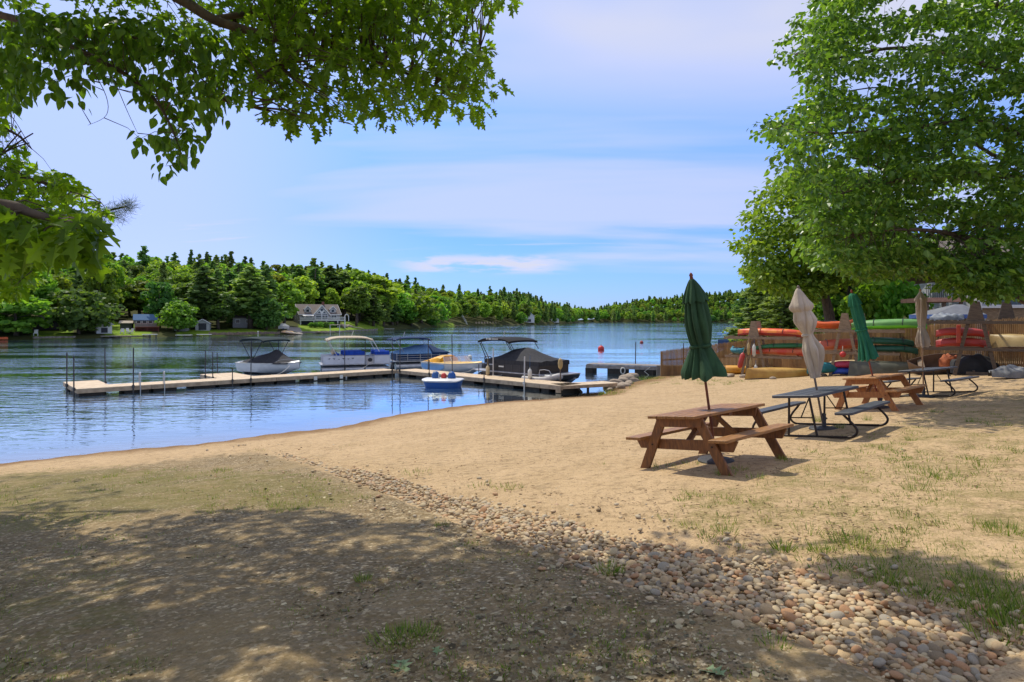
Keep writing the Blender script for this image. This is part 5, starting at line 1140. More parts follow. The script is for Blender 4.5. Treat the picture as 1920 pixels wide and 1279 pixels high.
# ---------------------------------------------------------------- docks
DECK = pm('composite_deck', (206, 184, 152), (184, 160, 128), 3, .7, .002, (1, 1, 1))
FASCIA = pm('dock_fascia', (176, 154, 126), (146, 126, 102), 4, .8)
FLOATM = pm('dock_float', (52, 46, 38), (38, 34, 28), 3, .8)
POLE = pm('galvanized_pole', (84, 82, 80), (62, 60, 58), 6, .5, 0, metal=.5)
DZ = WATER + .36
def V2(x, y, z=0): return Vector((x, y, z))
E1 = V2(.75, .664).normalized(); N1 = V2(-.664, .75).normalized(); E2 = V2(.705, -.709).normalized(); N2 = V2(.709, .705).normalized()
A0 = V2(-19.8, 29.1); CORNER = V2(-7.25, 40.2); ENDP = V2(2.3, 30.4)
def build_dock():
    o = thing('floating_dock', 'long L-shaped floating dock with tan decking and steel poles', 'dock', (A0.x, A0.y, WATER)); b0 = V2(A0.x, A0.y, WATER)
    def slab(name, p, e, nrm, L, Wd, seg=3.05, first=True):
        k = 0; x = 0
        while x < L - .05:
            l = min(seg, L - x); M = Matrix((e, nrm, Vector((0, 0, 1)))).transposed()
            c = p + e * (x + l / 2) + nrm * (Wd / 2) - b0; c.z = 0
            b = MB(); nb = max(2, int(l / .145))
            for j in range(nb): b.box(c + e * ((j + .5) / nb * l - l / 2) + Vector((0, 0, .36 - .018)), (l / nb - .008, Wd, .036), M)
            b.build('deck_section', DECK, o)
            b = MB()
            for s in (0, 1): b.box(c + nrm * ((s - .5) * (Wd - .045)) + Vector((0, 0, .235)), (l - .02, .05, .18), M)
            b.box(c + e * (-l / 2 + .035) + Vector((0, 0, .24)), (.05, Wd - .12, .17), M); b.build('frame', FASCIA, o)
            b = MB()
            for q in (-.30, .30):
                b.box(c + e * (q * l) + Vector((0, 0, -.02)), (l * .34, Wd - .16, .34), M)
            b.build('float', FLOATM, o, bevel=.02)
            x += l; k += 1
    slab('a', A0, E1, N1, (CORNER - A0).length + .0, 1.55)
    slab('f1', A0 + N1 * 1.56, N1, E1 * 1.0, 2.9, 1.5)
    q = (on_z(404, 708, DZ) - A0).dot(E1)
    slab('f2', A0 + E1 * q + N1 * 1.56, N1, E1, 3.2, 1.9)
    L2 = (ENDP - CORNER).length
    slab('b', CORNER, E2, N2, L2, 1.5)
    def pole(p, top, r=.03, m=POLE, z0=-1.2):
        b = MB(); c = p - b0; b.tube([(c.x, c.y, z0), (c.x + random.gauss(0, .015), c.y, top)], r, 8); b.tube([(c.x, c.y, .26), (c.x, c.y, .40)], r * 2.0, 8); b.build('pole', m, o, 60)
    for u, v, Y0 in ((146, 668, A0 - E1 * .06 + N1 * .3), (149, 661, A0 - E1 * .06 + N1 * 2.6), (200, 653, A0 + E1 * 1.56 + N1 * 2.7), (234.5, 652, A0 + E1 * 2.25 - N1 * .05)):
        pole(Y0, 2 + (HZ - v) / FPX * Y0.y - WATER)
    qb = A0 + E1 * q
    for p, v in ((qb + N1 * 3.6 - E1 * .05, 657), (qb + N1 * 2.2 - E1 * .05, 660), (qb + N1 * 4.85 + E1 * 1.0, 662), (qb + E1 * .25 - N1 * .06, 690), (qb + E1 * 1.2 - N1 * .06, 651), (CORNER - E1 * .9 + N1 * 2.4, 636), (CORNER - E1 * 1.7 + N1 * 3.6, 640), (CORNER - E1 * .35 - N1 * .06, 634), (CORNER + E2 * .4 - N2 * .05, 632), (CORNER + E2 * 1.2 + N2 * 1.56, 634), (CORNER + E2 * 3.4 - N2 * .05, 675), (CORNER + E2 * 3.6 + N2 * 1.56, 627), (CORNER + E2 * 6.0 + N2 * 1.55, 683), (CORNER + E2 * 8.2 - N2 * .05, 703)):
        pole(p, max(.7, 2 + (HZ - v) / FPX * p.y - WATER), .026)
    pw = pm('white_pole', (206, 200, 192), None, 5, .5)
    pole(CORNER + E2 * 11.2 - N2 * .06, 2 + (HZ - 668) / FPX * 32.5 - WATER, .032, pw); pole(CORNER + E2 * 7.2 + N2 * 1.56, 1.9, .03, pw)
    for q2 in (2.55, 3.6):   # swim ladder handrails
        c = A0 + E1 * q2 - N1 * .06 - b0; c.z = 0; b = MB(); b.tube(polyline([(c.x, c.y, -.5), (c.x, c.y, .8), tuple(c + N1 * .12 + Vector((0, 0, .95))), tuple(c + N1 * .25 + Vector((0, 0, .8))), tuple(c + N1 * .25 + Vector((0, 0, .36)))], 3), .022, 7); b.build('ladder_rail', pm('ladder_metal', (196, 196, 192), None, 5, .35, metal=.4), o, 60)
    for q2 in (11.4, 13.0):
        c = A0 + E1 * q2 - N1 * .03 - b0; c.z = 0; b = MB(); b.box(c + Vector((0, 0, .16)), (.2, .02, .22), Matrix((E1, N1, Vector((0, 0, 1)))).transposed()); b.build('white_plate', K['white'], o)
    b = MB(); c = ENDP - b0; c.z = 0; b.box(c - N2 * .03 + Vector((0, 0, .20)) - E2 * .1, (.30, .05, .34), Matrix((E2, N2, Vector((0, 0, 1)))).transposed()); b.build('end_block', FASCIA, o)
    # gangway to the beach
    end = V2(5.25, 31.9); st = ENDP + N2 * .15; e = (end - st); L = e.length; e.normalize(); nn = V2(-e.y, e.x)
    g = thing('gangway', 'tan ramp linking the dock to the grassy edge of the beach', 'gangway', (st.x, st.y, DZ)); M = Matrix((e, nn, Vector((0, 0, 1)))).transposed()
    b = MB()
    for j in range(20): b.box(e * ((j + .5) / 20 * L) + nn * .6 + Vector((0, 0, -.018)), (L / 20 - .008, 1.2, .036), M)
    b.build('deck', DECK, g); b = MB()
    for s in (0.03, 1.17): b.box(e * (L / 2) + nn * s + Vector((0, 0, -.10)), (L, .05, .13), M)
    b.build('side_beam', FASCIA, g)
    b = MB(); b.beam(e * .9 + nn * .1 + Vector((0, 0, -.15)), e * 1.5 + nn * .1 + Vector((0, 0, -.75)), .12, .1); b.beam(e * 1.5 + nn * .1 + Vector((0, 0, -.15)), e * 1.5 + nn * .1 + Vector((0, 0, -.8)), .12, .1); b.build('support', FLOATM, g)
build_dock()
GREYDECK = pm('grey_plank', (146, 138, 130), (118, 110, 104), 5, .85, .002)
def build_right_dock():
    a = V2(4.95, 42.4); c = V2(10.6, 39.9); e = (c - a); L = e.length; e.normalize(); nn = V2(-e.y, e.x); M = Matrix((e, nn, Vector((0, 0, 1)))).transposed()
    o = thing('wooden_dock', 'short grey wooden dock reaching out from the end of the stockade fence', 'dock', (a.x, a.y, WATER))
    b = MB()
    for j in range(40): b.box(e * ((j + .5) / 40 * L) + nn * .7 + Vector((0, 0, .57)), (L / 40 - .01, 1.4, .04), M)
    b.build('deck', GREYDECK, o); b = MB(); b.box(e * (L / 2) + Vector((0, 0, .43)) - nn * .02, (L + .1, .05, .22), M); b.box(e * .0 + nn * .7 + Vector((0, 0, .43)), (.05, 1.4, .22), M); b.build('fascia', GREYDECK, o)
    for q in (.15, 2.0, 3.8): b = MB(); b.box(e * q + nn * .5 + Vector((0, 0, .02)), (1.2 if q > 1 else .5, 1.0, .62), M); b.build('crib', FLOATM, o)
    for q, h, r in ((2.9, 2.05, .03), (6.0, 2.0, .03)): b = MB(); p = e * q + nn * 1.42; b.tube([(p.x, p.y, -1), (p.x + .05, p.y, h)], r, 8); b.build('pole', POLE, o, 60)
    p = e * 4.2 - nn * .08; b = MB(); b.tube([tuple(p + Vector((0, 0, .5))), tuple(p - e * .35 + Vector((0, 0, .22))), tuple(p + e * .05 + Vector((0, 0, -.1)))], .02, 6); b.build('white_brace', K['white'], o)
    b = MB(); p = e * 4.75 - nn * .15; b.tube([(p.x, p.y, -.3), (p.x, p.y, .55)], .06, 8); b.build('white_post', K['white'], o)
    for q in (2.45,): b = MB(); p = e * q - nn * .08; b.tube([(p.x + .14 * math.cos(t), p.y - .02, .22 + .2 * math.sin(t)) for t in [k * .45 for k in range(15)]], .04, 6); b.build('rope_coil', K['white'], o, 60)
    # concrete footing where the dock meets the land
    w = thing('retaining_wall', 'low grey concrete wall at the land end of the wooden dock', 'wall', (10.2, 39.6, gz(10.2, 39.6))); b = MB(); b.box((.2, .1, .2), (2.8, .4, .75), Matrix.Rotation(math.atan2(e.y, e.x), 3, 'Z')); b.build('concrete', pm('concrete', (142, 134, 122), (112, 106, 98), 3, .9, .01), w, bevel=.02)
build_right_dock()
# shore rocks where the beach ends
def rock(seed, p, r, label, group='rocks at the water edge by the ramp'):
    V, F = cobble_shape(seed + 100, 3); me = bpy.data.meshes.new('shore_rock'); rr = np.random.default_rng(seed)
    V = [(x * r * rr2, y * r * .8, z * r * 1.1) for (x, y, z), rr2 in zip(V, [1.25] * len(V))]
    me.from_pydata(V, [], F); o = finish('shore_rock', me, pm('granite', (164, 148, 128), (132, 118, 102), 7, .9, .02, bscale=14), None, 40); o.location = p; o.rotation_euler = (rr.uniform(-.3, .3), rr.uniform(-.3, .3), rr.uniform(0, 6)); tag(o, label, 'rock', group)
for i, (u, v, r) in enumerate(((1148, 728, .42), (1157, 722, .48), (1163, 728, .36), (1168, 718, .42), (1176, 714, .40), (1184, 711, .38), (1171, 724, .34), (1180, 720, .28), (1142, 733, .22), (1190, 715, .25))):
    p = gp(u, v); p.z = max(gz(p.x, p.y), WATER) + r * .12; rock(i, p, r, 'tan grey boulder in the small pile between ramp and wooden dock')
for i, (u, v, r) in enumerate(((1370, 707, .22), (1400, 706, .14), (1408, 705, .12), (1450, 711, .14), (1511, 697, .18), (1334, 707, .12), (1394, 708, .2), (1545, 705, .15))):
    p = gp(u, v); p.z += r * .3; rock(30 + i, p, r, 'pale stone lying at the foot of the kayak racks', 'stones along the kayak racks')

# ---------------------------------------------------------------- boats
GEL = pm('white_gelcoat', (216, 214, 208), (204, 202, 196), 2, .3, 0); ALU = pm('aluminium', (182, 184, 186), (160, 162, 166), 4, .35, 0, metal=.7)
def bimini(o, x0, x1, Wd, z, m, frame_m, legs, drop=.16):
    rings = []
    for i in range(9):
        t = i / 8; x = x0 + (x1 - x0) * t; e = (2 * t - 1) ** 4
        top = [(x, Wd / 2 * math.cos(a), z - drop * 1.6 * e + .10 * math.sin(a) - .10) for a in [math.pi * k / 10 for k in range(11)]]
        bot = [(p[0], p[1] * .985, p[2] - .05 - .07 * (1 if i in (0, 8) else .3)) for p in top[::-1]]
        rings.append(top + bot)
    b = MB(); b.loft(rings); b.build('bimini_top', m, o, 50)
    for s in (1, -1):
        for (xa, za), (xb, zb) in legs:
            b = MB(); b.tube([(xa, s * Wd * .49, za), (xb, s * Wd * .49, zb)], .024, 7); b.build('bimini_leg', frame_m, o, 60)
def pontoon(name, label, loc, ang, L, Wd, panel_m, deck_z=.62, rail=None, H=.70):
    o = thing(name, label, 'pontoon boat', (loc[0], loc[1], WATER), ang)
    for s in (1, -1):
        b = MB(); r = .30; xs = [(-L / 2 + .1, r * .3), (-L / 2 + .12, r), (L / 2 - .75, r), (L / 2 - .35, r * .75), (L / 2 - .05, r * .15)]
        b.loft([[(x, s * (Wd / 2 - .36) + q * math.cos(a), .24 + (.12 * max(0, (x - (L / 2 - .75)) / .7)) + q * math.sin(a)) for a in [2 * math.pi * k / 14 for k in range(14)]] for x, q in xs]); b.build('pontoon_tube', ALU, o, 50)
    b = MB(); b.box((0, 0, deck_z), (L, Wd, .09)); b.build('deck', ALU if rail is None else rail, o, bevel=.02)
    return o
def pedestal_flag(o, p, h=.5):
    b = MB(); b.tube([p, (p[0] + h * .3, p[1], p[2] + h)], .02, 6); b.build('mast_light', K['white'], o)
NAVY = fabric('navy_canvas', (34, 58, 92), (26, 46, 76)); LBLUE = fabric('light_blue_canvas', (112, 152, 190), (92, 130, 170)); CHAR = fabric('charcoal_canvas', (58, 58, 60), (48, 48, 50)); BLK = fabric('black_canvas', (34, 35, 37), (27, 27, 29)); TAN = fabric('tan_canvas', (186, 172, 148), (164, 150, 128)); DGREEN = fabric('slate_green_canvas', (40, 54, 54), (32, 44, 44))
WHP = pm('white_panel', (206, 208, 212), (192, 194, 200), 3, .4, 0)
BOATYAW2 = math.atan2(E2.y, E2.x); BOATYAW1 = math.atan2(E1.y, E1.x)
def cover(o, name, xs, Wd, zb, prof, m, skirt=.2):
    """mooring cover: ridge heights along x over a rectangular rail of width Wd"""
    rings = []
    for x, zt, w in prof:
        k = 14; ring = []
        for j in range(k + 1):
            t = -1 + 2 * j / k; sag = .03 * math.sin(9 * t + 3 * x); ring.append((x, t * w / 2, zb + (zt - zb) * (1 - abs(t) ** 1.35) + (sag if 0 < j < k else 0)))
        rings.append([(x, -w / 2 - .015, zb - skirt)] + ring + [(x, w / 2 + .015, zb - skirt)])
    b = MB(); b.loft(rings, True, True); return b.build(name, m, o, 40)
def outboard(o, x, z=.55):
    b = MB(); b.loft([[(x + dx - .18 * (1 - q) + .02, y * q, zz) for dx, y in ((-.34, -.16), (-.05, -.2), (.16, -.14), (.16, .14), (-.05, .2), (-.34, .16))] for zz, q in ((z, .75), (z + .15, 1), (z + .42, .95), (z + .52, .6))]); mo = b.build('outboard_motor', K['black'], o, 40)
    b = MB(); b.box((x - .05, 0, z - .45), (.16, .07, .95)); b.build('motor_leg', K['black'], mo)
# black pontoon boat, nearest to the ramp
def build_black():
    c = V2(.8, 36.35); L = 5.9; Wd = 2.5
    o = pontoon('pontoon_boat', 'black pontoon boat under a charcoal cover with a black bimini', c, BOATYAW2, L, Wd, None, .66)
    bm_ = pm('black_side', (44, 40, 38), (36, 33, 32), 3, .45)
    b = MB(); b.prism([(-L / 2 + .5, .55), (-L / 2 + .5, .05), (L / 2 - .9, .02), (L / 2 - .15, .35), (L / 2 - .02, .60), (-L / 2 + .5, .60)], 'y', -Wd / 2 - .02, Wd / 2 + .02); b.build('hull_skirt', bm_, o, bevel=.02)
    x0, x1 = -L / 2 + .95, L / 2 - .85
    for s in (1, -1):
        b = MB(); b.box(((x0 + x1) / 2, s * (Wd / 2 - .05), 1.04), (x1 - x0, .05, .66)); pn = b.build('side_panel', bm_, o, bevel=.01)
        g = MB()
        for k in range(7): g.box((x0 + .22 + k * .62, s * (Wd / 2 - .02), 1.02), (.035, .02, .6))
        g.build('panel_post', pm('dark_trim', (66, 64, 62), None, 3, .4), pn)
        g = MB(); g.box((x0 + 1.25, s * (Wd / 2 - .015), 1.03), (.42, .02, .09)); g.build('name_plate', K['white'], pn)
        g = MB(); g.box((x0 + .45, s * (Wd / 2 - .015), 1.12), (.36, .02, .07)); g.build('name_plate', ALU, pn)
    b = MB(); b.box((x1, 0, 1.04), (.05, Wd - .1, .66)); b.build('bow_panel', bm_, o)
    cover(o, 'mooring_cover', None, Wd, 1.46, [(x0 - .1, 1.50, Wd), (x0 + .45, 1.78, Wd), (x0 + 1.15, 2.12, Wd), (x0 + 1.75, 2.24, Wd), (x0 + 2.15, 2.25, Wd), (x0 + 2.65, 2.14, Wd), (x0 + 3.3, 1.82, Wd), (x1 + .05, 1.50, Wd)], CHAR, .26)
    bimini(o, -L / 2 + .15, -L / 2 + 2.75, Wd * .94, 2.92, BLK, K['black'], [((-L / 2 + .9, 1.4), (-L / 2 + .25, 2.68)), ((-L / 2 + 1.15, 1.4), (-L / 2 + .35, 2.7)), ((-L / 2 + 2.85, 2.12), (-L / 2 + 2.45, 2.70))], .12)
    bt = [x for x in o.children if x.name.startswith('bimini_top')][0]
    g = MB()
    for k, (xx, w, h) in enumerate(((0, .10, .09), (.24, .18, .10), (.45, .09, .06), (.56, .09, .06), (.67, .09, .06), (.78, .09, .06), (.89, .07, .06))): g.box((-L / 2 + .95 + xx, -Wd * .47 - .012, 2.80), (w, .02, h))
    g.build('lettering', K['white'], bt)
    pedestal_flag(o, (-L / 2 + 1.1, 0, 2.9), .42)
    b = MB(); zl = .70
    for y in (.25, -.25):
        b.tube([(-L / 2 - .25, y, zl), (-L / 2 - .25, y, zl + .8)], .025, 6)
    for z in (zl + .3, zl + .55, zl + .8): b.tube([(-L / 2 - .25, -.25, z), (-L / 2 - .25, .25, z)], .025, 6)
    b.build('boarding_ladder', K['black'], o, 60); b = MB(); b.box((-L / 2 - .1, 0, .66), (.8, Wd * .8, .06)); b.build('swim_platform', ALU, o); outboard(o, -L / 2 - .3, .5); o.scale.z = .86
build_black()
def build_blue():
    p = on_z(775, 692, WATER); o = pontoon('pontoon_boat', 'navy pontoon boat with a navy bimini and light blue cover', p + V2(.2, 1.0), BOATYAW1 - R(16), 4.4, 2.4, None, .68); L, Wd = 4.4, 2.4
    for s in (1, -1):
        b = MB(); b.box((.1, s * (Wd / 2 - .08), 1.02), (L - .5, .04, .60)); b.build('side_panel', NAVY, o)
        b = MB()
        for z in (.80, .98, 1.18, 1.34): b.tube([(-L / 2 + .1, s * (Wd / 2 - .02), z), (L / 2 - .1, s * (Wd / 2 - .02), z)], .02, 6)
        for x in (-L / 2 + .15, -1.2, -.2, .7, 1.4, L / 2 - .12): b.tube([(x, s * (Wd / 2 - .02), .72), (x, s * (Wd / 2 - .02), 1.35)], .022, 6)
        b.build('railing', ALU, o, 60)
    for x in (-L / 2 + .3, L / 2 - .15): b = MB(); b.box((x, 0, 1.02), (.04, Wd - .2, .6)); b.build('end_panel', NAVY, o)
    cover(o, 'light_blue_cover', None, Wd, 1.40, [(-L / 2 + .25, 1.44, Wd), (-1.2, 1.75, Wd), (-.3, 2.0, Wd), (.6, 2.02, Wd), (.75, 1.95, Wd)], LBLUE, .1)
    cover(o, 'navy_cover', None, Wd + .03, 1.41, [(.7, 1.96, Wd), (1.0, 2.02, Wd), (1.5, 1.75, Wd), (L / 2 - .05, 1.46, Wd)], NAVY, .12)
    bimini(o, -L / 2 - .05, .75, Wd * .94, 2.75, NAVY, ALU, [((-L / 2 + .75, 1.4), (-L / 2 + .05, 2.55)), ((1.0, 1.95), (.6, 2.55))], .12); pedestal_flag(o, (-L / 2 + 1.0, 0, 2.75), .4); o.scale = (.92, .92, .84)
build_blue()
def build_white():
    p = on_z(661, 699, WATER); L, Wd = 4.6, 2.4; o = pontoon('pontoon_boat', 'white pontoon boat with royal blue seat covers and tan bimini', p + V2(-.1, 1.0), BOATYAW1 - R(22), L, Wd, None, .66)
    RB_ = fabric('royal_blue_vinyl', (34, 74, 168), (28, 62, 146)); marks = pm('decal_dark', (44, 44, 50), None, 3, .5)
    for s in (1, -1):
        for x0, x1 in ((-L / 2 + .15, .62), (1.15, L / 2 - .1)):
            b = MB(); b.box(((x0 + x1) / 2, s * (Wd / 2 - .05), 1.02), (x1 - x0, .04, .62)); pn = b.build('side_panel', WHP, o)
            b = MB(); b.tube([(x0, s * (Wd / 2 - .03), .72), (x0, s * (Wd / 2 - .03), 1.36), (x1, s * (Wd / 2 - .03), 1.36), (x1, s * (Wd / 2 - .03), .72)], .02, 6); b.build('rail', ALU, pn)
            if x0 < 0:
                g = MB()
                for k in range(6):
                    xx = x0 + .3 + k * .30; g.prism([(xx, 1.12 + .05 * (k % 2)), (xx + .2, 1.18 - .04 * k % .1), (xx + .08, 1.02), (xx + .12, 1.09)], 'y', s * (Wd / 2 - .025) - .004, s * (Wd / 2 - .025) + .004)
                g.build('stripe_decal', marks, pn)
        b = MB(); b.box((.88, s * (Wd / 2 - .05), .98), (.46, .03, .56)); gt = b.build('gate', ALU, o); g = MB(); g.tube([(.88, s * (Wd / 2 - .03) - s * .0, 1.0), (.88, s * (Wd / 2 + .02), 1.0)], .15, 14); g.build('emblem', marks, gt)
        for x0, x1 in ((-.85, .55), (1.2, L / 2 - .12)): b = MB(); b.box(((x0 + x1) / 2, s * (Wd / 2 - .28), 1.50), (x1 - x0, .42, .36)); b.build('seat_cover', RB_, o, bevel=.05)
        b = MB(); b.box((-1.2, s * (Wd / 2 - .3), 1.38), (.22, .4, .3)); b.build('seat_cover', RB_, o, bevel=.04)
    b = MB(); b.sphere((-1.45, -.5, 1.62), (.16, .2, .22), 10, 8); b.build('helm_seat', TAN, o, 180)
    bimini(o, -1.9, 1.1, Wd * .94, 2.85, TAN, K['white'], [((-1.25, 1.35), (-1.85, 2.66)), ((1.6, 1.4), (1.02, 2.66))], .14); pedestal_flag(o, (-.2, 0, 2.85), .4); o.scale.z = .85
build_white()
def vhull(o, L, Wd, H, m, deckm, name='hull', bow=1.6, deck=True):
    rings = []
    for i in range(17):
        t = i / 16; x = -L / 2 + L * t; k = max(0, (t - .45) / .55); w = Wd / 2 * (1 - k ** 2.4) + .02; sh = H + .12 * k * k
        rings.append([(x, w, sh), (x + .0, w * .97, sh * .62), (x - .10 * k, w * .84 * (1 - k * .25), .14 + .3 * k), (x - .32 * k, 0, -.12 + (H * .75) * k ** 3), (x - .10 * k, -w * .84 * (1 - k * .25), .14 + .3 * k), (x, -w * .97, sh * .62), (x, -w, sh)])
    b = MB(); b.loft(rings, False, False); b.add(rings[0], [tuple(range(7))]); h = b.build(name, m, o, 50)
    b = MB(); b.loft([[(r[0][0], r[0][1], r[0][2] + .005), (r[0][0], r[0][1] * .55, r[0][2] + .09), (r[0][0], 0, r[0][2] + .11), (r[0][0], -r[0][1] * .55, r[0][2] + .09), (r[0][0], -r[0][1], r[0][2] + .005)][::-1] for r in rings], False, False); b.build('foredeck', deckm, o, 50)
    b = MB(); b.tube([(r[0][0], r[0][1] + .01, r[0][2]) for r in rings] + [(r[6][0], r[6][1] - .01, r[6][2]) for r in rings[::-1]], .025, 6); b.build('rub_rail', K['white'], h, 60)
    return rings
def build_bowrider():
    p = on_z(488, 706, WATER); a = math.atan2(-N1.y, -N1.x); L, Wd, H = 5.0, 2.35, .80
    o = thing('bowrider_boat', 'white bowrider boat with a charcoal cover and dark bimini by the long dock', 'motorboat', (p.x, p.y + 2.3, WATER), a + R(20))
    vhull(o, L, Wd, H, GEL, GEL)
    b = MB(); b.tube([(L * .1 - 2.2, Wd / 2 + .01, .55), (L * .1 + .4, Wd / 2 - .02, .62)], .05, 6); b.build('side_stripe', pm('boat_stripe', (120, 96, 74), None, 3, .4), o)
    cover(o, 'cockpit_cover', None, Wd * .92, H + .06, [(-L / 2 + .3, H + .2, Wd * .92), (-1.6, H + .45, Wd * .97), (-.4, H + .75, Wd * .95), (.25, H + .98, Wd * .88), (.45, H + .92, Wd * .9), (1.25, H + .34, Wd * .86), (1.95, H + .2, Wd * .55)], CHAR, .08)
    bimini(o, -2.1, .3, Wd * 1.0, 2.72, DGREEN, K['black'], [((-.9, H + .2), (-2.0, 2.5)), ((-.8, H + .2), (.2, 2.5)), ((-.85, H + .2), (-.9, 2.65))], .12)
    b = MB(); b.tube([(-2.0, .3, 2.7), (-2.0, .3, 3.05)], .03, 6); b.sphere((-2.0, .3, 3.08), .05, 8, 6); b.build('stern_light', K['white'], o)
    for s in (1, -1): b = MB(); b.tube(polyline([(1.1, s * .85, H + .12), (1.5, s * .75, H + .28), (2.1, s * .42, H + .36), (2.5, s * .1, H + .34)], 3), .015, 6); b.build('bow_rail', ALU, o)
    o.scale = (.93, .95, .88)
build_bowrider()
def build_runabout():
    p = on_z(850, 703, WATER); L, Wd, H = 4.9, 2.0, .72
    o = thing('speedboat', 'yellow white and light blue speedboat tied between dock and navy pontoon boat', 'motorboat', (p.x + .15, p.y + .55, WATER), BOATYAW2)
    YEL = plastic('boat_yellow', (222, 176, 62)); LB = plastic('boat_light_blue', (128, 178, 226))
    vhull(o, L, Wd, H, GEL, YEL)
    for s in (1, -1):
        b = MB(); b.loft([[(x, s * (Wd / 2 + .012), z0), (x, s * (Wd / 2 + .012), z1)] for x, z0, z1 in ((-L / 2 + .05, .42, .74), (-L / 2 + .5, .26, .78), (-1.2, .22, .74), (-.5, .26, .70), (0.0, .42, .62))], False, False); b.loft([[(x, s * (Wd / 2 - .03), z1), (x, s * (Wd / 2 - .03), z0)] for x, z0, z1 in ((-L / 2 + .05, .42, .74), (-L / 2 + .5, .26, .78), (-1.2, .22, .74), (-.5, .26, .70), (0.0, .42, .62))], False, False); b.build('side_flash', LB, o)
    b = MB(); b.loft([[(x, y * w, H + .03 + z * q) for y, z in ((-.9, 0), (-.8, .6), (-.4, 1), (.4, 1), (.8, .6), (.9, 0))] for x, w, q in ((-L / 2 + .1, .9, .08), (-1.7, 1, .30), (-1.0, .95, .46), (-.75, .9, .42))]); b.build('engine_cover', plastic('cover_yellow', (236, 168, 24)), o, 40)
    g = bpy.data.materials.new('windscreen_glass'); g.use_nodes = True; bs = g.node_tree.nodes['Principled BSDF']; bs.inputs['Base Color'].default_value = (.55, .5, .55, 1); bs.inputs['Roughness'].default_value = .05; bs.inputs['Alpha'].default_value = .45; MATS['windscreen_glass'] = g
    b = MB(); b.loft([[(-.1, -.92, H + .05), (.55, -.80, H + .08), (.95, -.35, H + .10), (.95, .35, H + .10), (.55, .80, H + .08), (-.1, .92, H + .05)], [(-.25, -.86, H + .42), (.25, -.74, H + .46), (.6, -.32, H + .48), (.6, .32, H + .48), (.25, .74, H + .46), (-.25, .86, H + .42)]], False, False); ws = b.build('windshield', g, o)
    b = MB()
    for q in (((-.1, -.92, H + .05), (-.25, -.86, H + .42)), ((.55, -.80, H + .08), (.25, -.74, H + .46)), ((.95, -.35, H + .1), (.6, -.32, H + .48)), ((.95, .35, H + .1), (.6, .32, H + .48)), ((.55, .8, H + .08), (.25, .74, H + .46)), ((-.1, .92, H + .05), (-.25, .86, H + .42))): b.tube(q, .022, 6)
    b.build('windshield_frame', K['white'], ws)
build_runabout()
def build_pedal():
    p = on_z(828, 729, WATER); o = thing('pedal_boat', 'small blue and white pedal boat with round blue seats and a red seat', 'pedal boat', (p.x, p.y + .75, WATER), R(-12))
    BL = plastic('pedal_blue', (24, 78, 152)); L, Wd = 2.15, 1.45
    pl = lambda k, z, t: [(L / 2 * k * math.copysign(abs(math.cos(a)) ** .55, math.cos(a)), Wd / 2 * k * math.copysign(abs(math.sin(a)) ** .6, math.sin(a)), z + t * abs(math.cos(a)) ** 6) for a in [2 * math.pi * i / 32 for i in range(32)]]
    b = MB(); b.loft([pl(.80, -.12, 0), pl(.86, .08, .02), pl(.93, .30, .06)]); b.build('hull', BL, o, 50)
    b = MB(); b.loft([pl(.93, .30, .06), pl(1.0, .33, .07), pl(1.0, .37, .07), pl(.9, .44, .04), pl(.55, .47, 0)]); b.build('deck', GEL, o, 50)
    for x, m, nm, r in ((-.42, BL, 'seat', .27), (.45, BL, 'seat', .27), (.02, plastic('pedal_red', (196, 56, 48)), 'red_seat', .19)):
        b = MB(); b.sphere((x, .05, .56), (r * .8, r * .7, r), 14, 10); st = b.build(nm, m, o, 180)
        if nm == 'seat': g = MB(); g.box((x - .02, -.16, .80), (.14, .03, .05)); g.build('handle', K['white'], st)
    b = MB(); b.tube([(-.15, -.25, .45), (-.15, -.25, .72)], .02, 6); b.build('tiller', K['white'], o)
build_pedal()
def build_dinghy():
    c = CORNER + E2 * 10.6 + N2 * 2.05; o = thing('dinghy', 'small grey inflatable dinghy squeezed between dock and black pontoon boat', 'dinghy', (c.x, c.y, WATER), BOATYAW2); RUB = pm('grey_rubber', (176, 172, 168), (150, 146, 142), 4, .55)
    P = [(-1.1, .42, .32), (0, .44, .33), (.6, .36, .40), (1.0, .16, .52), (1.12, 0, .56), (1.0, -.16, .52), (.6, -.36, .40), (0, -.44, .33), (-1.1, -.42, .32)]
    b = MB(); b.tube(polyline(P, 3), .17, 10); b.build('tube_collar', RUB, o, 60); b = MB(); b.box((-.1, 0, .22), (1.9, .7, .05)); b.build('floor', OLDWOOD, o); b = MB(); b.tube(polyline([(.1, -.4, .5), (.1, -.4, .85), (.7, -.33, .85), (.85, -.3, .55)], 2), .02, 6); b.build('grab_rail', ALU, o)
build_dinghy()
for q, lab, key in ((10.2, 'white teardrop fender standing on the dock beside the black pontoon boat', 'white'), (6.9, 'pale grey fender on the dock by the stern of the black pontoon boat', 'cream')):
    c = CORNER + E2 * q + N2 * 1.42; fender(lab, (c.x, c.y, DZ + .28), .56, .11, K[key], 0, .7)
c = CORNER + E2 * 12.35 + N2 * 1.40; o = thing('paddle', 'wooden paddle standing blade up at the shore end of the dock', 'paddle', (c.x, c.y, DZ)); b = MB(); b.tube([(0, 0, -.1), (0, 0, .75)], .03, 8); b.build('shaft', DARKWOOD, o); b = MB(); b.lathe([(.02, .62), (.11, .75), (.13, .95), (.10, 1.12), (.03, 1.2)], 12); b.build('blade', K['tan'], o, 60)
p = on_z(1127, 656, WATER); buoy_ball('large red ball buoy floating in open water', p + Vector((0, 0, .12)), .38, MATS['buoy_red'], rope=0)
p = on_z(1203, 643.5, WATER); buoy_ball('tiny distant red buoy right of the large red one', p + Vector((0, 0, .1)), .28, plastic('buoy_dark_red', (150, 54, 48)), rope=0)
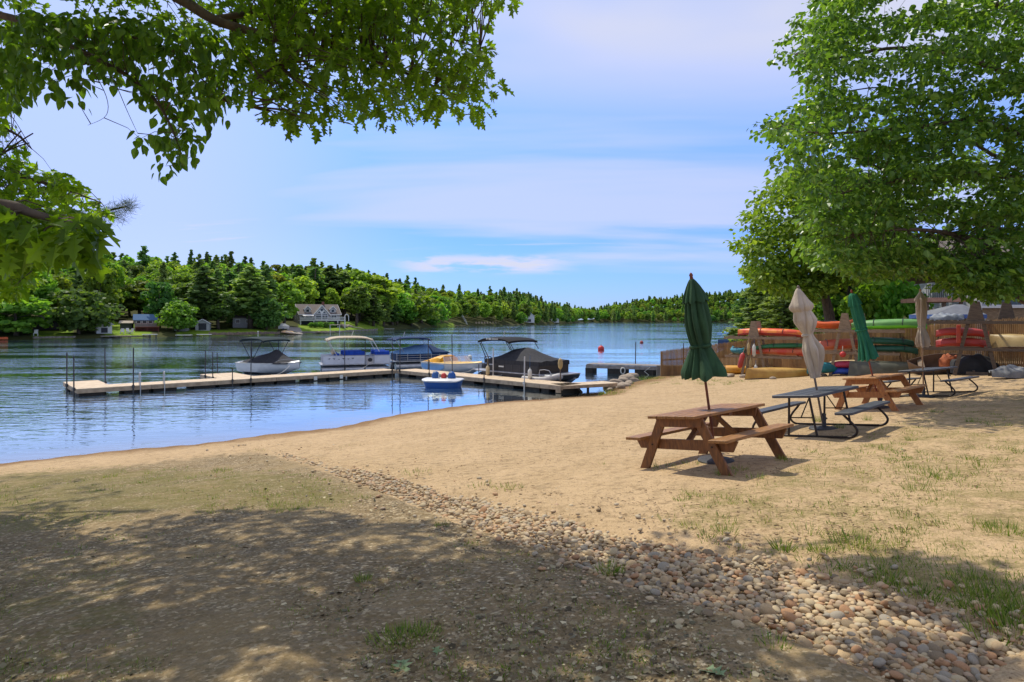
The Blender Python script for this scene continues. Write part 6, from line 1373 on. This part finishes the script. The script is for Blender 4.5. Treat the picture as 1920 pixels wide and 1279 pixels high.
p = on_z(881, 672.5, WATER); buoy_ball('white mooring ball floating behind the speedboat', p + Vector((0, 0, .14)), .20, K['white'], rope=0)
p = on_z(843, 661, WATER); buoy_ball('faint tiny white float behind the navy pontoon boat', p + Vector((0, 0, .08)), .10, K['white'], rope=0)
o = thing('pontoon_boat', 'distant boat with a blue canopy moored beyond the left kayak rack', 'boat', (31.5, 88, WATER), R(20))
b = MB(); b.box((0, 0, .45), (6, 2.4, .8)); b.build('hull', NAVY, o, bevel=.1); cover(o, 'canopy', None, 2.6, 1.7, [(-3.0, 1.8, 2.5), (-2, 2.3, 2.5), (1.6, 2.35, 2.5), (2.8, 1.8, 2.5)], LBLUE, .3)
for x in (-2.4, 0, 2.4): b = MB(); b.tube([(x, -1.15, .8), (x, -1.15, 1.9)], .05, 6); b.build('canopy_post', ALU, o)

def mooring(label, p, q, sag=.18):
    p, q = Vector(p), Vector(q); L0 = p.copy(); pts = [p.lerp(q, t) - L0 - Vector((0, 0, sag * 4 * t * (1 - t))) for t in [i / 8 for i in range(9)]]
    b = MB(); b.tube(pts, .014, 5); o = b.build('mooring_rope', K['white'], None, 60); o.location = L0; tag(o, label, 'rope')
dk = lambda p: Vector((p.x, p.y, DZ + .03))
mooring('white mooring rope from the dock to the bow of the bowrider boat', dk(A0 + E1 * 9.4 + N1 * 1.4), (-13.4, 38.6, WATER + .75)); mooring('white mooring rope from the dock to the white pontoon boat', dk(CORNER - E1 * 2.4 + N1 * 1.45), (-9.3, 42.0, WATER + .7))
mooring('white mooring rope from the dock to the speedboat', dk(CORNER + E2 * 4.6 + N2 * 1.42), dk(CORNER + E2 * 5.2 + N2 * 1.95) + Vector((0, 0, .3)), .1); mooring('white mooring rope from the dock to the stern of the black pontoon boat', dk(CORNER + E2 * 7.4 + N2 * 1.42), dk(CORNER + E2 * 8.0 + N2 * 1.95) + Vector((0, 0, .2)), .1)
# ---------------------------------------------------------------- houses and jetties across the lake
def wall_m(name, c, c2=None): return pm(name, c, c2, 3, .85, .004, (1, 1, 8))
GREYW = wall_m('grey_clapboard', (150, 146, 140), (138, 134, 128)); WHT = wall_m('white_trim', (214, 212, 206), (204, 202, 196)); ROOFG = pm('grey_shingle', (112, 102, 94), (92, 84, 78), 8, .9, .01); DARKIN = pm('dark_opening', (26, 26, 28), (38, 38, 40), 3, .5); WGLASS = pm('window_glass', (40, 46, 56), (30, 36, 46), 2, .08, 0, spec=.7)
def shore_at(u, d): y = float(shore_dist(u)) + d; x = (u - 960) / FPX * y; return V2(x, y, gz(x, y))
def gable(b, x0, x1, y0, y1, z0, ze, zr, over=.3, th=.14):
    """roof slabs with the ridge along x"""
    ym = (y0 + y1) / 2
    for s, ye in ((-1, y0 - over), (1, y1 + over)):
        ze2 = ze - (zr - ze) * over / (ym - y0)
        b.prism([(ye, ze2), (ym, zr), (ym, zr + th), (ye, ze2 + th)], 'x', x0 - over, x1 + over)
def window(o, x, y, z, w, h, axis='y', s=-1, frame=None, t=.05):
    f = MB(); fr = .10
    def bx(bm, cx, cz, ww, hh, dep, off):
        bm.box((cx, y + s * off, cz), (ww, dep, hh)) if axis == 'y' else bm.box((x + s * off, cx, cz), (dep, ww, hh))
    c = x if axis == 'y' else y
    bx(f, c - w / 2 - fr / 2, z, fr, h + 2 * fr, .08, .03); bx(f, c + w / 2 + fr / 2, z, fr, h + 2 * fr, .08, .03); bx(f, c, z + h / 2 + fr / 2, w, fr, .08, .03); bx(f, c, z - h / 2 - fr / 2, w, fr, .08, .03)
    if w > .9: bx(f, c, z, .07, h, .06, .03)
    wo = f.build('window', frame or WHT, o); g = MB(); bx(g, c, z, w, h, .02, .012); g.build('pane', WGLASS, wo); return wo
def lake_house():
    p = shore_at(600, 15); o = thing('lake_house', 'grey gabled lake house with dormers, white trim and a long white deck', 'house', p, R(30)); k = p.y / 176.0
    Wd, D = 11.2, 8.0; x0, x1 = -Wd / 2, Wd / 2; ze, zr, zf = 3.3, 5.9, 1.5
    b = MB(); b.prism([(0, -.5), (0, ze), (D / 2, zr - .1), (D, ze), (D, -.5)], 'x', x0, x1); b.build('wall', GREYW, o)
    b = MB(); gable(b, x0, x1, 0, D, 0, ze, zr, .35); rf = b.build('roof', ROOFG, o)
    b = MB(); b.box((1.8, D / 2, zr + .35), (.6, .6, 1.1)); b.build('chimney', pm('brick', (132, 84, 70), (110, 70, 58), 12, .9), rf)
    b = MB()
    for s in (-1, 1):
        for ys in ((-.35, D / 2), (D + .35, D / 2)):
            zz = ze - (zr - ze) * .35 / (D / 2); b.beam((s * (Wd / 2 + .36), ys[0], zz + .02), (s * (Wd / 2 + .36), ys[1], zr + .02), .06, .24)
    b.box((0, -.36, ze - .25), (Wd + .7, .06, .2)); b.build('white_trim', WHT, rf)
    # front gable
    gw, gz0 = 4.2, 5.55; cx = .35
    b = MB(); b.prism([(cx - gw / 2, zf - 1.8), (cx - gw / 2, ze - .15), (cx, gz0), (cx + gw / 2, ze - .15), (cx + gw / 2, zf - 1.8)], 'y', -.55, 2.6); b.build('gable_front', GREYW, o)
    b = MB(); 
    for s in (-1, 1): b.prism([(cx, gz0 + .05), (cx + s * (gw / 2 + .35), ze - .50), (cx + s * (gw / 2 + .35), ze - .36), (cx, gz0 + .2)], 'y', -.75, 2.9)
    b.build('gable_roof', ROOFG, o); b = MB()
    for s in (-1, 1): b.beam((cx, -.78, gz0 + .08), (cx + s * (gw / 2 + .35), -.78, ze - .46), .06, .26)
    b.build('gable_trim', WHT, o)
    wf = MB(); wf.prism([(cx - 1.75, 1.55), (cx - 1.75, 3.15), (cx, 4.95), (cx + 1.75, 3.15), (cx + 1.75, 1.55)], 'y', -.62, -.56); g = wf.build('window', WHT, o)
    b = MB(); Y0 = -.645
    for poly in ([(cx, 3.95), (cx + .48, 4.38), (cx, 4.8), (cx - .48, 4.38)], [(cx + .28, 3.5), (cx + 1.2, 3.5), (cx + .68, 4.0)], [(cx - .28, 3.5), (cx - 1.2, 3.5), (cx - .68, 4.0)], [(cx + .15, 3.02), (cx + 1.6, 3.02), (cx + 1.6, 3.3), (cx + .15, 3.3)], [(cx - .15, 3.02), (cx - 1.6, 3.02), (cx - 1.6, 3.3), (cx - .15, 3.3)], [(cx + .15, 1.75), (cx + .82, 1.75), (cx + .82, 2.8), (cx + .15, 2.8)], [(cx + .95, 1.75), (cx + 1.6, 1.75), (cx + 1.6, 2.8), (cx + .95, 2.8)], [(cx - .15, 1.75), (cx - 1.6, 1.75), (cx - 1.6, 2.8), (cx - .15, 2.8)]): b.prism(poly, 'y', Y0, Y0 + .02)
    b.build('pane', WGLASS, g)
    for dx in (-3.3, 3.7):
        d = MB(); d.prism([(dx - .8, 3.4), (dx - .8, 4.55), (dx, 5.35), (dx + .8, 4.55), (dx + .8, 3.4)], 'y', .45, 2.8); dm = d.build('dormer', GREYW, o)
        d = MB()
        for s in (-1, 1): d.prism([(dx, 5.4), (dx + s * 1.0, 4.42), (dx + s * 1.0, 4.56), (dx, 5.55)], 'y', .25, 3.1)
        d.build('dormer_roof', ROOFG, dm); d = MB()
        for s in (-1, 1): d.beam((dx, .22, 5.44), (dx + s * 1.0, .22, 4.46), .05, .2); d.box((dx + s * .78, .43, 3.95), (.12, .04, 1.1))
        d.build('dormer_trim', WHT, dm); window(dm, dx, .44, 4.15, .8, .75)
    for wx, ww in ((-4.7, .9), (-3.0, 1.8), (3.9, 1.4)): window(o, wx, 0, 2.4, ww, .8)
    window(o, x0, 2.2, 2.3, 1.0, .9, 'x', -1); window(o, x0, 5.2, 2.3, 1.0, .9, 'x', -1); window(o, x0, 4.0, 4.2, 1.0, .9, 'x', -1)
    b = MB(); b.prism([(-.02, 3.05), (-1.7, 2.7), (-1.7, 2.62), (-.02, 2.97)], 'x', -4.9, -2.0); b.build('awning', pm('awning_white', (212, 210, 206), None, 3, .9), o)
    b = MB(); b.box((.3, -1.3, zf - .1), (12.6, 2.2, .18)); dk = b.build('deck', WHT, o); b = MB()
    for x in np.arange(-5.9, 6.61, .16): b.box((x, -2.35, zf + .42), (.05, .05, .8))
    b.box((.3, -2.35, zf + .85), (12.6, .08, .08)); b.build('deck_railing', WHT, dk); b = MB()
    for x in (-5.8, -2.2, 1.2, 4.4, 6.4): b.box((x, -2.2, .3), (.24, .24, 2.2))
    b.build('deck_post', WHT, dk); b = MB(); b.box((.3, -.03, .55), (Wd - .6, .04, 1.5)); b.build('recess_shade_panel', DARKIN, o)  # flat dark panel on the wall paints the shade of the recess under the deck
    b = MB(); b.tube([(7.1 + .55 * math.cos(a), -1.6, zf + .75 + .95 * math.sin(a)) for a in [math.pi * i / 10 for i in range(11)]], .1, 6); b.box((6.55, -1.6, zf + .3), (.14, .14, 1.2)); b.box((7.65, -1.6, zf + .3), (.14, .14, 1.2)); b.build('arched_arbor', WHT, o)
    # shrubs below the deck
    for i, (u, d, w) in enumerate(((584, 10, 1.3), (592, 9.5, 1.4), (600, 9, 1.5), (611, 9, 1.5), (622, 9.5, 1.4), (630, 10, 1.2))):
        q = shore_at(u, d); key = 'low0' if i % 2 else 'low1'; far_tree(key, q.x, q.y, w * 1.0, 1.3, 'clipped green shrub in the bed below the deck of the lake house', 'shrubs below the lake house deck')
lake_house()
def small_house(name, label, u, d, rz, W_, D, ze, zr, wm, rm, wins=(), door=None, porch=None, cat='cottage', base=-.6):
    p = shore_at(u, d); o = thing(name, label, cat, p, rz)
    b = MB(); b.prism([(-D / 2, base), (-D / 2, ze), (0, zr - .08), (D / 2, ze), (D / 2, base)], 'x', -W_ / 2, W_ / 2); b.build('wall', wm, o)
    b = MB(); gable(b, -W_ / 2, W_ / 2, -D / 2, D / 2, 0, ze, zr, .25, .1); b.build('roof', rm, o)
    for x, z, w, h in wins: window(o, x, -D / 2, z, w, h)
    return o
def end_house(name, label, u, d, rz, W_, D, ze, zr, wm, rm, door=(1.4, 1.5), cat='boathouse'):
    """gable end towards the water"""
    p = shore_at(u, d); o = thing(name, label, cat, p, rz)
    b = MB(); b.prism([(-W_ / 2, -.6), (-W_ / 2, ze), (0, zr - .08), (W_ / 2, ze), (W_ / 2, -.6)], 'y', -D / 2, D / 2); b.build('wall', wm, o)
    b = MB()
    for s in (-1, 1): b.prism([(0, zr), (s * (W_ / 2 + .25), ze - .2), (s * (W_ / 2 + .25), ze - .1), (0, zr + .12)], 'y', -D / 2 - .3, D / 2 + .3)
    b.build('roof', rm, o)
    b = MB()
    for s in (-1, 1): b.beam((0, -D / 2 - .32, zr + .02), (s * (W_ / 2 + .27), -D / 2 - .32, ze - .17), .04, .16)
    b.build('white_trim', WHT, o)
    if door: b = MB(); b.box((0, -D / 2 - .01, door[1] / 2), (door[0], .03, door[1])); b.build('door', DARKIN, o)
    return o
def far_buildings():
    # screened cottage, left
    p = shore_at(86, 9); o = thing('screened_cottage', 'dark brown cottage with a screened porch under a grey hipped roof', 'cottage', p, R(34))
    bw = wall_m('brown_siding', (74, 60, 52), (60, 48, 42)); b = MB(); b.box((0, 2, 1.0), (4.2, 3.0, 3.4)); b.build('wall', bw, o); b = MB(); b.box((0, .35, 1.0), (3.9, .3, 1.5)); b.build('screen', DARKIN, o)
    b = MB(); 
    for x in (-1.95, -.65, .65, 1.95): b.box((x, -.1, .8), (.12, .12, 2.9))
    b.build('porch_post', bw, o); b = MB(); b.box((0, .2, .75), (4.1, 1.0, .16)); b.build('porch_floor', bw, o)
    b = MB(); b.loft([[(-2.6, -.7, 2.25), (2.6, -.7, 2.25), (2.6, 3.8, 2.25), (-2.6, 3.8, 2.25)], [(-.9, 1.3, 3.1), (.9, 1.3, 3.1), (.9, 1.9, 3.1), (-.9, 1.9, 3.1)]]); b.build('roof', ROOFG, o)
    end_house('boathouse', 'small white boathouse half hidden by the big dark rounded tree', 194, 5, R(38), 2.6, 3.2, 1.7, 2.7, WHT, ROOFG, (1.1, 1.0))
    small_house('shed', 'little dark shed with a pale roof on the bright lawn', 238, 12, R(20), 2.2, 2.0, 1.2, 1.6, wall_m('dark_green_siding', (74, 78, 70)), pm('pale_roof', (176, 164, 146), None, 5, .9), cat='shed')
    small_house('cottage', 'cottage with a blue metal roof and a red brown deck', 273, 10, R(30), 4.2, 3.4, 2.1, 3.2, GREYW, pm('blue_metal_roof', (84, 112, 144), (72, 98, 128), 4, .85, 0, (12, 1, 1), spec=.1), ((-1.3, 1.6, .7, .6), (-.2, 1.6, .7, .6), (.9, 1.6, .7, .6)))
    p = shore_at(276, 6.5); o = thing('deck', 'red brown wooden deck in front of the blue roofed cottage', 'deck', p, R(30)); rb = pm('red_brown_wood', (122, 66, 54), (96, 52, 42), 5, .9); b = MB(); b.box((0, 0, .9), (4.6, 1.8, .12)); b.build('platform', rb, o); b = MB(); b.box((0, .8, .3), (4.4, .1, 1.2)); b.build('skirt', rb, o); b = MB()
    for x in np.arange(-2.2, 2.3, .22): b.box((x, -.85, 1.3), (.05, .05, .8))
    b.box((0, -.85, 1.7), (4.5, .07, .07)); b.build('railing', rb, o); b = MB()
    for x in (-2.1, 0, 2.1): b.box((x, -.8, .1), (.12, .12, 1.6))
    b.build('post', rb, o)
    end_house('boathouse', 'plain grey shed at the water left of the tallest dark pine', 341, 7, R(10), 2.3, 2.6, 1.2, 1.8, GREYW, ROOFG, None, 'shed')
    end_house('boathouse', 'small pale grey boathouse with a dark doorway under the tall pine', 381, 8, R(20), 2.9, 3.0, 1.6, 2.4, wall_m('pale_grey_siding', (170, 170, 166)), ROOFG, (1.6, 1.5))
    small_house('cottage', 'weathered grey cottage in the shade of the pines', 456, 13, R(22), 4.6, 3.6, 2.3, 3.3, GREYW, ROOFG, ((-1.2, 1.4, .8, .7), (1.1, 1.4, .8, .7)))
    # covered boat on the ramp, ramp, walls
    p = shore_at(531, 5); o = thing('covered_boat', 'boat under a white cover parked beside the ramp of the lake house', 'boat', p, R(20)); tm = pm('white_cover', (206, 204, 198), (186, 184, 180), 4, .8)
    b = MB(); b.loft([[(-1.2, -.6, .4), (1.2, -.6, .4), (1.3, .6, .4), (-1.2, .6, .4)], [(-1.1, -.75, 1.0), (1.5, -.6, 1.0), (1.5, .6, 1.0), (-1.1, .75, 1.0)], [(-.4, -.15, 1.7), (.5, -.1, 1.65), (.5, .1, 1.65), (-.4, .15, 1.7)]]); b.build('cover', tm, o); b = MB(); b.tube([(0, -.7, .25), (0, -.6, .25)], .25, 10); b.tube([(0, .6, .25), (0, .7, .25)], .25, 10); b.build('wheel', K['black'], o)
    def ribbon(name, label, P, Wd, m, z=.02):
        b = MB(); L = []
        for i, p in enumerate(P):
            a = P[max(i - 1, 0)]; c = P[min(i + 1, len(P) - 1)]; d = (c - a); d.z = 0; d.normalize(); n_ = V2(-d.y, d.x)
            w = Wd[i] if isinstance(Wd, list) else Wd
            q1, q2 = p + n_ * w / 2, p - n_ * w / 2; L.append([(q1.x, q1.y, max(gz(q1.x, q1.y), WATER - .05) + z), (q2.x, q2.y, max(gz(q2.x, q2.y), WATER - .05) + z)])
        b.loft(L, False, False); o = b.build(name, m); tag(o, label, kind='structure'); return o
    ribbon('boat_ramp', 'concrete boat ramp by the lake house', [shore_at(552, d) for d in (-1, 0, 1.2, 2.2, 3, 5, 7, 9, 11)] , [4.4, 4.2, 4, 3.8, 3.6, 3.4, 3.2, 3, 2.6], pm('ramp_concrete', (154, 146, 138), (134, 126, 118), 3, .9), .06)
    ribbon('sand_strip', 'sandy strip beside the boat ramp', [shore_at(541, d) for d in (-.5, .6, 1.4, 2.2, 3.2)], [3.6, 3.4, 3, 2.6, 2.0], pm('ramp_sand', (176, 146, 112), None, 3, .95), .09)
    def shore_wall(label, u0, u1, d, h, m, n=24, rough=.06):
        us = np.linspace(u0, u1, n); c = shore_at(u0, d); o = thing('stone_wall', label, 'wall', c); rings = []
        for i, u in enumerate(us):
            p = shore_at(u, d); p.z = WATER; p = p - c; hh = h * random.uniform(.85, 1.15); j = random.uniform(-rough, rough)
            rings.append([(p.x, p.y - .25 + j, p.z - .4), (p.x, p.y + .35, p.z - .4), (p.x, p.y + .35, p.z + hh), (p.x, p.y - .2 + j, p.z + hh)])
        b = MB(); b.loft(rings); b.build('stonework', m, o)
    ST = pm('shore_stone', (136, 126, 114), (96, 86, 76), 2.2, .95, .04, det=6)
    shore_wall('low brown stone wall along the shore under the pines', 392, 524, .7, .75, pm('brown_shore_stone', (128, 108, 90), (92, 76, 64), 2.2, .95, .04), 40)
    shore_wall('grey stone retaining wall below the lake house lawn', 566, 708, .5, .62, ST, 40); shore_wall('rough stones edging the lawn of the screened cottage', 62, 140, .5, .45, ST, 24, .2); shore_wall('low stone edge below the bright lawn with white chairs', 205, 282, .5, .4, ST, 20)
    def jetty(label, u, d, L, rz, Wd=1.2, m=GREYDECK, h=.4):
        p = shore_at(u, d); o = thing('jetty', label, 'jetty', (p.x, p.y, WATER), rz); b = MB(); b.box((0, 0, h), (L, Wd, .12)); b.build('deck', m, o); b = MB()
        for x in (-L / 2 + .2, 0, L / 2 - .2):
            for y in (-Wd / 2 + .1, Wd / 2 - .1): b.tube([(x, y, -.8), (x, y, h + .05)], .06, 6)
        b.build('post', POLE, o)
    jetty('little jetty below the white boathouse', 207, -.6, 3.0, R(20)); jetty('pale jetty in front of the bright lawn', 226, -.9, 3.6, R(15), m=FASCIA); jetty('white framed jetty below the red brown deck', 281, -1.0, 2.6, R(20), m=K['white'], h=.6); jetty('small jetty with a tilted ladder left of the pale boathouse', 345, -.8, 3.0, R(10), m=K['white'], h=.35); jetty('jetty with a small white boat below the pale boathouse', 383, -.9, 2.8, R(10), m=K['white']); jetty('jetty under the lake house lawn', 606, -1.2, 5.5, R(12), m=FASCIA); jetty('tiny jetty right of the lake house lawn', 727, -2, 4.5, R(10), m=K['white']); jetty('low jetty far along the wooded shore', 862, -3, 7, R(5), m=FASCIA); jetty('long pale jetty far along the shore', 958, -4, 14, R(5), m=FASCIA); jetty('pale jetty at the far wooded point', 1080, -5, 18, R(5), m=K['white'])
    def chair(label, u, d, rz):
        p = shore_at(u, d); o = thing('lawn_chair', label, 'chair', p, rz, 'white chairs on the far lawns'); b = MB(); b.box((0, 0, .38), (.62, .6, .06)); b.build('seat', K['white'], o); b = MB(); b.prism([(.25, .38), (.33, .38), (.55, 1.05), (.47, 1.05)], 'x', -.31, .31); b.build('backrest', K['white'], o); 
        for x in (-.3, .3):
            b = MB(); b.box((x, -.2, .2), (.07, .08, .5)); b.build('leg', K['white'], o); b = MB(); b.box((x, .25, .2), (.07, .08, .5)); b.build('leg', K['white'], o)
    for u, d, rz in ((229, 3, .4), (245, 3, -.3), (241, 3.5, 1.0)): chair('white wooden chair on the bright lawn above the pale jetty', u, d, rz)
    chair('single white chair on the lawn before the screened cottage', 67, 2, .5)
    for i, u in enumerate(np.linspace(893, 936, 9)): p = shore_at(u, 4); o = thing('lawn_chair', 'one of a row of pale chairs on the far shore', 'chair', p, .2 * i, 'row of pale chairs on the far shore'); b = MB(); b.box((0, 0, .5), (1.0, .9, .15)); b.box((0, .4, 1.0), (1.0, .15, 1.1)); b.build('seat', FASCIA, o)
    p = shore_at(628, -2.0); o = thing('boat_lift', 'boat lift with a pale canopy below the lake house', 'boat lift', (p.x, p.y, WATER), R(12)); b = MB(); b.box((0, 0, 2.2), (2.6, 2.0, .16)); b.build('canopy', TAN, o, bevel=.05); b = MB()
    for x in (-1.2, 1.2):
        for y in (-.9, .9): b.tube([(x, y, -.8), (x, y, 2.15)], .05, 6)
    b.build('post', K['white'], o)
    p = shore_at(872, 6); o = thing('staircase', 'white wooden stairs climbing the far bank', 'stairs', p, R(0)); b = MB()
    for i in range(14): b.box((-i * .22 + 1.2, i * .1, i * .36), (.8, 1.2, .16))
    b.build('steps', K['white'], o); b = MB(); b.beam((1.2, -.6, .9), (-1.8, .8, 5.8), .1, .12); b.build('handrail', K['white'], o)
    end_house('far_house', 'tiny white house among the far pines', 990, 16, R(10), 8, 8, 4.5, 7.5, WHT, ROOFG, (3, 2), 'house'); end_house('far_house', 'tiny pale house by the far point', 1040, 12, R(0), 7, 6, 2.5, 4.2, WHT, ROOFG, (2, 1.6), 'house')
    p = shore_at(4, .5); o = thing('canoe', 'small orange canoe at the left edge of the far shore', 'canoe', (p.x, p.y - 1, WATER), .2); b = MB(); b.loft([[(x, w, .5), (x, w * .8, .1), (x, -w * .8, .1), (x, -w, .5)] for x, w in ((-1.6, .03), (-1.0, .3), (0, .38), (1.0, .3), (1.6, .03))]); b.build('hull', K['orange'], o, 60)
    p = shore_at(664, 5); ribbon('garden_path', 'pale path on the lake house lawn', [shore_at(645 + i * 7, 14 - i * 2) for i in range(6)], .9, pm('path_stone', (196, 180, 148), None, 3, .9), .06)
    for i, (u, d, r) in enumerate(((640, 12, .8), (646, 11, .7), (652, 11, .9), (649, 8.5, .6), (657, 9, .7), (643, 9, .7))): p = shore_at(u, d); rock(60 + i, p + Vector((0, 0, .2)), r, 'large pale rock in the bank right of the lake house', 'rocks right of the lake house')
far_buildings()
# ---------------------------------------------------------------- house, deck and canopy beyond the fence
def yard_house():
    Y = 38.0; x0 = (1833 - 960) / FPX * Y; o = thing('shingled_house', 'tan shingled house with white trim behind the right kayak rack', 'house', (x0, Y, gz(x0, Y)), R(-8)); z0 = o.location.z; zz = lambda v: zat(v, Y) - z0
    sh = pm('tan_shingle', (146, 122, 92), (118, 96, 70), 5, .9, .01, (1, 1, 5)); b = MB(); b.box((8, 4, zz(576) / 2 - .2), (16, 8, zz(576) + .4)); b.build('lower_wall', sh, o); b = MB(); b.box((8, 4, (zz(576) + zz(520)) / 2), (15.96, 7.96, zz(520) - zz(576) - .004)); b.build('upper_wall', wall_m('pale_grey_wall', (172, 174, 176)), o)
    b = MB(); b.box((8, -.06, zz(575.5)), (16.2, .16, .14)); b.box((.02, -.08, zz(565) / 2 + .1), (.26, .18, zz(560))); b.box((4.0, -.06, zz(550)), (.2, .12, 1.6)); b.build('white_trim', WHT, o)
    b = MB(); b.prism([(-.7, zz(519)), (4, zz(440)), (8.7, zz(519)), (8.7, zz(515)), (4, zz(436)), (-.7, zz(515))], 'x', -.5, 16.5); b.build('roof', ROOFG, o)
    for x in (1.6, 5.6, 9): window(o, x, 0, zz(556), 1.5, 1.0)
    Y = 36.5; xa = (1738 - 960) / FPX * Y; xb = (1808 - 960) / FPX * Y; z = zat(566, Y); o = thing('raised_deck', 'raised deck with a pale red edge beam and black railing beyond the fence', 'deck', (xa, Y, gz(xa, Y)), R(-6)); zd = z - o.location.z; Wd = xb - xa
    pk = pm('pinkish_beam', (168, 130, 110), (150, 114, 96), 5, .8); b = MB(); b.box((Wd / 2, 1.5, zd + .12), (Wd, 3, .24)); b.build('platform', pk, o)
    b = MB(); bl = K['black']
    for i in range(22): b.tube([(i * Wd / 21, .05, zd + .24), (i * Wd / 21, .05, zd + .95)], .015, 5)
    b.tube([(0, .05, zd + .95), (Wd, .05, zd + .95)], .03, 6); b.build('railing', bl, o)
    b = MB()
    for x in (.15, Wd / 2, Wd - .15): b.box((x, .3, zd / 2), (.16, .16, zd))
    b.build('post', DARKWOOD, o)
    Y = 33.0; x = (1772 - 960) / FPX * Y; o = thing('canopy_tent', 'grey canopy roof with a blue edge in the yard behind the fence', 'canopy', (x, Y, gz(x, Y)), R(-6)); z1 = zat(590, Y) - o.location.z; z2 = zat(571, Y) - o.location.z
    gt = pm('grey_canopy', (112, 114, 118), (96, 98, 104), 3, .8); b = MB(); b.loft([[(-1.15, -1.2, z1), (1.3, -1.2, z1), (1.3, 1.2, z1), (-1.15, 1.2, z1)], [(.5, -.1, z2), (.8, -.1, z2), (.8, .1, z2), (.5, .1, z2)]]); b.build('roof', gt, o); b = MB()
    b.box((.07, -1.21, z1 - .1), (2.45, .03, .2)); b.box((-1.16, 0, z1 - .1), (.03, 2.4, .2)); b.build('blue_valance', pm('blue_valance', (60, 90, 150), None, 4, .8), o); b = MB()
    for px, py in ((-1.1, -1.15), (1.25, -1.15), (1.25, 1.15), (-1.1, 1.15)): b.tube([(px, py, 0), (px, py, z1)], .03, 6)
    b.build('post', ALU, o)
yard_house()
# a few fallen leaves that lie singly in the foreground
def fallen():
    V, F = OAK
    gl = pm('fallen_green_leaf', (136, 152, 104), (112, 132, 84), 20, .7); dl = pm('fallen_dry_leaf', (178, 156, 122), (150, 126, 94), 20, .8)
    for u, v, r, m, lab in ((345, 1183, .13, gl, 'pale green fallen oak leaf on the shaded ground, left'), (813, 1216, .11, gl, 'small pale green fallen leaf right of the grass tuft'), (757, 1240, .16, gl, 'large green fallen oak leaf below the grass tuft'), (483, 1070, .18, dl, 'dry pale oak leaf lying in the shade'), (715, 1105, .15, dl, 'brown curled leaf near the single grass tuft'), (800, 1030, .18, dl, 'dry leaf with a stem near the edge of the shade'), (1360, 1272, .16, gl, 'green leaf at the bottom edge beside the cobbles'), (470, 1030, .14, dl, 'small dry leaf at the shade edge, left of centre'), (1690, 845, .12, gl, 'small green leaf lying on the sand right of the tables')):
        p = gp(u, v); me = bpy.data.meshes.new('fallen_leaf'); me.from_pydata([(x * r, y * r, z * r * 1.2 + .012) for x, y, z in V], [], F); o = finish('fallen_leaf', me, m); o.location = p; o.rotation_euler = (random.gauss(0, .15), random.gauss(0, .15), random.uniform(0, 6.3)); tag(o, lab, 'leaf')
fallen()
